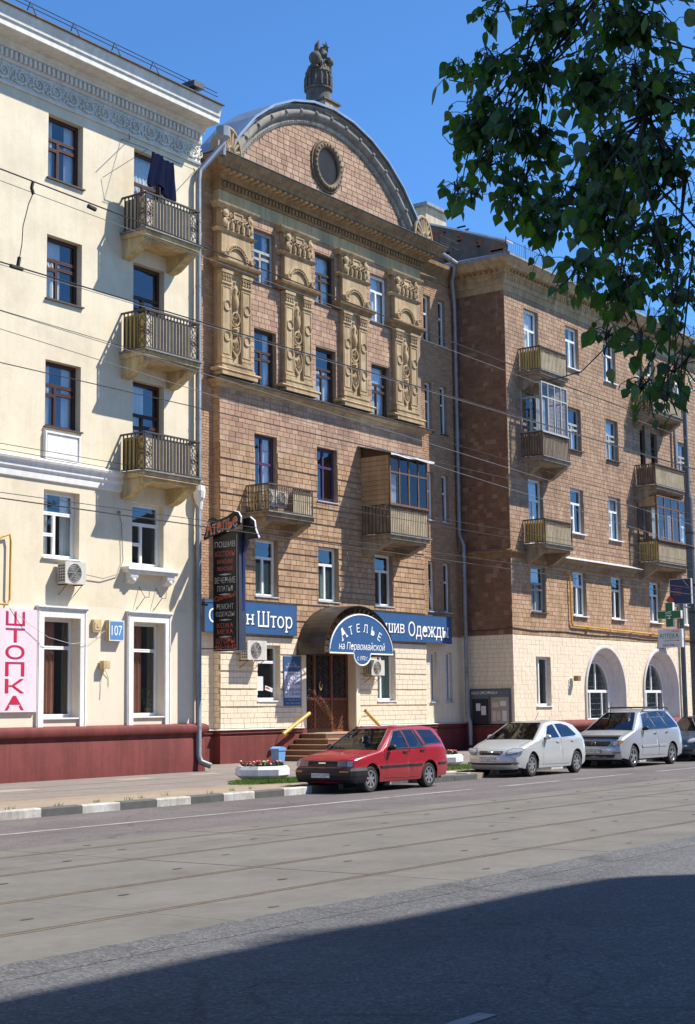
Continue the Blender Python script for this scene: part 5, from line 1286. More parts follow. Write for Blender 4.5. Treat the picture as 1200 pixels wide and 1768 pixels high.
# ------------------------------------------------------------------ signs and fittings on the houses
def signs():
    f = front(29.6)
    # pink darning sign
    t = thing('shop_sign', 'tall pink panel sign with red letters reading ШТОПКА', 'sign', (26.5, 29.5, 1.9))
    MB().fbox(f, 25.55, 27.31, 1.90, 4.50, .02, .10).build('panel', 'panel_pink', t)
    m = MB(); o = MB(); zz = [4.42 - k * .425 for k in range(6)]
    for ch, z in zip('ШТОПКА', zz): letter(m, f, ch, 26.27, 26.88, z - .335, z, .106, .055); letter(o, f, ch, 26.255, 26.895, z - .35, z + .012, .1025, .075)
    m.build('lettering', 'letter_crimson', t); o.build('lettering_outline', 'letter_blue', t)
    # house number
    t = thing('house_number', 'blue and white house number box reading 107', 'sign', (30.15, 29.5, 3.8))
    MB().fbox(f, 29.84, 30.42, 3.78, 4.34, .0, .17).build('box', 'slab_plaster', t); MB().fbox(f, 29.84, 30.42, 3.78, 4.34, .17, .175).build('face_border', 'panel_white', t); MB().fbox(f, 29.875, 30.385, 3.815, 4.305, .175, .178).build('face', 'plate_azure', t)
    letter(MB(), f, '107', 29.93, 30.33, 3.93, 4.2, .181, .025).build('lettering', 'letter_white', t)
    solo(MB().fbox(f, 29.33, 29.62, 4.0, 4.34, 0, .1).fbox(f, 29.37, 29.58, 4.05, 4.28, .1, .115).fbox(f, 29.44, 29.52, 4.13, 4.22, .115, .13), 'junction_box', 'slab_plaster', 'square beige electrical box left of the house number', 'box', (29.47, 29.5, 4.0))
    solo(MB().fbox(f, 29.62, 29.86, 3.02, 3.24, .04, .2).tube([f.P(29.7, 3.0, .06), f.P(29.68, 2.6, .03), f.P(29.66, 2.2, .02)], .008, 4).tube([f.P(29.8, 3.0, .06), f.P(29.96, 2.8, .03), f.P(29.98, 2.55, .03)], .008, 4), 'junction_box', 'slab_plaster', 'small broken beige box with loose cable ends under the house number', 'box', (29.74, 29.5, 3.0))
    ac_unit(f, 28.03, 28.78, 5.22, 5.80, .36, 'air conditioner under the white second storey window of the cream house')
    # loose cables on the cream wall
    solo(MB().tube([f.P(30.35, 7.3, .03), f.P(30.42, 7.0, .05), f.P(30.46, 6.4, .04), f.P(30.48, 6.0, .05), f.P(30.3, 5.62, .06), f.P(29.7, 5.46, .06), f.P(29.1, 5.52, .08), f.P(28.75, 5.5, .2)], .012, 5).ball(f.P(30.33, 7.32, .04), .05), 'cable', 'wire_grey', 'grey cable hanging down the cream wall to the air conditioner', 'cable', (30.3, 29.5, 5.4))
    solo(MB().tube([f.P(25.5, 4.62, .1), f.P(26.3, 4.58, .1), f.P(26.9, 4.15, .18), f.P(27.6, 3.80, .22), f.P(28.4, 3.66, .2), f.P(29.1, 3.72, .14), f.P(29.7, 4.02, .1), f.P(29.9, 4.1, .1)], .006, 4), 'cable', 'letter_grey', 'thin cable sagging over the pink sign towards the house number', 'cable', (27.6, 29.4, 3.66))
    # tailor's blade sign on the corner of the cream house: faces along the street
    t = thing('blade_sign', 'tall black projecting sign of the tailor with white and orange words', 'sign', (34.2, 28.85, 3.58))
    X = 34.0; s = flank(X); uL, uR = -29.32, -28.34
    MB().fbox(s, uL, uR, 3.58, 7.05, -.30, -.002).build('body', 'sign_edge', t); MB().fbox(s, uL + .012, uR - .012, 3.592, 7.04, -.002, .004).build('face', 'panel_black', t)
    e = MB(); e.fbox(s, uR - .075, uR - .06, 3.64, 6.95, .004, .012); e.fbox(s, uL + .02, uR - .06, 3.615, 3.63, .004, .012); e.build('edge_strip', 'letter_grey', t)
    W = MB(); Rr = MB(); O = MB(); D = MB(); c = (uL + uR) / 2 - .03
    for txt, z, hh, wd, tgt in (('ПОШИВ', 6.60, .17, .78, W), ('КОСТЮМЫ', 6.33, .16, .74, Rr), ('МУЖСКИЕ', 6.12, .12, .60, Rr), ('ЖЕНСКИЕ', 5.91, .12, .60, Rr), ('ВЕЧЕРНИЕ', 5.55, .17, .78, W), ('ПЛАТЬЯ', 5.31, .16, .58, W),
                                ('РЕМОНТ', 4.79, .16, .64, W), ('ОДЕЖДЫ', 4.56, .16, .70, W), ('КОЖА', 4.25, .14, .62, Rr), ('МЕХА', 4.07, .14, .60, Rr), ('ШТОРЫ', 3.80, .15, .70, Rr), ('465-14-42', 3.645, .12, .80, O)):
        letter(tgt, s, txt, c - wd / 2, c + wd / 2, z, z + hh, .0065, .012)
    letter(O, s, 'Срочный', c - .40, c + .40, 4.99, 5.17, .0065, .02, slope=.12, shear=.2)
    for z in (5.80, 5.22, 4.48, 3.99):
        D.poly([s.P(c - .26, z, .0065), s.P(c, z - .028, .0065), s.P(c + .26, z, .0065), s.P(c, z + .028, .0065)])
    W.build('lettering_white', 'letter_grey', t); Rr.build('lettering_red', 'letter_rust', t); O.build('lettering_orange', 'letter_orange', t); D.build('divider', 'letter_grey', t)
    # tilted header with the shop word
    def tilt(u, z): return z + .26 * (u - uL) / (uR - uL)
    hd = MB(); pts = [(uL - .24, 6.84), (uR + .02, 7.16), (uR + .16, 7.26), (uR + .18, 7.42), (uR + .10, 7.55), (uR - .05, 7.60), (uR - .3, 7.48), (uL + .05, 7.32), (uL - .10, 7.26)]
    hd.fprism(s, pts, .06, .16); hb = hd.build('header', 'panel_black', t)
    rm = MB(); n = len(pts); rm.tube([s.P(u, z, .11) for u, z in pts[2:7]], .03, 5); rm.build('header_rim', 'letter_white', hb)
    letter(MB(), s, 'Ателье', uL - .12, uR + .06, 6.95, 7.30, .166, .045, serif=True, slope=.24).build('lettering', 'letter_orange', hb)
    letter(MB(), s, 'Ателье', uL - .15, uR + .09, 6.92, 7.33, .1625, .065, serif=True, slope=.24).build('lettering_outline', 'letter_grey', hb)
    dm = MB()                                                         # a cut-out dress form and hat rising behind the header
    dm.fprism(s, [(uR + .0, 6.75), (uR + .62, 6.80), (uR + .50, 7.05), (uR + .46, 7.30), (uR + .30, 7.42), (uR + .05, 7.40)], -.2, -.14); dm.build('dress_cutout', 'panel_black', t)
    dm = MB(); dm.tube([s.P(u, z, -.17) for u, z in ((uR + .62, 6.80), (uR + .50, 7.05), (uR + .46, 7.30), (uR + .30, 7.42))], .035, 5); dm.build('cutout_rim', 'letter_white', t)
    dm = MB(); dm.fprism(s, [(uL + .02 + .2 * math.cos(a * .45), 7.34 + .17 * math.sin(a * .45)) for a in range(8)], .0, .05); dm.build('hat_cutout', 'panel_black', t)
    MB().fprism(s, [(uR - .02, 3.60), (uR + .03, 6.4), (uR + .22, 6.75), (uR + .02, 6.8)], -.25, -.15).build('side_fin', 'sign_navy', t)
    b = MB()
    for z in (3.66, 5.0, 7.0): b.tube([(33.66, 29.62, z), (34.2, 29.30, z)], .016, 5)
    b.fbox(front(29.6), 33.66, 34.05, 4.92, 4.98, .0, .03); b.build('bracket', 'iron_black', t)
    # blue fascia signs
    fb = front(32.75)
    for nm, u0, u1, txt, lab in (('l', 37.36, 42.2, 'Салон Штор', 'long blue fascia sign reading Салон Штор over the left shop window'), ('r', 46.6, 52.35, 'Пошив Одежды', 'long blue fascia sign reading Пошив Одежды right of the entrance canopy')):
        t = thing('fascia_sign', lab, 'sign', ((u0 + u1) / 2, 32.6, 4.4)); z0, z1 = 4.40, 5.46
        MB().fbox(fb, u0, u1, z0, z1, .06, .17).build('panel', 'sign_blue', t); e = MB(); ring(e, fb, u0 - .01, u1 + .01, z0 - .01, z1 + .01, .02, .05, .174); e.build('panel_edge', 'sign_edge', t)
        if nm == 'l': words = [('Салон', 37.56, 39.86), ('Штор', 40.03, 41.95)]
        else: words = [('Пошив', 46.75, 48.95), ('Одежды', 49.22, 52.12)]
        m = MB(); sh = MB()
        for w_, a, b_ in words:
            low = .20 if any(c_ in w_ for c_ in 'рд') else 0
            letter(sh, fb, w_, a + .05, b_ + .05, 4.70 - low - .04, 5.18 - .04, .173, .045, True); letter(m, fb, w_, a, b_, 4.70 - low, 5.18, .177, .034, True)
        sh.build('lettering_shadow', 'letter_shadow', t); m.build('lettering', 'letter_white', t)
    # opening hours board
    t = thing('opening_hours_board', 'narrow blue and lilac opening hours board left of the entrance', 'sign', (42.05, 32.7, 2.0))
    u0, u1 = 41.60, 42.56; MB().fbox(fb, u0, u1, 2.0, 3.70, .02, .06).build('board', 'sign_blue', t); MB().fbox(fb, u0 + .03, u1 - .03, 2.28, 3.17, .06, .064).build('panel', 'panel_lilac', t)
    a = MB(); arc_text(a, fb, 'АТЕЛЬЕ', 42.08, 2.99, .40, -44, 44, .12, .0635, .01); letter(a, fb, 'на Первомайской', u0 + .12, u1 - .06, 3.30, 3.39, .0635); letter(a, fb, 'ул. Первомайская, 107', u0 + .08, u1 - .06, 2.17, 2.23, .0635); letter(a, fb, 'тел. 465-14-42', u0 + .08, u1 - .06, 2.06, 2.12, .0635); a.build('lettering', 'letter_grey', t)
    a = MB(); letter(a, fb, 'График работы', u0 + .22, u1 - .1, 3.05, 3.13, .067)
    for z, w_ in ((2.72, '9.00-20.00'), (2.49, '10.00-19.00'), (2.35, '11.00-18.00')): letter(a, fb, w_, u0 + .30, u1 - .06, z, z + .11, .067, .02)
    for k, z in enumerate((2.96, 2.85, 2.75, 2.66, 2.57, 2.5, 2.36)): letter(a, fb, ('ПН', 'ВТ', 'СР', 'ЧТ', 'ПТ', 'СБ', 'ВС')[k], u0 + .07, u0 + .2, z, z + .07, .067, .01)
    a.build('lettering_dark', 'letter_black', t)
    # notes in the left shop window
    t = thing('window_notice', 'white notice sheet taped inside the left shop window', 'notice', (40.6, 32.9, 2.5)); MB().fbox(fb, 40.40, 40.72, 2.52, 3.0, -.147, -.144).build('sheet', 'paper', t)
    t = thing('window_notice', 'small tilted card with red print in the left shop window', 'notice', (41.1, 32.9, 2.5)); MB().add([fb.P(40.82, 2.55, -.145), fb.P(41.22, 2.46, -.145), fb.P(41.24, 2.60, -.145), fb.P(40.84, 2.70, -.145)], [(0, 1, 2, 3)]).build('card', 'paper', t); MB().add([fb.P(40.86, 2.60, -.143), fb.P(41.06, 2.555, -.143), fb.P(41.065, 2.61, -.143), fb.P(40.865, 2.66, -.143)], [(0, 1, 2, 3)]).build('print', 'letter_crimson', t)
    ac_unit(fb, 39.15, 40.15, 3.52, 4.16, .48, 'air conditioner in a frame under the Салон Штор sign')
    ac_unit(fb, 46.35, 47.2, 3.08, 3.64, .42, 'air conditioner behind the right end of the entrance canopy')
    fb2 = front(32.2)
    for u, lab in ((39.78, 'left one of two air conditioners standing on the open balcony'), (40.5, 'right one of two air conditioners standing on the open balcony')): ac_unit(fb2, u, u + .62, 8.72, 9.30, .0 + .1, lab)
    # corner notice board of the town information service
    fl = flank(53.9); t = thing('notice_board', 'grey glazed notice board reading МОСГОРСПРАВКА on the shaded side wall', 'notice board', (53.85, 31.75, 1.1))
    u0, u1 = -32.68, -30.80; b = MB(); b.fbox(fl, u0, u1, 1.12, 2.60, .02, .08); b.build('frame', 'board_grey', t)
    MB().fbox(fl, u0 + .10, u0 + .86, 1.20, 2.20, .08, .084).build('left_case', 'letter_black', t); MB().fbox(fl, u0 + .98, u1 - .08, 1.20, 2.26, .08, .084).build('right_case', 'board_beige', t)
    e = MB(); ring(e, fl, u0, u1, 1.12, 2.6, .035, .08, .1); e.fbox(fl, u0 + .89, u0 + .95, 1.15, 2.3, .08, .1); e.build('case_edge', 'sign_edge', t)
    letter(MB(), fl, 'МОСГОРСПРАВКА', u0 + .08, u0 + 1.30, 2.38, 2.49, .087, .012).build('lettering', 'letter_white', t); letter(MB(), fl, '008  009', u0 + 1.36, u1 - .08, 2.39, 2.48, .087).build('lettering_blue', 'plate_azure', t)
    for i, (a, e, w_, hh, mt) in enumerate(((.28, 1.72, .20, .30, 'paper'), (.52, 1.55, .22, .36, 'paper'), (1.04, 1.85, .3, .2, 'paper_tint'), (1.40, 1.9, .28, .2, 'paper'), (1.04, 1.3, .16, .42, 'paper_tint'), (1.24, 1.35, .16, .34, 'paper_tint'), (1.5, 1.3, .2, .42, 'paper'))):
        MB().fbox(fl, u0 + a, u0 + a + w_, e, e + hh, .084, .088).build('notice', mt, t)
    # spotlight, gas pipe, cable on the tiled house
    fc = front(30.67)
    t = thing('floodlight', 'small brown floodlight on the cream wall between window and arch', 'lamp', (59.0, 30.6, 3.0)); MB().fbox(fc, 58.82, 59.08, 2.92, 3.14, .12, .34).build('head', 'stone_brown', t); MB().fbox(fc, 58.55, 58.68, 2.72, 2.98, 0, .03).fbox(fc, 58.68, 58.95, 3.0, 3.04, 0, .14).build('mount', 'panel_white', t)
    p = MB().tube([fc.P(58.45, 7.45, .05), fc.P(58.5, 7.55, .1), fc.P(58.72, 7.52, .1), fc.P(58.8, 7.40, .1), fc.P(58.83, 5.42, .1), fc.P(58.95, 5.28, .1), fc.P(60, 5.27, .1), fc.P(75, 5.05, .1)], .035, 8)
    t = thing('gas_pipe', 'orange yellow gas pipe running along the tiled house above the arches', 'pipe', (60, 30.55, 5.27)); p.build('pipe', 'pipe_yellow', t, 60)
    b = MB()
    for x in (60.4, 62.6, 64.8, 67.0, 69.2): b.tube([fc.P(x, 5.2, .12), fc.P(x - .1, 5.05, .02)], .012, 4); b.fbox(fc, x - .12, x + .12, 5.19, 5.215, .05, .15)
    b.build('pipe_hook', 'pipe_yellow', t)
    c = [fl.P(-33, 4.98, .04), fl.P(-31.5, 4.95, .04), (53.86, 30.63, 5.03)] + [fc.P(54 + k * 1.5, 5.0 - .03 * math.sin(k * 1.7) - .01 * k, .04) for k in range(1, 12)]
    solo(MB().tube(c, .02, 5), 'cable', 'wire', 'dark cable sagging along the tiled house under the gas pipe', 'cable', (60, 30.6, 4.9))
    t = ac_unit(fc, 68.0, 68.8, 4.75, 5.35, .4, 'air conditioner on the tiled house behind the green cross sign')
signs()
def window_plant():
    f = front(29.6); rnd = random.Random(4); t = thing('potted_plant', 'leafy pot plant on the sill inside the shop window next to the house number', 'plant', f.P(31.95, 1.8, -.42))
    MB().lathe([(.07, 1.80), (.10, 1.98), (.09, 1.98), (0, 1.96)], 10, (31.95, 30.02, 0)).build('pot', 'granite_brown', t); m = MB()
    for k in range(70):
        a = rnd.uniform(0, 6.28); r = rnd.uniform(.04, .26); z = 2.0 + rnd.uniform(.02, .5); p = Vector((31.95 + r * math.cos(a), 30.02 + .35 * r * math.sin(a), z)); d = Vector((math.cos(a), .3 * math.sin(a), rnd.uniform(-.6, .6))) * .09; w = Vector((rnd.uniform(-1, 1), .3, rnd.uniform(-1, 1))).normalized() * .03
        m.add([p, p + d * .5 + w, p + d, p + d * .5 - w], [(0, 1, 2, 3)])
    for k in range(7): m.tube([(31.95, 30.02, 1.97), (31.95 + rnd.uniform(-.2, .2), 30.02, 2.0 + rnd.uniform(.2, .45))], .006, 4)
    m.build('foliage', 'plant_green', t, recalc=False)
window_plant()

# ------------------------------------------------------------------ entrance canopy, stairs, rails
def canopy():
    f = front(32.75); cu, zb, R0, dep = 44.48, 3.77, 2.12, 1.25; H = 1.72
    t = thing('entrance_canopy', 'dark barrel canopy with a blue arched tailor sign over the entrance', 'canopy', (44.42, 32.0, 3.7))
    def P(a, r, d): return f.P(cu + r * math.cos(a), zb + r * H / R0 * math.sin(a), d)
    n = 28; m = MB()
    for i in range(n):
        a, b = math.pi * i / n, math.pi * (i + 1) / n
        m.hexa([P(a, R0, 0), P(b, R0, 0), P(b, R0, dep), P(a, R0, dep), P(a, R0 + .02, 0), P(b, R0 + .02, 0), P(b, R0 + .02, dep), P(a, R0 + .02, dep)])
    m.build('vault', 'canopy_bronze', t, 30)
    tr = MB()
    for d in (.06, dep - .05):
        for r in (R0 - .02, R0 - .34): tr.tube([P(math.pi * i / n, r, d) for i in range(n + 1)], .022, 6)
        for i in range(22):
            a, b, c = math.pi * i / 22, math.pi * (i + .5) / 22, math.pi * (i + 1) / 22; tr.tube([P(a, R0 - .34, d), P(b, R0 - .02, d), P(c, R0 - .34, d)], .012, 4)
    for a in (0, math.pi): tr.tube([P(a, R0 - .02, 0), P(a, R0 - .02, dep)], .02, 5); tr.tube([P(a, R0 - .34, 0), P(a, R0 - .34, dep)], .02, 5)
    for a in (.5, 1.05, 1.57, 2.1, 2.64): tr.tube([P(a, R0 - .02, 0), P(a, R0 - .02, dep)], .016, 5)
    tr.build('truss', 'iron_black', t)
    # the arched sign hung in front
    zc = 3.80; r = 1.94; hs = 1.38; d = dep + .03
    out = [(cu + r * math.cos(math.pi * i / 30) , zc + hs * math.sin(math.pi * i / 30)) for i in range(31)]
    lob = [(cu - .52, zc)] + [(cu - .50 * math.cos(math.pi * i / 12), zc - .05 - .36 * math.sin(math.pi * i / 12)) for i in range(13)] + [(cu + .52, zc)]
    poly = out + lob
    s = MB(); s.fprism(f, poly, d, d + .05); sg = s.build('arched_sign', 'sign_blue', t)
    MB().tube([f.P(u, z, d + .045) for u, z in poly], .028, 6, closed=True).build('sign_border', 'letter_white', sg)
    for k, (mt, o) in enumerate((('letter_shadow', .03), ('letter_white', 0))):
        m = MB(); dd = d + .053 + .003 * k
        arc_text(m, f, 'АТЕЛЬЕ', cu + o * .6, zc - 1.35 - o, 2.11, -29, 29, .30, dd, .03, True, big=.42)
        letter(m, f, 'на Первомайской', cu - 1.40 + o * .5, cu + 1.42 + o * .5, zc + .06 - o * .4, zc + .40 - o * .4, dd, .0, shear=.18); letter(m, f, 'с 1970 г.', cu - .30 + o * .4, cu + .34 + o * .4, zc - .24, zc - .08, dd, .006, shear=.15)
        m.build('lettering' if k else 'lettering_shadow', mt, sg)
    # pyramid stairs
    t = thing('entrance_stairs', 'brown stone stairs with worn edges leading up to the door', 'stairs', (44.4, 31.6, .15))
    n = 5
    for k in range(n):
        z0, z1 = .15 + .18 * k, .15 + .18 * (k + 1); g = .33 * (n - 1 - k)
        m = MB().box(42.45 - g, 46.35 + g, 31.55 - g, 32.62, z0 if k == 0 else z0 - .01 + .012, z1 - .03); st = m.build('step', 'granite_brown', t)
        MB().box(42.43 - g, 46.37 + g, 31.53 - g, 32.62 if k < n - 1 else 33.05, z1 - .03, z1).build('tread', 'granite_edge', st)
    for pts, lab in (([(41.02, 32.28, 1.05), (42.5, 32.28, 1.74)], 'yellow handrail left of the entrance stairs'), ([(45.84, 32.28, 1.80), (47.3, 32.28, .90)], 'yellow handrail right of the entrance stairs, half behind the red car')):
        t = thing('handrail', lab, 'handrail', (pts[0][0], 32.4, pts[0][2]), 'handrails at the entrance stairs'); MB().tube(pts, .065, 8).build('rail', 'rail_yellow', t, 50)
        b = MB(); a, c = Vector(pts[0]), Vector(pts[1])
        for q in (.2, .8): v = a.lerp(c, q); b.tube([v, v + Vector((0, .38, -.06))], .018, 5)
        b.build('bracket', 'rail_yellow', t)
canopy()

# ------------------------------------------------------------------ pavement things
def planter(x, y, lab, seed, fl):
    t = thing('planter', lab, 'planter', (x, y, .15), 'concrete flower planters'); rnd = random.Random(seed); a0 = math.pi / 8 + .12
    m = MB(); prof = [(.50, .15), (.50, .17), (.68, .29), (.68, .43), (.62, .51), (.55, .51), (.53, .45), (0, .45)]
    m.lathe(prof, 8, (x, y, 0), a0=a0, a1=a0 + 2 * math.pi); m.build('bowl', 'planter_white', t)
    MB().lathe([(.53, .465), (0, .48)], 8, (x, y, 0), a0=a0, a1=a0 + 2 * math.pi).build('soil', 'soil', t)
    lv = MB(); fls = [MB(), MB(), MB()]
    for i in range(230):
        a, r = rnd.uniform(0, 6.28), .50 * math.sqrt(rnd.random()); p = Vector((x + r * math.cos(a), y + r * math.sin(a), .47)); h = rnd.uniform(.03, .13)
        b = rnd.uniform(0, 6.28); w = Vector((math.cos(b), math.sin(b), 0)) * .045; q = p + Vector((rnd.uniform(-.05, .05), rnd.uniform(-.05, .05), h)); lv.add([p, q - w * .9 + Vector((0, 0, -.02)), q + Vector((0, 0, .025)), q + w * .9 + Vector((0, 0, -.02))], [(0, 1, 2, 3)])
        if i % 3 == 0:
            k = rnd.choice((0, 0, 1, 2)) ; c = q + Vector((0, 0, .03)); fls[k].ball(c, .036, .036, .022, 5, 3)
    lv.build('foliage', 'plant_green', t, recalc=False)
    for m, mt, nm in zip(fls, ('petal_red', 'petal_pink', 'petal_cream'), ('red_flowers', 'pink_flowers', 'cream_flowers')): tag(m.build(nm, mt, t), kind='stuff')
def pavement_things():
    planter(29.85, 24.15, 'white octagonal concrete planter with red and cream flowers beside the red car', 1, 0)
    planter(38.75, 24.6, 'white concrete planter with pink flowers half hidden behind the red car', 2, 1)
    g = MB(); rnd = random.Random(5)
    def tuft(cx, cy, rx, ry, n):
        for _ in range(n):
            a, r = rnd.uniform(0, 6.28), math.sqrt(rnd.random()); x, y = cx + rx * r * math.cos(a), cy + ry * r * math.sin(a); h = rnd.uniform(.03, .11); b = rnd.uniform(0, 6.28); w = .007
            q = Vector((x, y, .14)); l = Vector((rnd.uniform(-.05, .05), rnd.uniform(-.05, .05), h)); s = Vector((math.cos(b) * w, math.sin(b) * w, 0)); g.add([q - s, q + s, q + l], [(0, 1, 2)])
    tuft(29.6, 23.5, 1.25, .85, 7500); tuft(28.7, 23.45, .8, .5, 1800); tuft(30.6, 23.2, .8, .7, 2400); tuft(37.8, 23.6, 2.4, .9, 5000); tuft(41, 23.8, 2.5, .7, 2600)
    for k in range(26): tuft(16 + k * .9 + rnd.uniform(-.3, .3), 21.42 + rnd.uniform(0, .5), .12, .05, 18)
    tag(g.build('grass', 'grass', None, recalc=False), 'short green grass round the planters and along the kerb', 'grass', kind='stuff')
    # litter bin
    t = thing('litter_bin', 'blue litter bin with an arched lid left of the stairs', 'bin', (39.45, 31.25, .15)); x, y = 39.45, 31.25
    MB().hexa([(x - .15, y - .13, .15), (x + .15, y - .13, .15), (x + .15, y + .13, .15), (x - .15, y + .13, .15), (x - .18, y - .16, .56), (x + .18, y - .16, .56), (x + .18, y + .16, .56), (x - .18, y + .16, .56)]).build('body', 'bin_blue', t)
    l = MB(); f = Fr((x, y - .18, 0), (1, 0, 0), (0, -1, 0)); l.fprism(f, [(-.20, .56), (.20, .56), (.20, .60), (.13, .66), (-.05, .69), (-.20, .63)], -.36, 0); l.build('lid', 'bin_blue', t)
    # lamp post with a double bracket
    t = thing('lamp_post', 'tall grey street lamp post at the right edge of the picture', 'lamp post', (52.6, 22.4, .15)); x, y = 52.6, 22.4
    MB().lathe([(.18, .15), (.18, .5), (.16, .6), (.145, 9.3), (.14, 9.4)], 16, (x, y, 0)).build('pole', 'pole_grey', t, 40)
    MB().lathe([(.14, 9.4), (.09, 9.65), (.075, 13.0)], 14, (x, y, 0)).build('upper_pole', 'pole_grey', t, 40)
    for s in (0, 1):
        pts = [(x + .02, y, 12.2 + s * .3)]
        for k in range(9): a = k * math.pi / 16; pts.append((x + (1.1 + s * .5) * (1 - math.cos(a)), y, 12.4 + s * .3 + (1.2 + .3 * s) * math.sin(a)))
        pts.append((x + 3.2, y, 13.75 + s * .4)); MB().tube(pts, .045, 8).build('bracket_arm', 'pole_grey', t, 60)
    c = MB()
    for z in (8.1, 7.55, 6.2, 5.2, 4.1): c.lathe([(.15, z - .03), (.165, z - .03), (.165, z + .03), (.15, z + .03)], 14, (x, y, 0))
    c.build('clamp', 'iron_black', t)
    MB().lathe([(0, 0), (.24, .02), (.2, .12), (0, .16)], 8, (x + 3.4, y, 13.7)).build('lamp_head', 'pole_grey', t)
    # blue poster box on the post
    s = flank(50.9); t = thing('poster_box', 'dark blue advertising box with a red diamond on the lamp post', 'sign', (51, 22.3, 5.4))
    MB().fbox(s, -22.50, -21.72, 5.42, 6.28, -.12, .0).build('box', 'sign_navy', t); e = MB(); ring(e, s, -22.52, -21.70, 5.40, 6.30, .02, -.12, .006); e.build('frame', 'letter_grey', t)
    a = MB(); 
    for z, wd in ((5.92, .34), (5.82, .3), (5.72, .32)): letter(a, s, 'магазин 24' if z > 5.9 else '399-0000', -22.40, -22.40 + wd, z, z + .05, .003)
    a.build('lettering', 'letter_rust', t); MB().tube([s.P(-21.98, 6.25, .004), s.P(-21.9, 6.12, .004), s.P(-21.8, 6.02, .004)], .012, 4).build('emblem', 'letter_grey', t)
    MB().fprism(s, [(-22.66, 5.56), (-22.50, 5.40), (-22.34, 5.56), (-22.50, 5.72)], .02, .05).build('diamond', 'diamond_red', t); MB().fbox(s, -22.515, -22.485, 5.48, 5.64, .05, .056).build('diamond_mark', 'letter_rust', t)
    MB().tube([(51.0, 22.5, 5.36), (51.0, 22.4, 5.36), (52.55, 22.4, 5.36)], .03, 6).build('bracket', 'pole_grey', t)
    # pharmacy cross on its own pole
    x = 50.2; s = flank(x); y0, y1 = -22.70, -21.82; m = (y0 + y1) / 2; t = thing('pharmacy_sign', 'green cross sign over a white board reading АПТЕКА', 'sign', (x, 22.0, .15))
    MB().lathe([(.085, .15), (.085, 5.4)], 12, (x + .28, 21.92, 0)).build('pole', 'pole_grey', t, 40)
    MB().fbox(s, y0 - .01, y1, 3.86, 4.50, -.16, 0).build('board', 'panel_white', t)
    zc = 5.0; w = .14; L = .43; pts = [(m - w, zc - L), (m + w, zc - L), (m + w, zc - w), (m + L, zc - w), (m + L, zc + w), (m + w, zc + w), (m + w, zc + L), (m - w, zc + L), (m - w, zc + w), (m - L, zc + w), (m - L, zc - w), (m - w, zc - w)]
    for (a, b, c_, d_) in ((m - w, m + w, zc - L, zc + L), (m - L, m - w, zc - w, zc + w), (m + w, m + L, zc - w, zc + w)): MB().fbox(s, a, b, c_, d_, -.16, 0).build('cross_arm', 'panel_white', t); MB().fbox(s, a + (.0 if a < m - w - .01 or a > m else .015), b - .0, c_ + .015, d_ - .015, .0, .006).build('cross_face', 'pharmacy_green', t)
    e = MB(); e.tube([s.P(m, zc - .13, .01), s.P(m, zc - .02, .01)], .018, 5); e.tube([s.P(m - .1, zc + .0, .01), s.P(m - .06, zc - .03, .01), s.P(m + .06, zc - .03, .01), s.P(m + .1, zc + .0, .01)], .016, 5); e.tube([s.P(m - .06, zc - .13, .01), s.P(m + .06, zc - .13, .01)], .016, 5); e.tube([s.P(m - .12, zc + .05, .01), s.P(m - .02, zc + .10, .01), s.P(m + .08, zc + .12, .01), s.P(m + .05, zc + .05, .01), s.P(m - .03, zc + .04, .01)], .014, 5); e.build('bowl_and_snake', 'letter_white', t)
    letter(MB(), s, 'АПТЕКА', y0 + .04, y1 - .12, 4.17, 4.34, .004, .02).build('lettering', 'letter_green', t); a = MB(); letter(a, s, 'в доме напротив', y0 + .2, y1 - .22, 4.07, 4.11, .004); letter(a, s, '995-995-1', y0 + .16, y1 - .18, 3.90, 3.97, .004, .015); a.build('lettering_small', 'letter_black', t)
    a = MB().fbox(s, y1 - .22, y1 - .15, 4.085, 4.1, .001, .004).poly([s.P(y1 - .15, 4.06, .004), s.P(y1 - .09, 4.093, .004), s.P(y1 - .15, 4.125, .004)]); a.fbox(s, y1 - .36, y1 - .08, 4.41, 4.43, .001, .004); a.build('arrow', 'letter_crimson', t)
pavement_things()

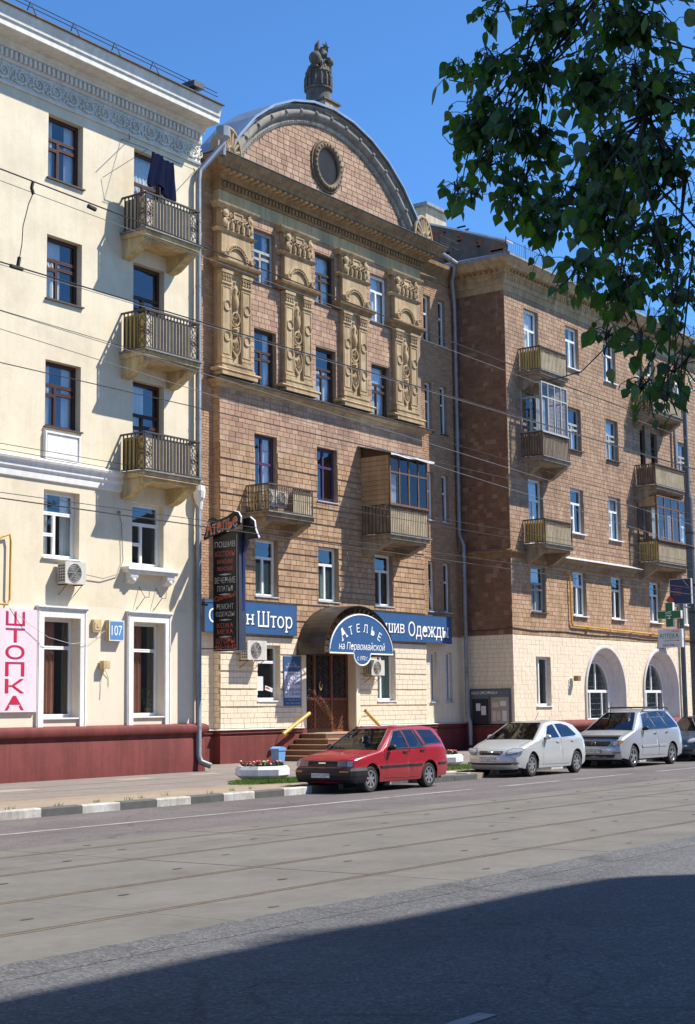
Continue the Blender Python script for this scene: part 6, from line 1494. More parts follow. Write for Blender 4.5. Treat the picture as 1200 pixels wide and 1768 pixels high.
# ------------------------------------------------------------------ parked cars
def car(name, label, X, Yc, S):
    t = thing(name, label, 'car', (X, Yc, 0), 'cars parked along the kerb'); W = S['W']; hw = W / 2; O = S['out']; belt = S['belt']; L = S['L']
    def bld(mb, nm, mt, parent=t, smooth=40):
        mb.v = [(x + X, y + Yc, z) for x, y, z in mb.v]; return mb.build(nm, mt, parent, smooth)
    def ys(x, z):
        y = hw - (max(0, z - belt) * S['tum'] + max(0, z - belt) ** 2 * .10) - max(0, .45 - z) * .10 - .025 * max(0, (z - .62)) * (z < belt) - .012 * ((z - .6) / .3) ** 2
        if x < .8: y -= S.get('pf', .10) * ((.8 - x) / .8) ** 2
        if x > L - .7: y -= .07 * ((x - L + .7) / .7) ** 2
        return y
    def T(x, y, z):
        a = min(1, abs(y) / hw)
        if x < 1.0: x += S.get('cf', .16) * max(0, 1 - x / 1.0) * a ** 2.6
        if x > L - .6: x -= .10 * max(0, 1 - (L - x) / .6) * a ** 2.6
        return (x, y, z)
    # closed side outline with wheel arches
    wr = S['wr']; bot = []
    for wx in (S['wx'][1], S['wx'][0]):
        ra = wr + .055
        bot.append((wx + ra + .03, S['sill']))
        for k in range(11):
            a = math.pi * k / 10; bot.append((wx + ra * math.cos(a), wr + .02 + ra * math.sin(a) * .98 if 0 < k < 10 else S['sill'] + .02))
        bot.append((wx - ra - .03, S['sill']))
    full = O + bot; n = len(full); P2 = [Vector(q) for q in full]; r = .045
    nor = []
    for i in range(n):
        a, b = P2[i - 1], P2[(i + 1) % n]; d = (b - a).normalized(); nor.append(Vector((-d.y, d.x)))
    c = Vector((L / 2, .8))
    for i in range(len(O)):
        if nor[i].dot(P2[i] - c) < 0: nor[i] = -nor[i]
    ins = [P2[i] - nor[i] * r if i < len(O) else P2[i] for i in range(n)]
    grid = [Vector((x * .07 + .04, z * .06 + .25)) for x in range(int(L / .07)) for z in range(27)]
    def inside(q, pl):
        k = False; m = len(pl)
        for i in range(m):
            a, b = pl[i], pl[i - 1]
            if (a.y > q.y) != (b.y > q.y) and q.x < (b.x - a.x) * (q.y - a.y) / (b.y - a.y) + a.x: k = not k
        return k
    def sheet(pl, off, mb, sgn, holes=()):
        pl = [Vector(q) for q in pl]; pts = list(pl); ed = []
        for hl in holes:
            k = len(pts); pts += [Vector(q) for q in hl]; ed += [(k + i, k + (i + 1) % len(hl)) for i in range(len(hl))]
        rim = list(pts)
        pts += [q for q in grid if inside(q, pl) and min((q - p).length for p in rim) > .02]
        v, e, f, *_ = delaunay_2d_cdt(pts, ed, [list(range(len(pl)))], 1, 1e-5); hv = [[Vector(q) for q in hl] for hl in holes]
        f = [q for q in f if not any(inside(sum((v[i] for i in q), Vector((0, 0))) / len(q), hl) for hl in hv)]
        mb.add([T(q.x, sgn * (ys(q.x, q.y) + off), q.y) for q in v], [tuple(q) for q in f])
    b = MB()
    for s in (-1, 1): sheet(ins, 0, b, s, S['wins'])
    m = len(O); fr = [(-1, 1), (-1, .35), (-1, 0)]
    rows = []
    for i in range(m):
        p, q = P2[i], nor[i]; ln = []
        y0 = ys(ins[i].x, ins[i].y)
        for s in (-1, 1):
            seq = [(y0, r), (y0 - .012, r * .45), (y0 - .045, .006), (y0 - .12, -.004)]
            pts = [(s * y, p - q * k) for y, k in seq]; ln += pts if s < 0 else [(0, p + q * .02)] * 0 + [(y0 * .45 * -1, p + q * .014), (0, p + q * .02), (y0 * .45, p + q * .014)] + list(reversed(pts))
        rows.append([T(x2.x, y, x2.y) for y, x2 in ln])
    k = len(b.v); w = len(rows[0])
    for ln in rows: b.v += ln
    for i in range(m - 1):
        for j in range(w - 1):
            if i in (S['ws'], S['rw']) and 2 < j < w - 4: continue
            b.f.append((k + i * w + j, k + i * w + j + 1, k + (i + 1) * w + j + 1, k + (i + 1) * w + j))
    body = bld(b, 'body', S['paint'], t, 50)
    u = MB().box(.35, L - .3, -hw + .14, hw - .14, .2, .50)
    for wx in S['wx']: u.box(wx - wr - .04, wx + wr + .04, -hw + .26, hw - .26, .3, .72)
    bld(u, 'underbody', 'underbody')
    # glass
    def prof_at(i0, t_): a, c_ = P2[i0], P2[i0 + 1]; return a.lerp(c_, t_), nor[i0].lerp(nor[i0 + 1], t_)
    def screen(seq, mt, nm, inset, off=.006):
        g = MB(); R = []
        for i0, tt in seq:
            p, q = prof_at(i0, tt); y0 = ys(p.x, p.y) - inset; R.append([T((p + q * (off + .02 * (1 - (j / 5 - 1) ** 2))).x, y0 * (j / 5 - 1), (p + q * (off + .018 * (1 - (j / 5 - 1) ** 2))).y) for j in range(11)])
        for A, B in zip(R, R[1:]):
            for j in range(10): g.quad(A[j], A[j + 1], B[j + 1], B[j])
        return bld(g, nm, mt)
    i0 = S['ws']
    screen([(i0, .0), (i0, .33), (i0, .66), (i0, 1)], 'car_glass', 'windscreen', .10, .008); screen([(S['rw'], 0), (S['rw'], .5), (S['rw'], 1)], 'car_glass', 'rear_window', .10, .008)
    sl = MB()
    for e_ in (i0, S['rw']):
        lp = []
        for tt, sg in ((0, -1), (.33, -1), (.66, -1), (1, -1), (1, 1), (.66, 1), (.33, 1), (0, 1)):
            p, q = prof_at(e_, tt); lp.append(T((p + q * .012).x, sg * (ys(p.x, p.y) - .10), (p + q * .012).y))
        sl.tube(lp, .014, 5, closed=True)
    bld(sl, 'window_seal', 'black_plastic', t)
    # cabin: dashboard, seats with headrests, wheel
    p0, p1 = P2[i0], P2[i0 + 1]; cb = MB(); fx = p1.x; zs_ = belt - .42
    cb.box(p0.x + .02, p0.x + .42, -hw + .18, hw - .18, belt - .22, p0.y - .015); cb.box(p0.x + .3, L - .5, -hw + .12, hw - .12, .45, zs_)
    cb.tube([(p0.x + .52 + .05 * math.sin(a * .52), -.36 + .18 * math.cos(a * .52), belt - .02 + .17 * math.sin(a * .52)) for a in range(12)], .014, 5, closed=True); bld(cb, 'dashboard', 'black_plastic', t)
    for x, yy in ((fx + .05, -.36), (fx + .05, .36), (fx + .95, -.36), (fx + .95, .36)):
        st = MB(); st.hexa([(x, yy - .24, zs_), (x + .15, yy - .24, zs_), (x + .15, yy + .24, zs_), (x, yy + .24, zs_), (x + .17, yy - .21, belt + .12), (x + .27, yy - .21, belt + .12), (x + .27, yy + .21, belt + .12), (x + .17, yy + .21, belt + .12)])
        st.ball((x + .25, yy, belt + .2), .06, .13, .09, 8, 6); bld(st, 'seat', 'seat_cloth', t, 50)
    for pl in S['wins']:
      for s in (-1, 1):
        gl = MB(); tr = MB(); c_ = sum((Vector(q) for q in pl), Vector((0, 0))) / len(pl)
        if 1:
            sheet(pl, .004, gl, s); sheet([c_ + (Vector(q) - c_) * 1.0 + (Vector(q) - c_).normalized() * .03 for q in pl], .010, tr, s, [[c_ + (Vector(q) - c_) * .985 for q in pl]])
        wt = bld(tr, 'side_window', S.get('trim', 'black_plastic'), t); bld(gl, 'glass', 'car_glass', wt)
    # doors as slightly proud skins with handles
    for pl in S['doors']:
        for s in (-1, 1):
            gp = MB(); sheet([(x + (.005 if x > sum(q[0] for q in pl) / len(pl) else -.005), z + (-.005 if z < .5 else 0)) for x, z in pl], .003, gp, s); sk = MB(); sheet(pl, .006, sk, s)
            d = bld(sk, 'door', S['paint'], t, 60); bld(gp, 'door_gap', 'black_plastic', d)
            hx = max(q[0] for q in pl) - .16; hz = S['hz'] + .015 * (hx > 2.6); h = MB(); y = s * (ys(hx, hz) + .0)
            h.box(hx - .09, hx + .07, min(y, y + s * .028), max(y, y + s * .028), hz - .02, hz + .02); bld(h, 'handle', S.get('handle', 'black_plastic'), d)
    # front: grille, lamps, plate
    fz = sorted([(q.y, q.x) for q in P2[:S['nose'] + 1]])
    def xf(z):
        for (z0, x0), (z1, x1) in zip(fz, fz[1:]):
            if z0 <= z <= z1: return x0 + (x1 - x0) * (z - z0) / (z1 - z0 + 1e-9)
        return fz[0][1] if z < fz[0][0] else fz[-1][1]
    def patch(pts, mt, nm, off=.012, side=None, n=10, parent=t):
        """quad strip on the nose: rows of (y0,y1,z)"""
        for s in ((-1, 1) if side else (1,)):
            g = MB(); R = []
            for y0, y1, z in pts: R.append([T(xf(z) - off - .016, s * (y0 + (y1 - y0) * j / n), z) for j in range(n + 1)])
            for A, B in zip(R, R[1:]):
                for j in range(n): g.quad(A[j], A[j + 1], B[j + 1], B[j])
            o = bld(g, nm, mt, parent)
        return o
    S['front'](patch, bld, t, xf, T, ys)
    def plate(z, txt):
        x = xf(z) - .05; p = MB().box(x - .012, x, -.26, .26, z - .056, z + .056); o = bld(p, 'number_plate', 'panel_white', t); f = Fr((X, Yc, 0), (0, -1, 0), (-1, 0, 0)); e = MB()
        q = MB(); letter(q, f, txt, -.235, .15, z - .034, z + .034, -x + .0135, .015); letter(q, f, S.get('reg', '199'), .165, .245, z - .01, z + .036, -x + .0135, .01); q.build('plate_lettering', 'letter_black', o)
        ring(e, f, -.262, .262, z - .058, z + .058, .01, -x + .010, -x + .0145); e.build('plate_rim', 'black_plastic', o)
    plate(*S['plate'])
    # wheels
    for wx in S['wx']:
        for s in (-1, 1):
            y = s * (hw - .035); w0 = .19; tb = MB()
            tb.lathe([(wr * .66, y), (wr * .90, y + s * .006), (wr * .98, y - s * .012), (wr, y - s * .05), (wr, y - s * (w0 - .05)), (wr * .97, y - s * w0), (wr * .6, y - s * w0)], 28, (wx, 0, wr), 'y')
            wl = bld(tb, 'wheel', 'tyre', t, 40); ri = MB(); ri.lathe([(wr * .67, y - s * .0), (wr * .67, y + s * .004), (wr * .60, y + s * .004), (wr * .58, y - s * .04), (wr * .58, y - s * .12)], 28, (wx, 0, wr), 'y')
            ns = S['spokes']
            for k in range(ns):
                a = 2 * math.pi * k / ns + .2; ca, sa = math.cos(a), math.sin(a); pa = Vector((-sa, 0, ca)); dr = Vector((ca, 0, sa)); ctr = Vector((wx, 0, wr)); q = []
                for rr, ww, dp in ((wr * .10, wr * .11, .005), (wr * .61, wr * .085, -.012)):
                    for sg, dd in ((-1, 0), (1, 0), (1, -.03), (-1, -.03)): v = ctr + dr * rr + pa * ww * sg; q.append((v.x, y + s * (dp + dd), v.z))
                ri.hexa(q)
            ri.lathe([(0, y + s * .012), (wr * .13, y + s * .01), (wr * .15, y - s * .02)], 12, (wx, 0, wr), 'y'); bld(ri, 'rim', 'alloy', wl, 40)
            bk = MB(); bk.lathe([(0, y - s * .06), (wr * .6, y - s * .06)], 20, (wx, 0, wr), 'y'); bld(bk, 'brake', 'underbody', wl)
    # mirrors, side rubbing strips, wipers
    mx, mz = S['mirror']
    for s in (-1, 1):
        y = s * (ys(mx, mz) + .10); q = MB(); q.ball((mx + .02, y, mz), .075, .105, .07, 12, 8); q.v = [(min(x, mx + .05), yy, z) for x, yy, z in q.v]; q.box(mx, mx + .06, min(y, y - s * .14), max(y, y - s * .14), mz - .07, mz - .035); bld(q, 'mirror', S['mirmat'], t, 50)
    for x0, x1, z, hh, mt in S['strips']:
        g = MB(); n = 14
        for s in (-1, 1):
            A = [[T(x0 + (x1 - x0) * i / n, s * (ys(x0 + (x1 - x0) * i / n, z) + o), z + dz) for i in range(n + 1)] for o, dz in ((0, -hh), (.02, -hh * .8), (.02, hh * .8), (0, hh))]
            for R0_, R1_ in zip(A, A[1:]):
                for i in range(n): g.quad(R0_[i], R0_[i + 1], R1_[i + 1], R1_[i])
        bld(g, 'side_strip', mt, t)
    bl = MB(); i1 = S['ws'] - 1
    for sg in (-1, 1):
        bl.tube([T((P2[i] + nor[i] * .004).x, sg * (ys(P2[i].x, P2[i].y) - .13), (P2[i] + nor[i] * .006).y) for i in range(6, i1 + 1)], .005, 4)
    bld(bl, 'bonnet_seam', 'underbody', t)
    p0 = P2[S['ws']]; wp = MB()
    for y0, y1 in ((-.55, .05), (.0, .6)): wp.tube([(p0.x + .02, y0, p0.y + .03), (p0.x + .1, y1, p0.y + .07)], .010, 4)
    bld(wp, 'wiper', 'black_plastic', t)
    for a in S.get('extra', ()): a(bld, t)
    return t
m_ = mat('dark_glass', (.012, .016, .02), .04, 0, 3, spec=.9, fine=0)
def fr_red(patch, bld, t, xf, T, ys):
    g = MB(); lv = [(.23, -.0), (.30, .035), (.40, .05), (.50, .05), (.56, .02), (.565, -.01)]; R = []
    for z, o in lv:
        ln = [(.52 - .44 * i / 5, -(ys(.52 - .44 * i / 5, max(.3, z)) + o), z) for i in range(6)]; y0 = ys(.05, .5) - .02
        ln += [(xf(z) - o, y0 * (j / 5 - 1), z) for j in range(0, 11)]; ln += [(.08 + .44 * i / 5, ys(.08 + .44 * i / 5, max(.3, z)) + o, z) for i in range(6)]
        R.append([T(*q) for q in ln])
    for A, B in zip(R, R[1:]):
        for j in range(len(A) - 1): g.quad(A[j], A[j + 1], B[j + 1], B[j])
    bld(g, 'bumper', 'black_plastic', t, 50)
    patch([(-.40, .40, .60), (-.40, .40, .715)], 'black_plastic', 'grille', .016)
    gr = MB()
    for k in range(4): gr.box(xf(.65) - .03, xf(.65) - .01, -.38, .38, .612 + k * .026, .620 + k * .026)
    bld(gr, 'grille_bar', 'underbody', t); patch([(-.10, .10, .66), (-.10, .10, .69)], 'chrome', 'grille_badge', .036)
    patch([(.41, .64, .60), (.41, .64, .715)], 'lamp_dim', 'headlight', .018, True, 6); patch([(.655, .79, .60), (.655, .78, .715)], 'lamp_glass', 'corner_lamp', .020, True, 6)
    patch([(.52, .74, .47), (.52, .74, .505)], 'lamp_amber', 'indicator', .056, True, 6); 
mat('lamp_dim', (.16, .16, .16), .15, .2, 12, spec=.8)
def fr_hatch(patch, bld, t, xf, T, ys):
    patch([(-.30, .30, .60), (-.36, .36, .64), (-.37, .37, .70)], 'black_plastic', 'grille', .014); g = MB()
    for k in range(4): g.box(xf(.65) - .026, xf(.65) - .012, -.34, .34, .612 + k * .022, .617 + k * .022)
    bld(g, 'grille_bar', 'chrome', t); e = MB(); f = Fr((xf(.66) - .034, 0, 0), (0, -1, 0), (-1, 0, 0)); e.tube([f.P(.06 * math.cos(a * .52), .655 + .036 * math.sin(a * .52), 0) for a in range(12)], .008, 5, closed=True); bld(e, 'grille_badge', 'chrome', t)
    patch([(.46, .60, .60), (.45, .80, .665), (.46, .86, .72), (.56, .88, .775)], 'lamp_dim', 'headlight', .012, True, 12)
    patch([(.50, .60, .625), (.49, .76, .67), (.50, .84, .715), (.60, .86, .76)], 'lamp_glass', 'headlight_lens', .018, True, 12)
    patch([(-.60, .60, .335), (-.66, .66, .385)], 'black_plastic', 'lower_grille', .012); patch([(.66, .74, .34), (.62, .80, .37), (.66, .78, .40)], 'lamp_dim', 'fog_lamp', .014, True, 8)
def fr_van(patch, bld, t, xf, T, ys):
    patch([(-.46, .46, .66), (-.52, .52, .74), (-.54, .54, .80)], 'black_plastic', 'grille', .016); g = MB()
    for k in range(4): g.box(xf(.72) - .03, xf(.72) - .012, -.5, .5, .675 + k * .03, .682 + k * .03)
    bld(g, 'grille_bar', 'lamp_dim', t); e = MB(); f = Fr((xf(.73) - .04, 0, 0), (0, -1, 0), (-1, 0, 0)); e.tube([f.P(.075 * math.cos(a * .52), .73 + .055 * math.sin(a * .52), 0) for a in range(12)], .009, 5, closed=True); e.tube([f.P(-.07, .75, 0), f.P(-.03, .75, 0), f.P(0, .715, 0), f.P(.03, .75, 0), f.P(.07, .75, 0)], .008, 4); bld(e, 'grille_badge', 'chrome', t)
    d = MB()                                                       # dark stone guard along the bonnet edge
    for j in range(12):
        a, b = -.72 + .12 * j, -.60 + .12 * j; d.hexa([T(.20, a, .88), T(.20, b, .88), T(.36, b, .945), T(.36, a, .945), T(.14, a, .93), T(.14, b, .93), T(.36, b, .975), T(.36, a, .975)])
    bld(d, 'bonnet_guard', 'black_plastic', t, 60)
    patch([(.56, .68, .66), (.56, .84, .74), (.58, .88, .82)], 'lamp_dim', 'headlight', .014, True, 12); patch([(.60, .70, .68), (.60, .74, .74), (.60, .72, .80)], 'lamp_glass', 'headlight_lens', .02, True, 8); patch([(.76, .80, .70), (.76, .87, .75), (.76, .89, .81)], 'lamp_amber', 'indicator', .02, True, 8)
    patch([(-.62, .62, .32), (-.68, .68, .40)], 'black_plastic', 'lower_grille', .012); patch([(.58, .82, .42), (.58, .84, .50)], 'paint_silver_blue', 'fog_recess', .010, True, 8); patch([(.60, .80, .435), (.60, .82, .485)], 'lamp_dim', 'fog_lamp', .013, True, 8)
def roof_rails(bld, t):
    for s in (-1, 1):
        r = MB().tube([(2.2, s * .62, 1.70), (2.3, s * .62, 1.775), (3.2, s * .64, 1.81), (4.0, s * .62, 1.785), (4.15, s * .61, 1.72)], .02, 6); bld(r, 'roof_rail', 'black_plastic', t)
    for x in (2.55, 3.75): bld(MB().tube([(x, -.64, 1.80), (x, .64, 1.80)], .022, 6), 'roof_bar', 'black_plastic', t)
    bld(MB().tube([(2.25, .5, 1.70), (2.40, .5, 1.98)], .008, 5).ball((2.26, .5, 1.72), .03), 'aerial', 'black_plastic', t)
def aerial(bld, t): bld(MB().tube([(2.75, .1, 1.48), (2.98, .1, 1.70)], .006, 5), 'aerial', 'black_plastic', t)
RED = dict(L=4.2, W=1.66, belt=.93, tum=.30, paint='paint_red', sill=.22, wr=.295, wx=(.78, 3.21), spokes=7, cf=.09, pf=.05, hz=.865, nose=6,
    out=[(.12, .24), (.01, .32), (-.01, .50), (.03, .56), (.05, .62), (.07, .72), (.13, .765), (.55, .84), (1.02, .905), (1.18, .935), (1.93, 1.385), (2.3, 1.435), (3.0, 1.455), (3.55, 1.435), (3.78, 1.39), (3.95, 1.15), (4.07, .92), (4.14, .80), (4.20, .58), (4.2, .40), (4.10, .26)], ws=9, rw=14,
    wins=[[(1.46, .955), (1.96, 1.345), (2.24, 1.365), (2.31, .965)], [(2.39, .965), (2.32, 1.37), (2.72, 1.37), (2.84, .975)], [(2.885, .98), (2.77, 1.37), (2.84, 1.37), (3.02, .99)], [(3.10, 1.02), (2.95, 1.365), (3.55, 1.345), (3.84, 1.04)]],
    doors=[[(1.32, .30), (1.30, .91), (2.33, .93), (2.33, .28)], [(2.36, .28), (2.36, .93), (3.06, .95), (3.06, .80), (2.84, .62), (2.74, .28)]], plate=(.40, 'В697СМ'), mirror=(1.52, .99), mirmat='black_plastic', front=fr_red,
    strips=[(1.14, 2.33, .56, .028, 'black_plastic'), (2.36, 2.86, .56, .028, 'black_plastic'), (3.60, 4.05, .56, .028, 'black_plastic')])
HATCH = dict(L=4.18, W=1.71, belt=.97, tum=.32, paint='paint_silver', sill=.22, wr=.31, wx=(.87, 3.47), spokes=7, cf=.26, pf=.12, hz=.90, nose=6, handle='paint_silver',
    out=[(.14, .22), (.03, .30), (0, .46), (.03, .58), (.10, .68), (.2, .745), (.36, .80), (.7, .89), (1.0, .95), (1.12, .975), (1.98, 1.405), (2.3, 1.455), (2.8, 1.475), (3.25, 1.44), (3.6, 1.36), (3.9, 1.12), (4.08, .94), (4.15, .75), (4.18, .5), (4.14, .3), (4.05, .24)], ws=9, rw=14, trim='paint_silver',
    wins=[[(1.62, 1.0), (2.06, 1.34), (2.40, 1.385), (2.47, 1.01)], [(2.56, 1.01), (2.50, 1.39), (2.9, 1.395), (3.22, 1.33), (3.52, 1.08), (3.36, 1.04)]],
    doors=[[(1.42, .32), (1.40, .80), (1.48, .97), (2.50, .985), (2.50, .30)], [(2.53, .30), (2.53, .985), (3.36, 1.01), (3.30, .85), (3.06, .55), (2.98, .30)]], plate=(.48, 'Х716КТ'), mirror=(1.62, 1.04), mirmat='paint_silver', front=fr_hatch, strips=[], extra=(aerial,))
VAN = dict(L=4.75, W=1.83, belt=1.10, tum=.30, paint='paint_silver_blue', sill=.25, wr=.335, wx=(.93, 3.77), spokes=5, cf=.24, pf=.10, hz=1.0, nose=6, handle='chrome',
    out=[(.14, .26), (.03, .34), (0, .55), (.04, .68), (.10, .80), (.2, .88), (.36, .94), (.8, 1.05), (1.02, 1.09), (1.12, 1.11), (1.98, 1.63), (2.35, 1.71), (3.0, 1.75), (3.8, 1.735), (4.2, 1.68), (4.52, 1.30), (4.66, 1.05), (4.73, .8), (4.75, .5), (4.68, .3), (4.6, .27)], ws=9, rw=14,
    wins=[[(1.66, 1.14), (2.10, 1.57), (2.50, 1.625), (2.64, 1.15)], [(2.72, 1.15), (2.59, 1.63), (3.34, 1.655), (3.50, 1.16)], [(3.57, 1.16), (3.42, 1.655), (3.98, 1.63), (4.38, 1.22), (4.3, 1.18)]],
    doors=[[(1.50, .36), (1.48, .9), (1.58, 1.11), (2.66, 1.12), (2.66, .34)], [(2.69, .34), (2.69, 1.12), (3.52, 1.13), (3.50, .95), (3.30, .7), (3.26, .34)]], plate=(.50, 'К679НК'), mirror=(1.70, 1.17), mirmat='black_plastic', front=fr_van, strips=[(1.50, 2.64, .62, .035, 'paint_silver_blue'), (2.71, 3.28, .62, .035, 'paint_silver_blue')], extra=(roof_rails,))
NAVY = dict(HATCH, paint='paint_navy', handle='paint_navy', trim='black_plastic', mirmat='paint_navy', plate=(.48, 'М'), reg='97', spokes=6)
car('parked_car', 'red estate car with black bumper parked in front of the entrance stairs', 27.98, 20.92, RED)
car('parked_car', 'silver hatchback parked in front of the notice board corner', 35.95, 21.27, HATCH)
car('parked_car', 'silver blue minivan with roof rails parked in front of the arched windows', 42.33, 21.40, VAN)
car('parked_car', 'dark blue car at the right picture edge behind the minivan', 48.05, 21.35, NAVY)

# ------------------------------------------------------------------ washing, poles and overhead wires
def washing():
    f = front(28.72)
    def cloth(name, lab, outl, seed):
        rnd = random.Random(seed); cols_, rows_ = 12, 10; m = MB()
        for s, dep in ((0, 0), (1, -.07)):
            k = len(m.v)
            for j in range(rows_ + 1):
                t = j / rows_; a, b, z = outl(t)
                for i in range(cols_ + 1):
                    q = i / cols_; u = a + (b - a) * q; d = .03 * math.sin(q * 6 + seed + t * 2.5) * (.3 + t) + .012 * math.sin(q * 15 + t * 6) + dep + (0 if 0 < i < cols_ else -.03 * (1 - 2 * s))
                    m.v.append(tuple(f.P(u, z(q) + .012 * math.sin(q * 13 + seed), d)))
            for j in range(rows_):
                for i in range(cols_): m.f.append((k + j * (cols_ + 1) + i, k + j * (cols_ + 1) + i + 1, k + (j + 1) * (cols_ + 1) + i + 1, k + (j + 1) * (cols_ + 1) + i))
        return solo(m, name, 'cloth_navy', lab, 'clothing', f.P((outl(1)[0] + outl(1)[1]) / 2, 16.4, 0), 'washing on the top balcony', 60)
    cloth('jacket', 'dark navy jacket hanging by its hem over the top balcony, left of two', lambda t: (30.72 - .18 * t, 31.18 + .05 * t, lambda q: 17.58 - .95 * t + (-.05 * t * math.sin(q * 7))), 1)
    cloth('trousers', 'dark navy trousers hanging over the top balcony, right of two', lambda t: (31.12 + .02 * t, 31.62 + .16 * t, lambda q: 17.50 - 1.12 * t + (.10 * t * math.sin(q * 6 + 1))), 2)
    t = thing('clothes_line_arm', 'thin metal arms and lines carrying washing above the top balcony', 'clothes line', (30.6, 28.9, 17.3))
    a = MB(); a.tube([(30.35, 29.6, 18.05), (30.55, 28.75, 17.62), (31.9, 28.75, 17.58)], .012, 4); a.tube([(33.5, 29.6, 18.0), (32.5, 28.75, 17.62)], .014, 4); a.tube([(30.5, 28.72, 17.6), (32.6, 28.72, 17.56)], .008, 4); a.tube([(30.55, 28.75, 17.62), (29.6, 29.57, 16.7)], .008, 4); a.tube([(30.7, 29.6, 18.15), (30.0, 28.95, 17.95)], .014, 4); a.build('arm', 'iron_rust', t)
washing()
def wires():
    sp = [('w', 11.0, 9.63, 7.10, 24.5, 6.82, .011, 'uppermost wire over the cream facade carrying two clamps'), ('w', 11.0, 9.65, 6.18, 46, 6.1, .011, 'contact wire crossing the cream facade below the top balcony'), ('w', 14.7, 12.9, 6.99, 40, 6.3, .007, 'thin wire crossing the middle balcony of the cream house'), ('w', 14.7, 12.92, 6.31, 60, 6.25, .010, 'wire crossing the third storey window of the cream house'),
          ('w', 20, 17.6, 6.49, 62, 6.5, .009, 'upper of two thin wires over the white string course'), ('w', 20, 17.6, 6.39, 62, 6.15, .009, 'lower of two thin wires over the white string course'), ('w', 20, 17.6, 5.54, 62, 5.35, .017, 'thick cable crossing in front of the white upper windows'), ('w', 20, 17.6, 5.64, 62, 5.62, .010, 'thin cable hugging the thick cable over the white windows'),
          ('w', 19, 20, 10.62, 62, 9.8, .010, 'wire crossing the pilaster heads of the ornate house'), ('w', 19, 20, 9.25, 62, 9.2, .010, 'wire crossing the lower ends of the pilasters'), ('w', 19, 20, 8.35, 62, 6.8, .010, 'steep wire crossing above the closed loggia'), ('w', 19, 20, 8.0, 62, 5.9, .010, 'steep wire crossing over the loggia roof')]
    for i, (_, Y, xa, za, xb, zb, r, lab) in enumerate(sp):
        n = 16; pts = []
        for k in range(n + 1):
            t = k / n; x = xa - 12 + (xb - xa + 12) * t; z = za + (zb - za) * (x - xa) / (xb - xa); pts.append((x, Y, z))
        t = thing('overhead_wire', lab, 'wire', (xa, Y, za), 'overhead wires along the street'); MB().tube(pts, r * .68, 5).build('cable', 'wire' if i < 8 else 'wire_grey', t)
        if i == 0:
            m = MB(); x = 10.05; z = 7.08; m.tube([(x, Y, z), (x - .015, Y, z - .06), (x + .01, Y, z - .12)], .018, 6); m.build('clamp', 'iron_black', t)
            x = 10.86; m = MB(); m.tube([(x - .05, Y, 7.04), (x + .05, Y, 7.03)], .026, 6); m.build('clamp', 'iron_black', t)
        if i == 1: MB().tube([(9.78, Y, 6.17), (9.93, Y, 6.17)], .022, 6).tube([(9.87, Y, 6.17), (9.89, Y, 6.28)], .02, 6).build('clamp', 'iron_black', t)
    t = thing('wire_hanger', 'thin slack hanger joining the two upper wires at the left edge', 'wire', (9.95, 11, 6.25)); MB().tube([(10.06, 11, 6.98), (10.0, 11, 6.85), (9.93, 11, 6.6), (9.92, 11, 6.42), (9.89, 11, 6.27)], .006, 4).build('cable', 'wire', t)
wires()

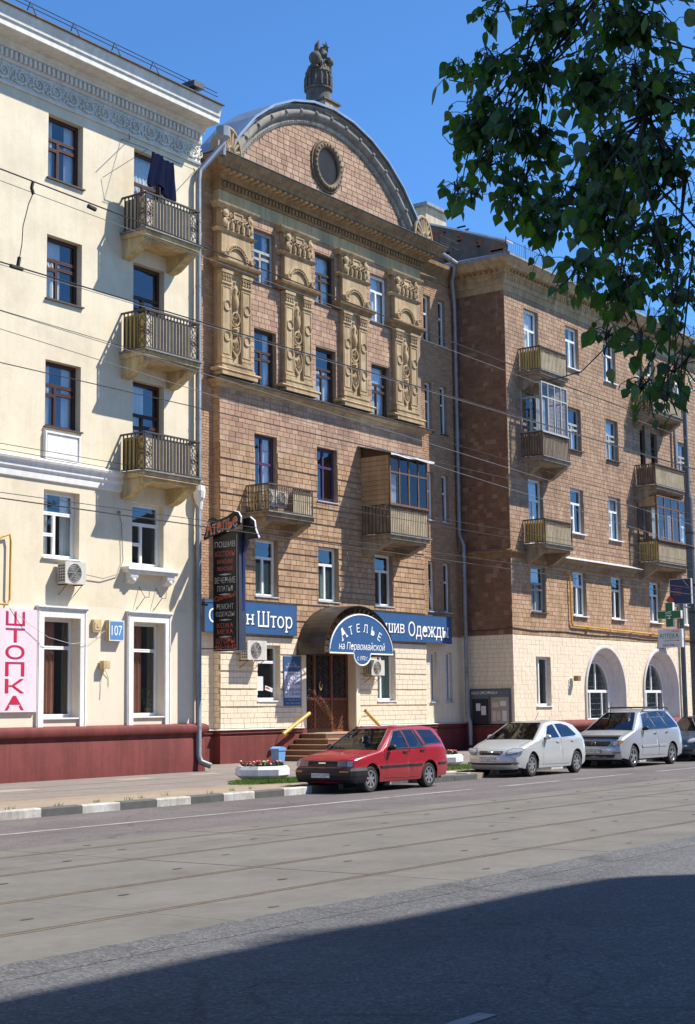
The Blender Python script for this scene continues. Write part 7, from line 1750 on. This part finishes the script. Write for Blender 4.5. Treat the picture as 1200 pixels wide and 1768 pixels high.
# ------------------------------------------------------------------ tree in the foreground
def tree():
    rnd = random.Random(21); base = Vector((7.4, 1.15, .15)); t = thing('poplar_tree', 'leafy poplar whose shaded branches hang into the upper right of the picture', 'tree', base)
    tr = MB(); tr.tube([base, (7.35, 1.15, 1.6), (7.25, 1.2, 3.2), (7.2, 1.2, 5.0), (7.0, 1.3, 7.5)], .19, 12, .10); tr.build('trunk', 'bark', t, 50)
    # clumps: centre, radius along view-right, up, depth, leaves
    CL = [((5.2, 3.13, 4.21), 0.09, 0.10, 0.15, 26), ((5.15, 3.05, 4.44), 0.09, 0.11, 0.15, 20), ((5.33, 3.24, 4.04), 0.07, 0.07, 0.15, 12), ((5.14, 2.96, 4.29), 0.12, 0.12, 0.15, 34), ((5.22, 2.88, 3.94), 0.12, 0.10, 0.15, 30), ((5.08, 2.55, 3.83), 0.12, 0.10, 0.15, 36), ((4.72, 2.18, 2.94), 0.09, 0.08, 0.15, 18), ((4.88, 2.77, 4.53), 0.11, 0.06, 0.15, 16), ((5.0, 2.58, 4.49), 0.21, 0.08, 0.17, 60), ((4.8, 2.21, 4.28), 0.26, 0.13, 0.21, 110), ((5.02, 2.86, 4.41), 0.09, 0.11, 0.15, 30), ((5.04, 2.69, 4.31), 0.14, 0.13, 0.15, 62), ((4.98, 2.44, 4.18), 0.18, 0.14, 0.15, 95), ((4.66, 2.07, 3.96), 0.19, 0.17, 0.15, 130), ((5.15, 3.01, 4.21), 0.10, 0.11, 0.15, 30), ((5.04, 2.82, 4.14), 0.12, 0.12, 0.15, 44), ((5.12, 2.74, 4.07), 0.12, 0.13, 0.15, 46), ((5.21, 3.01, 4.07), 0.10, 0.07, 0.15, 24), ((5.29, 3.15, 3.96), 0.06, 0.07, 0.15, 8), ((5.2, 2.94, 3.9), 0.10, 0.07, 0.15, 20), ((4.84, 2.29, 3.84), 0.15, 0.13, 0.15, 90), ((4.59, 1.98, 3.65), 0.14, 0.18, 0.15, 120), ((5.05, 2.63, 3.78), 0.12, 0.09, 0.15, 40), ((5.12, 2.76, 3.72), 0.08, 0.09, 0.15, 17), ((4.89, 2.37, 3.61), 0.14, 0.13, 0.15, 75), ((4.64, 2.06, 3.42), 0.14, 0.14, 0.15, 95), ((4.98, 2.51, 3.48), 0.09, 0.10, 0.15, 28), ((4.8, 2.27, 3.33), 0.10, 0.11, 0.15, 46), ((4.53, 1.96, 3.18), 0.10, 0.12, 0.15, 48), ((4.9, 2.38, 3.19), 0.08, 0.05, 0.15, 7), ((4.7, 2.14, 3.09), 0.09, 0.08, 0.15, 20), ((4.58, 1.98, 2.96), 0.08, 0.10, 0.15, 20), ((4.49, 1.97, 2.85), 0.07, 0.05, 0.15, 9), ((4.81, 2.2, 4.51), 0.38, 0.13, 0.30, 70), ((4.34, 1.72, 3.69), 0.11, 0.38, 0.15, 60)]
    LV = []; tw = MB(); br = MB()
    hub = Vector((5.6, 1.75, 4.9))
    br.tube([(7.15, 1.22, 4.6), (6.5, 1.45, 4.9), hub, (5.15, 2.2, 4.75), (4.8, 2.55, 4.5)], .03, 7, .006); br.tube([(7.2, 1.2, 3.9), (6.2, 1.5, 4.15), (5.2, 1.9, 4.1), (4.7, 2.1, 3.9), (4.55, 2.15, 3.5)], .02, 7, .005)
    starts = [Vector(q) for q in ((5.4, 2.0, 4.8), (5.15, 2.2, 4.75), (5.2, 1.9, 4.1), (4.7, 2.1, 3.9), (4.95, 2.0, 4.0), (5.0, 2.35, 4.6))]
    for c, ra, rb, rd, n in CL:
        c = Vector(c); s = min(starts, key=lambda q: (q - c).length); br.tube([s, s.lerp(c, .33) + Vector((rnd.uniform(-.14, .14), rnd.uniform(-.14, .14), rnd.uniform(-.02, .14))), s.lerp(c, .66) + Vector((rnd.uniform(-.14, .14), rnd.uniform(-.14, .14), rnd.uniform(-.04, .12))), c], .006, 5, .0025)
        n = int(n * 1.75) if n < 50 else int(n * 1.6); k = max(3, n // 8); done = 0
        for i in range(k):
            while True:
                v = Vector((rnd.uniform(-1, 1), rnd.uniform(-1, 1), rnd.uniform(-1, 1)))
                if .35 < v.length < 1: break
            e = c + cR * v.x * ra + cU * v.y * rb + cF * v.z * rd; m = c.lerp(e, .5) + Vector((rnd.uniform(-.04, .04), rnd.uniform(-.04, .04), .04)); e = e - Vector((0, 0, .03))
            tw.tube([c, m, e], .0045, 4, .002)
            nl = n // k
            for j in range(nl):
                q = .25 + .75 * (j + rnd.random()) / nl; p = (c.lerp(m, q * 2) if q < .5 else m.lerp(e, q * 2 - 1))
                o = Vector((rnd.uniform(-1, 1), rnd.uniform(-1, 1), rnd.uniform(-.9, .5))).normalized() * rnd.uniform(.03, .09); p2 = p + o
                tw.tube([p, p.lerp(p2, .6) + Vector((0, 0, .01)), p2], .0016, 3)
                LV.append((p2, o.normalized(), (.76 if c.x > 4.75 else .58) * rnd.choice((.036, .045, .055, .062, .07, .085)) * rnd.uniform(.85, 1.1), rnd.uniform(0, 6.28), rnd.random()))
    br.build('branch', 'bark', t, 50); tw.build('twigs', 'bark', t)
    # a few bare shoots
    sh = MB()
    for pts in ([(5.15, 2.95, 4.42), (5.22, 3.12, 4.45), (5.25, 3.22, 4.50), (5.26, 3.24, 4.56)], [(5.12, 2.95, 4.12), (5.2, 3.12, 4.16), (5.24, 3.22, 4.22), (5.25, 3.26, 4.27)], [(5.2, 3.1, 4.16), (5.22, 3.14, 4.08), (5.22, 3.15, 4.02)], [(4.75, 2.2, 3.2), (4.95, 2.5, 3.1), (5.1, 2.72, 3.12)], [(4.35, 1.8, 3.3), (4.42, 1.88, 3.0), (4.42, 1.9, 2.8)]): MB().tube(pts, .004, 4, .0015).build('bare_shoot', 'bark', t)
    # leaf blade: broad, pointed, folded along the midrib
    prof = [(0, 0), (.24, .02), (.43, .16), (.47, .34), (.38, .56), (.22, .78), (.07, 1.0), (0, 1.12)]
    def blade():
        v = []; f = []
        for x, y in prof: v.append((0, y, -.05 * math.sin(y * 2.6))); v.append((x, y, .10 * x + .03)); v.append((-x, y, .10 * x + .03))
        for i in range(len(prof) - 1):
            a = i * 3; f += [(a, a + 1, a + 4, a + 3), (a, a + 3, a + 5, a + 2)]
        return v, f
    bv, bf = blade(); me = bpy.data.meshes.new('leaf'); me.from_pydata(bv, [], bf); me.materials.append(MATS['leaf']); me.shade_smooth()
    def M(p, o, s, a, q):
        down = (o * .5 + Vector((0, 0, -1)) * (.25 + .9 * q)).normalized(); side = down.cross(Vector((math.cos(a), math.sin(a), .15))).normalized(); n = side.cross(down)
        return Matrix(((side.x * s, down.x * s, n.x * s, p.x), (side.y * s, down.y * s, n.y * s, p.y), (side.z * s, down.z * s, n.z * s, p.z), (0, 0, 0, 1)))
    LV.sort(key=lambda l: (0 if in_view(l[0]) else 50) + (l[0] - CAMP).length - 8 * l[2])
    ib = t.matrix_world.inverted()
    for l in LV[:300]:
        o = bpy.data.objects.new('leaf', me); COL.objects.link(o); o.parent = t; mm = M(*l); mm.translation -= base; o.matrix_basis = mm
    rest = MB()
    for l in LV[300:]:
        mm = M(*l); rest.add([mm @ Vector(v) for v in bv], bf)
    o = rest.build('leaves', 'leaf', t, 180, recalc=False); tag(o, kind='stuff')
tree()
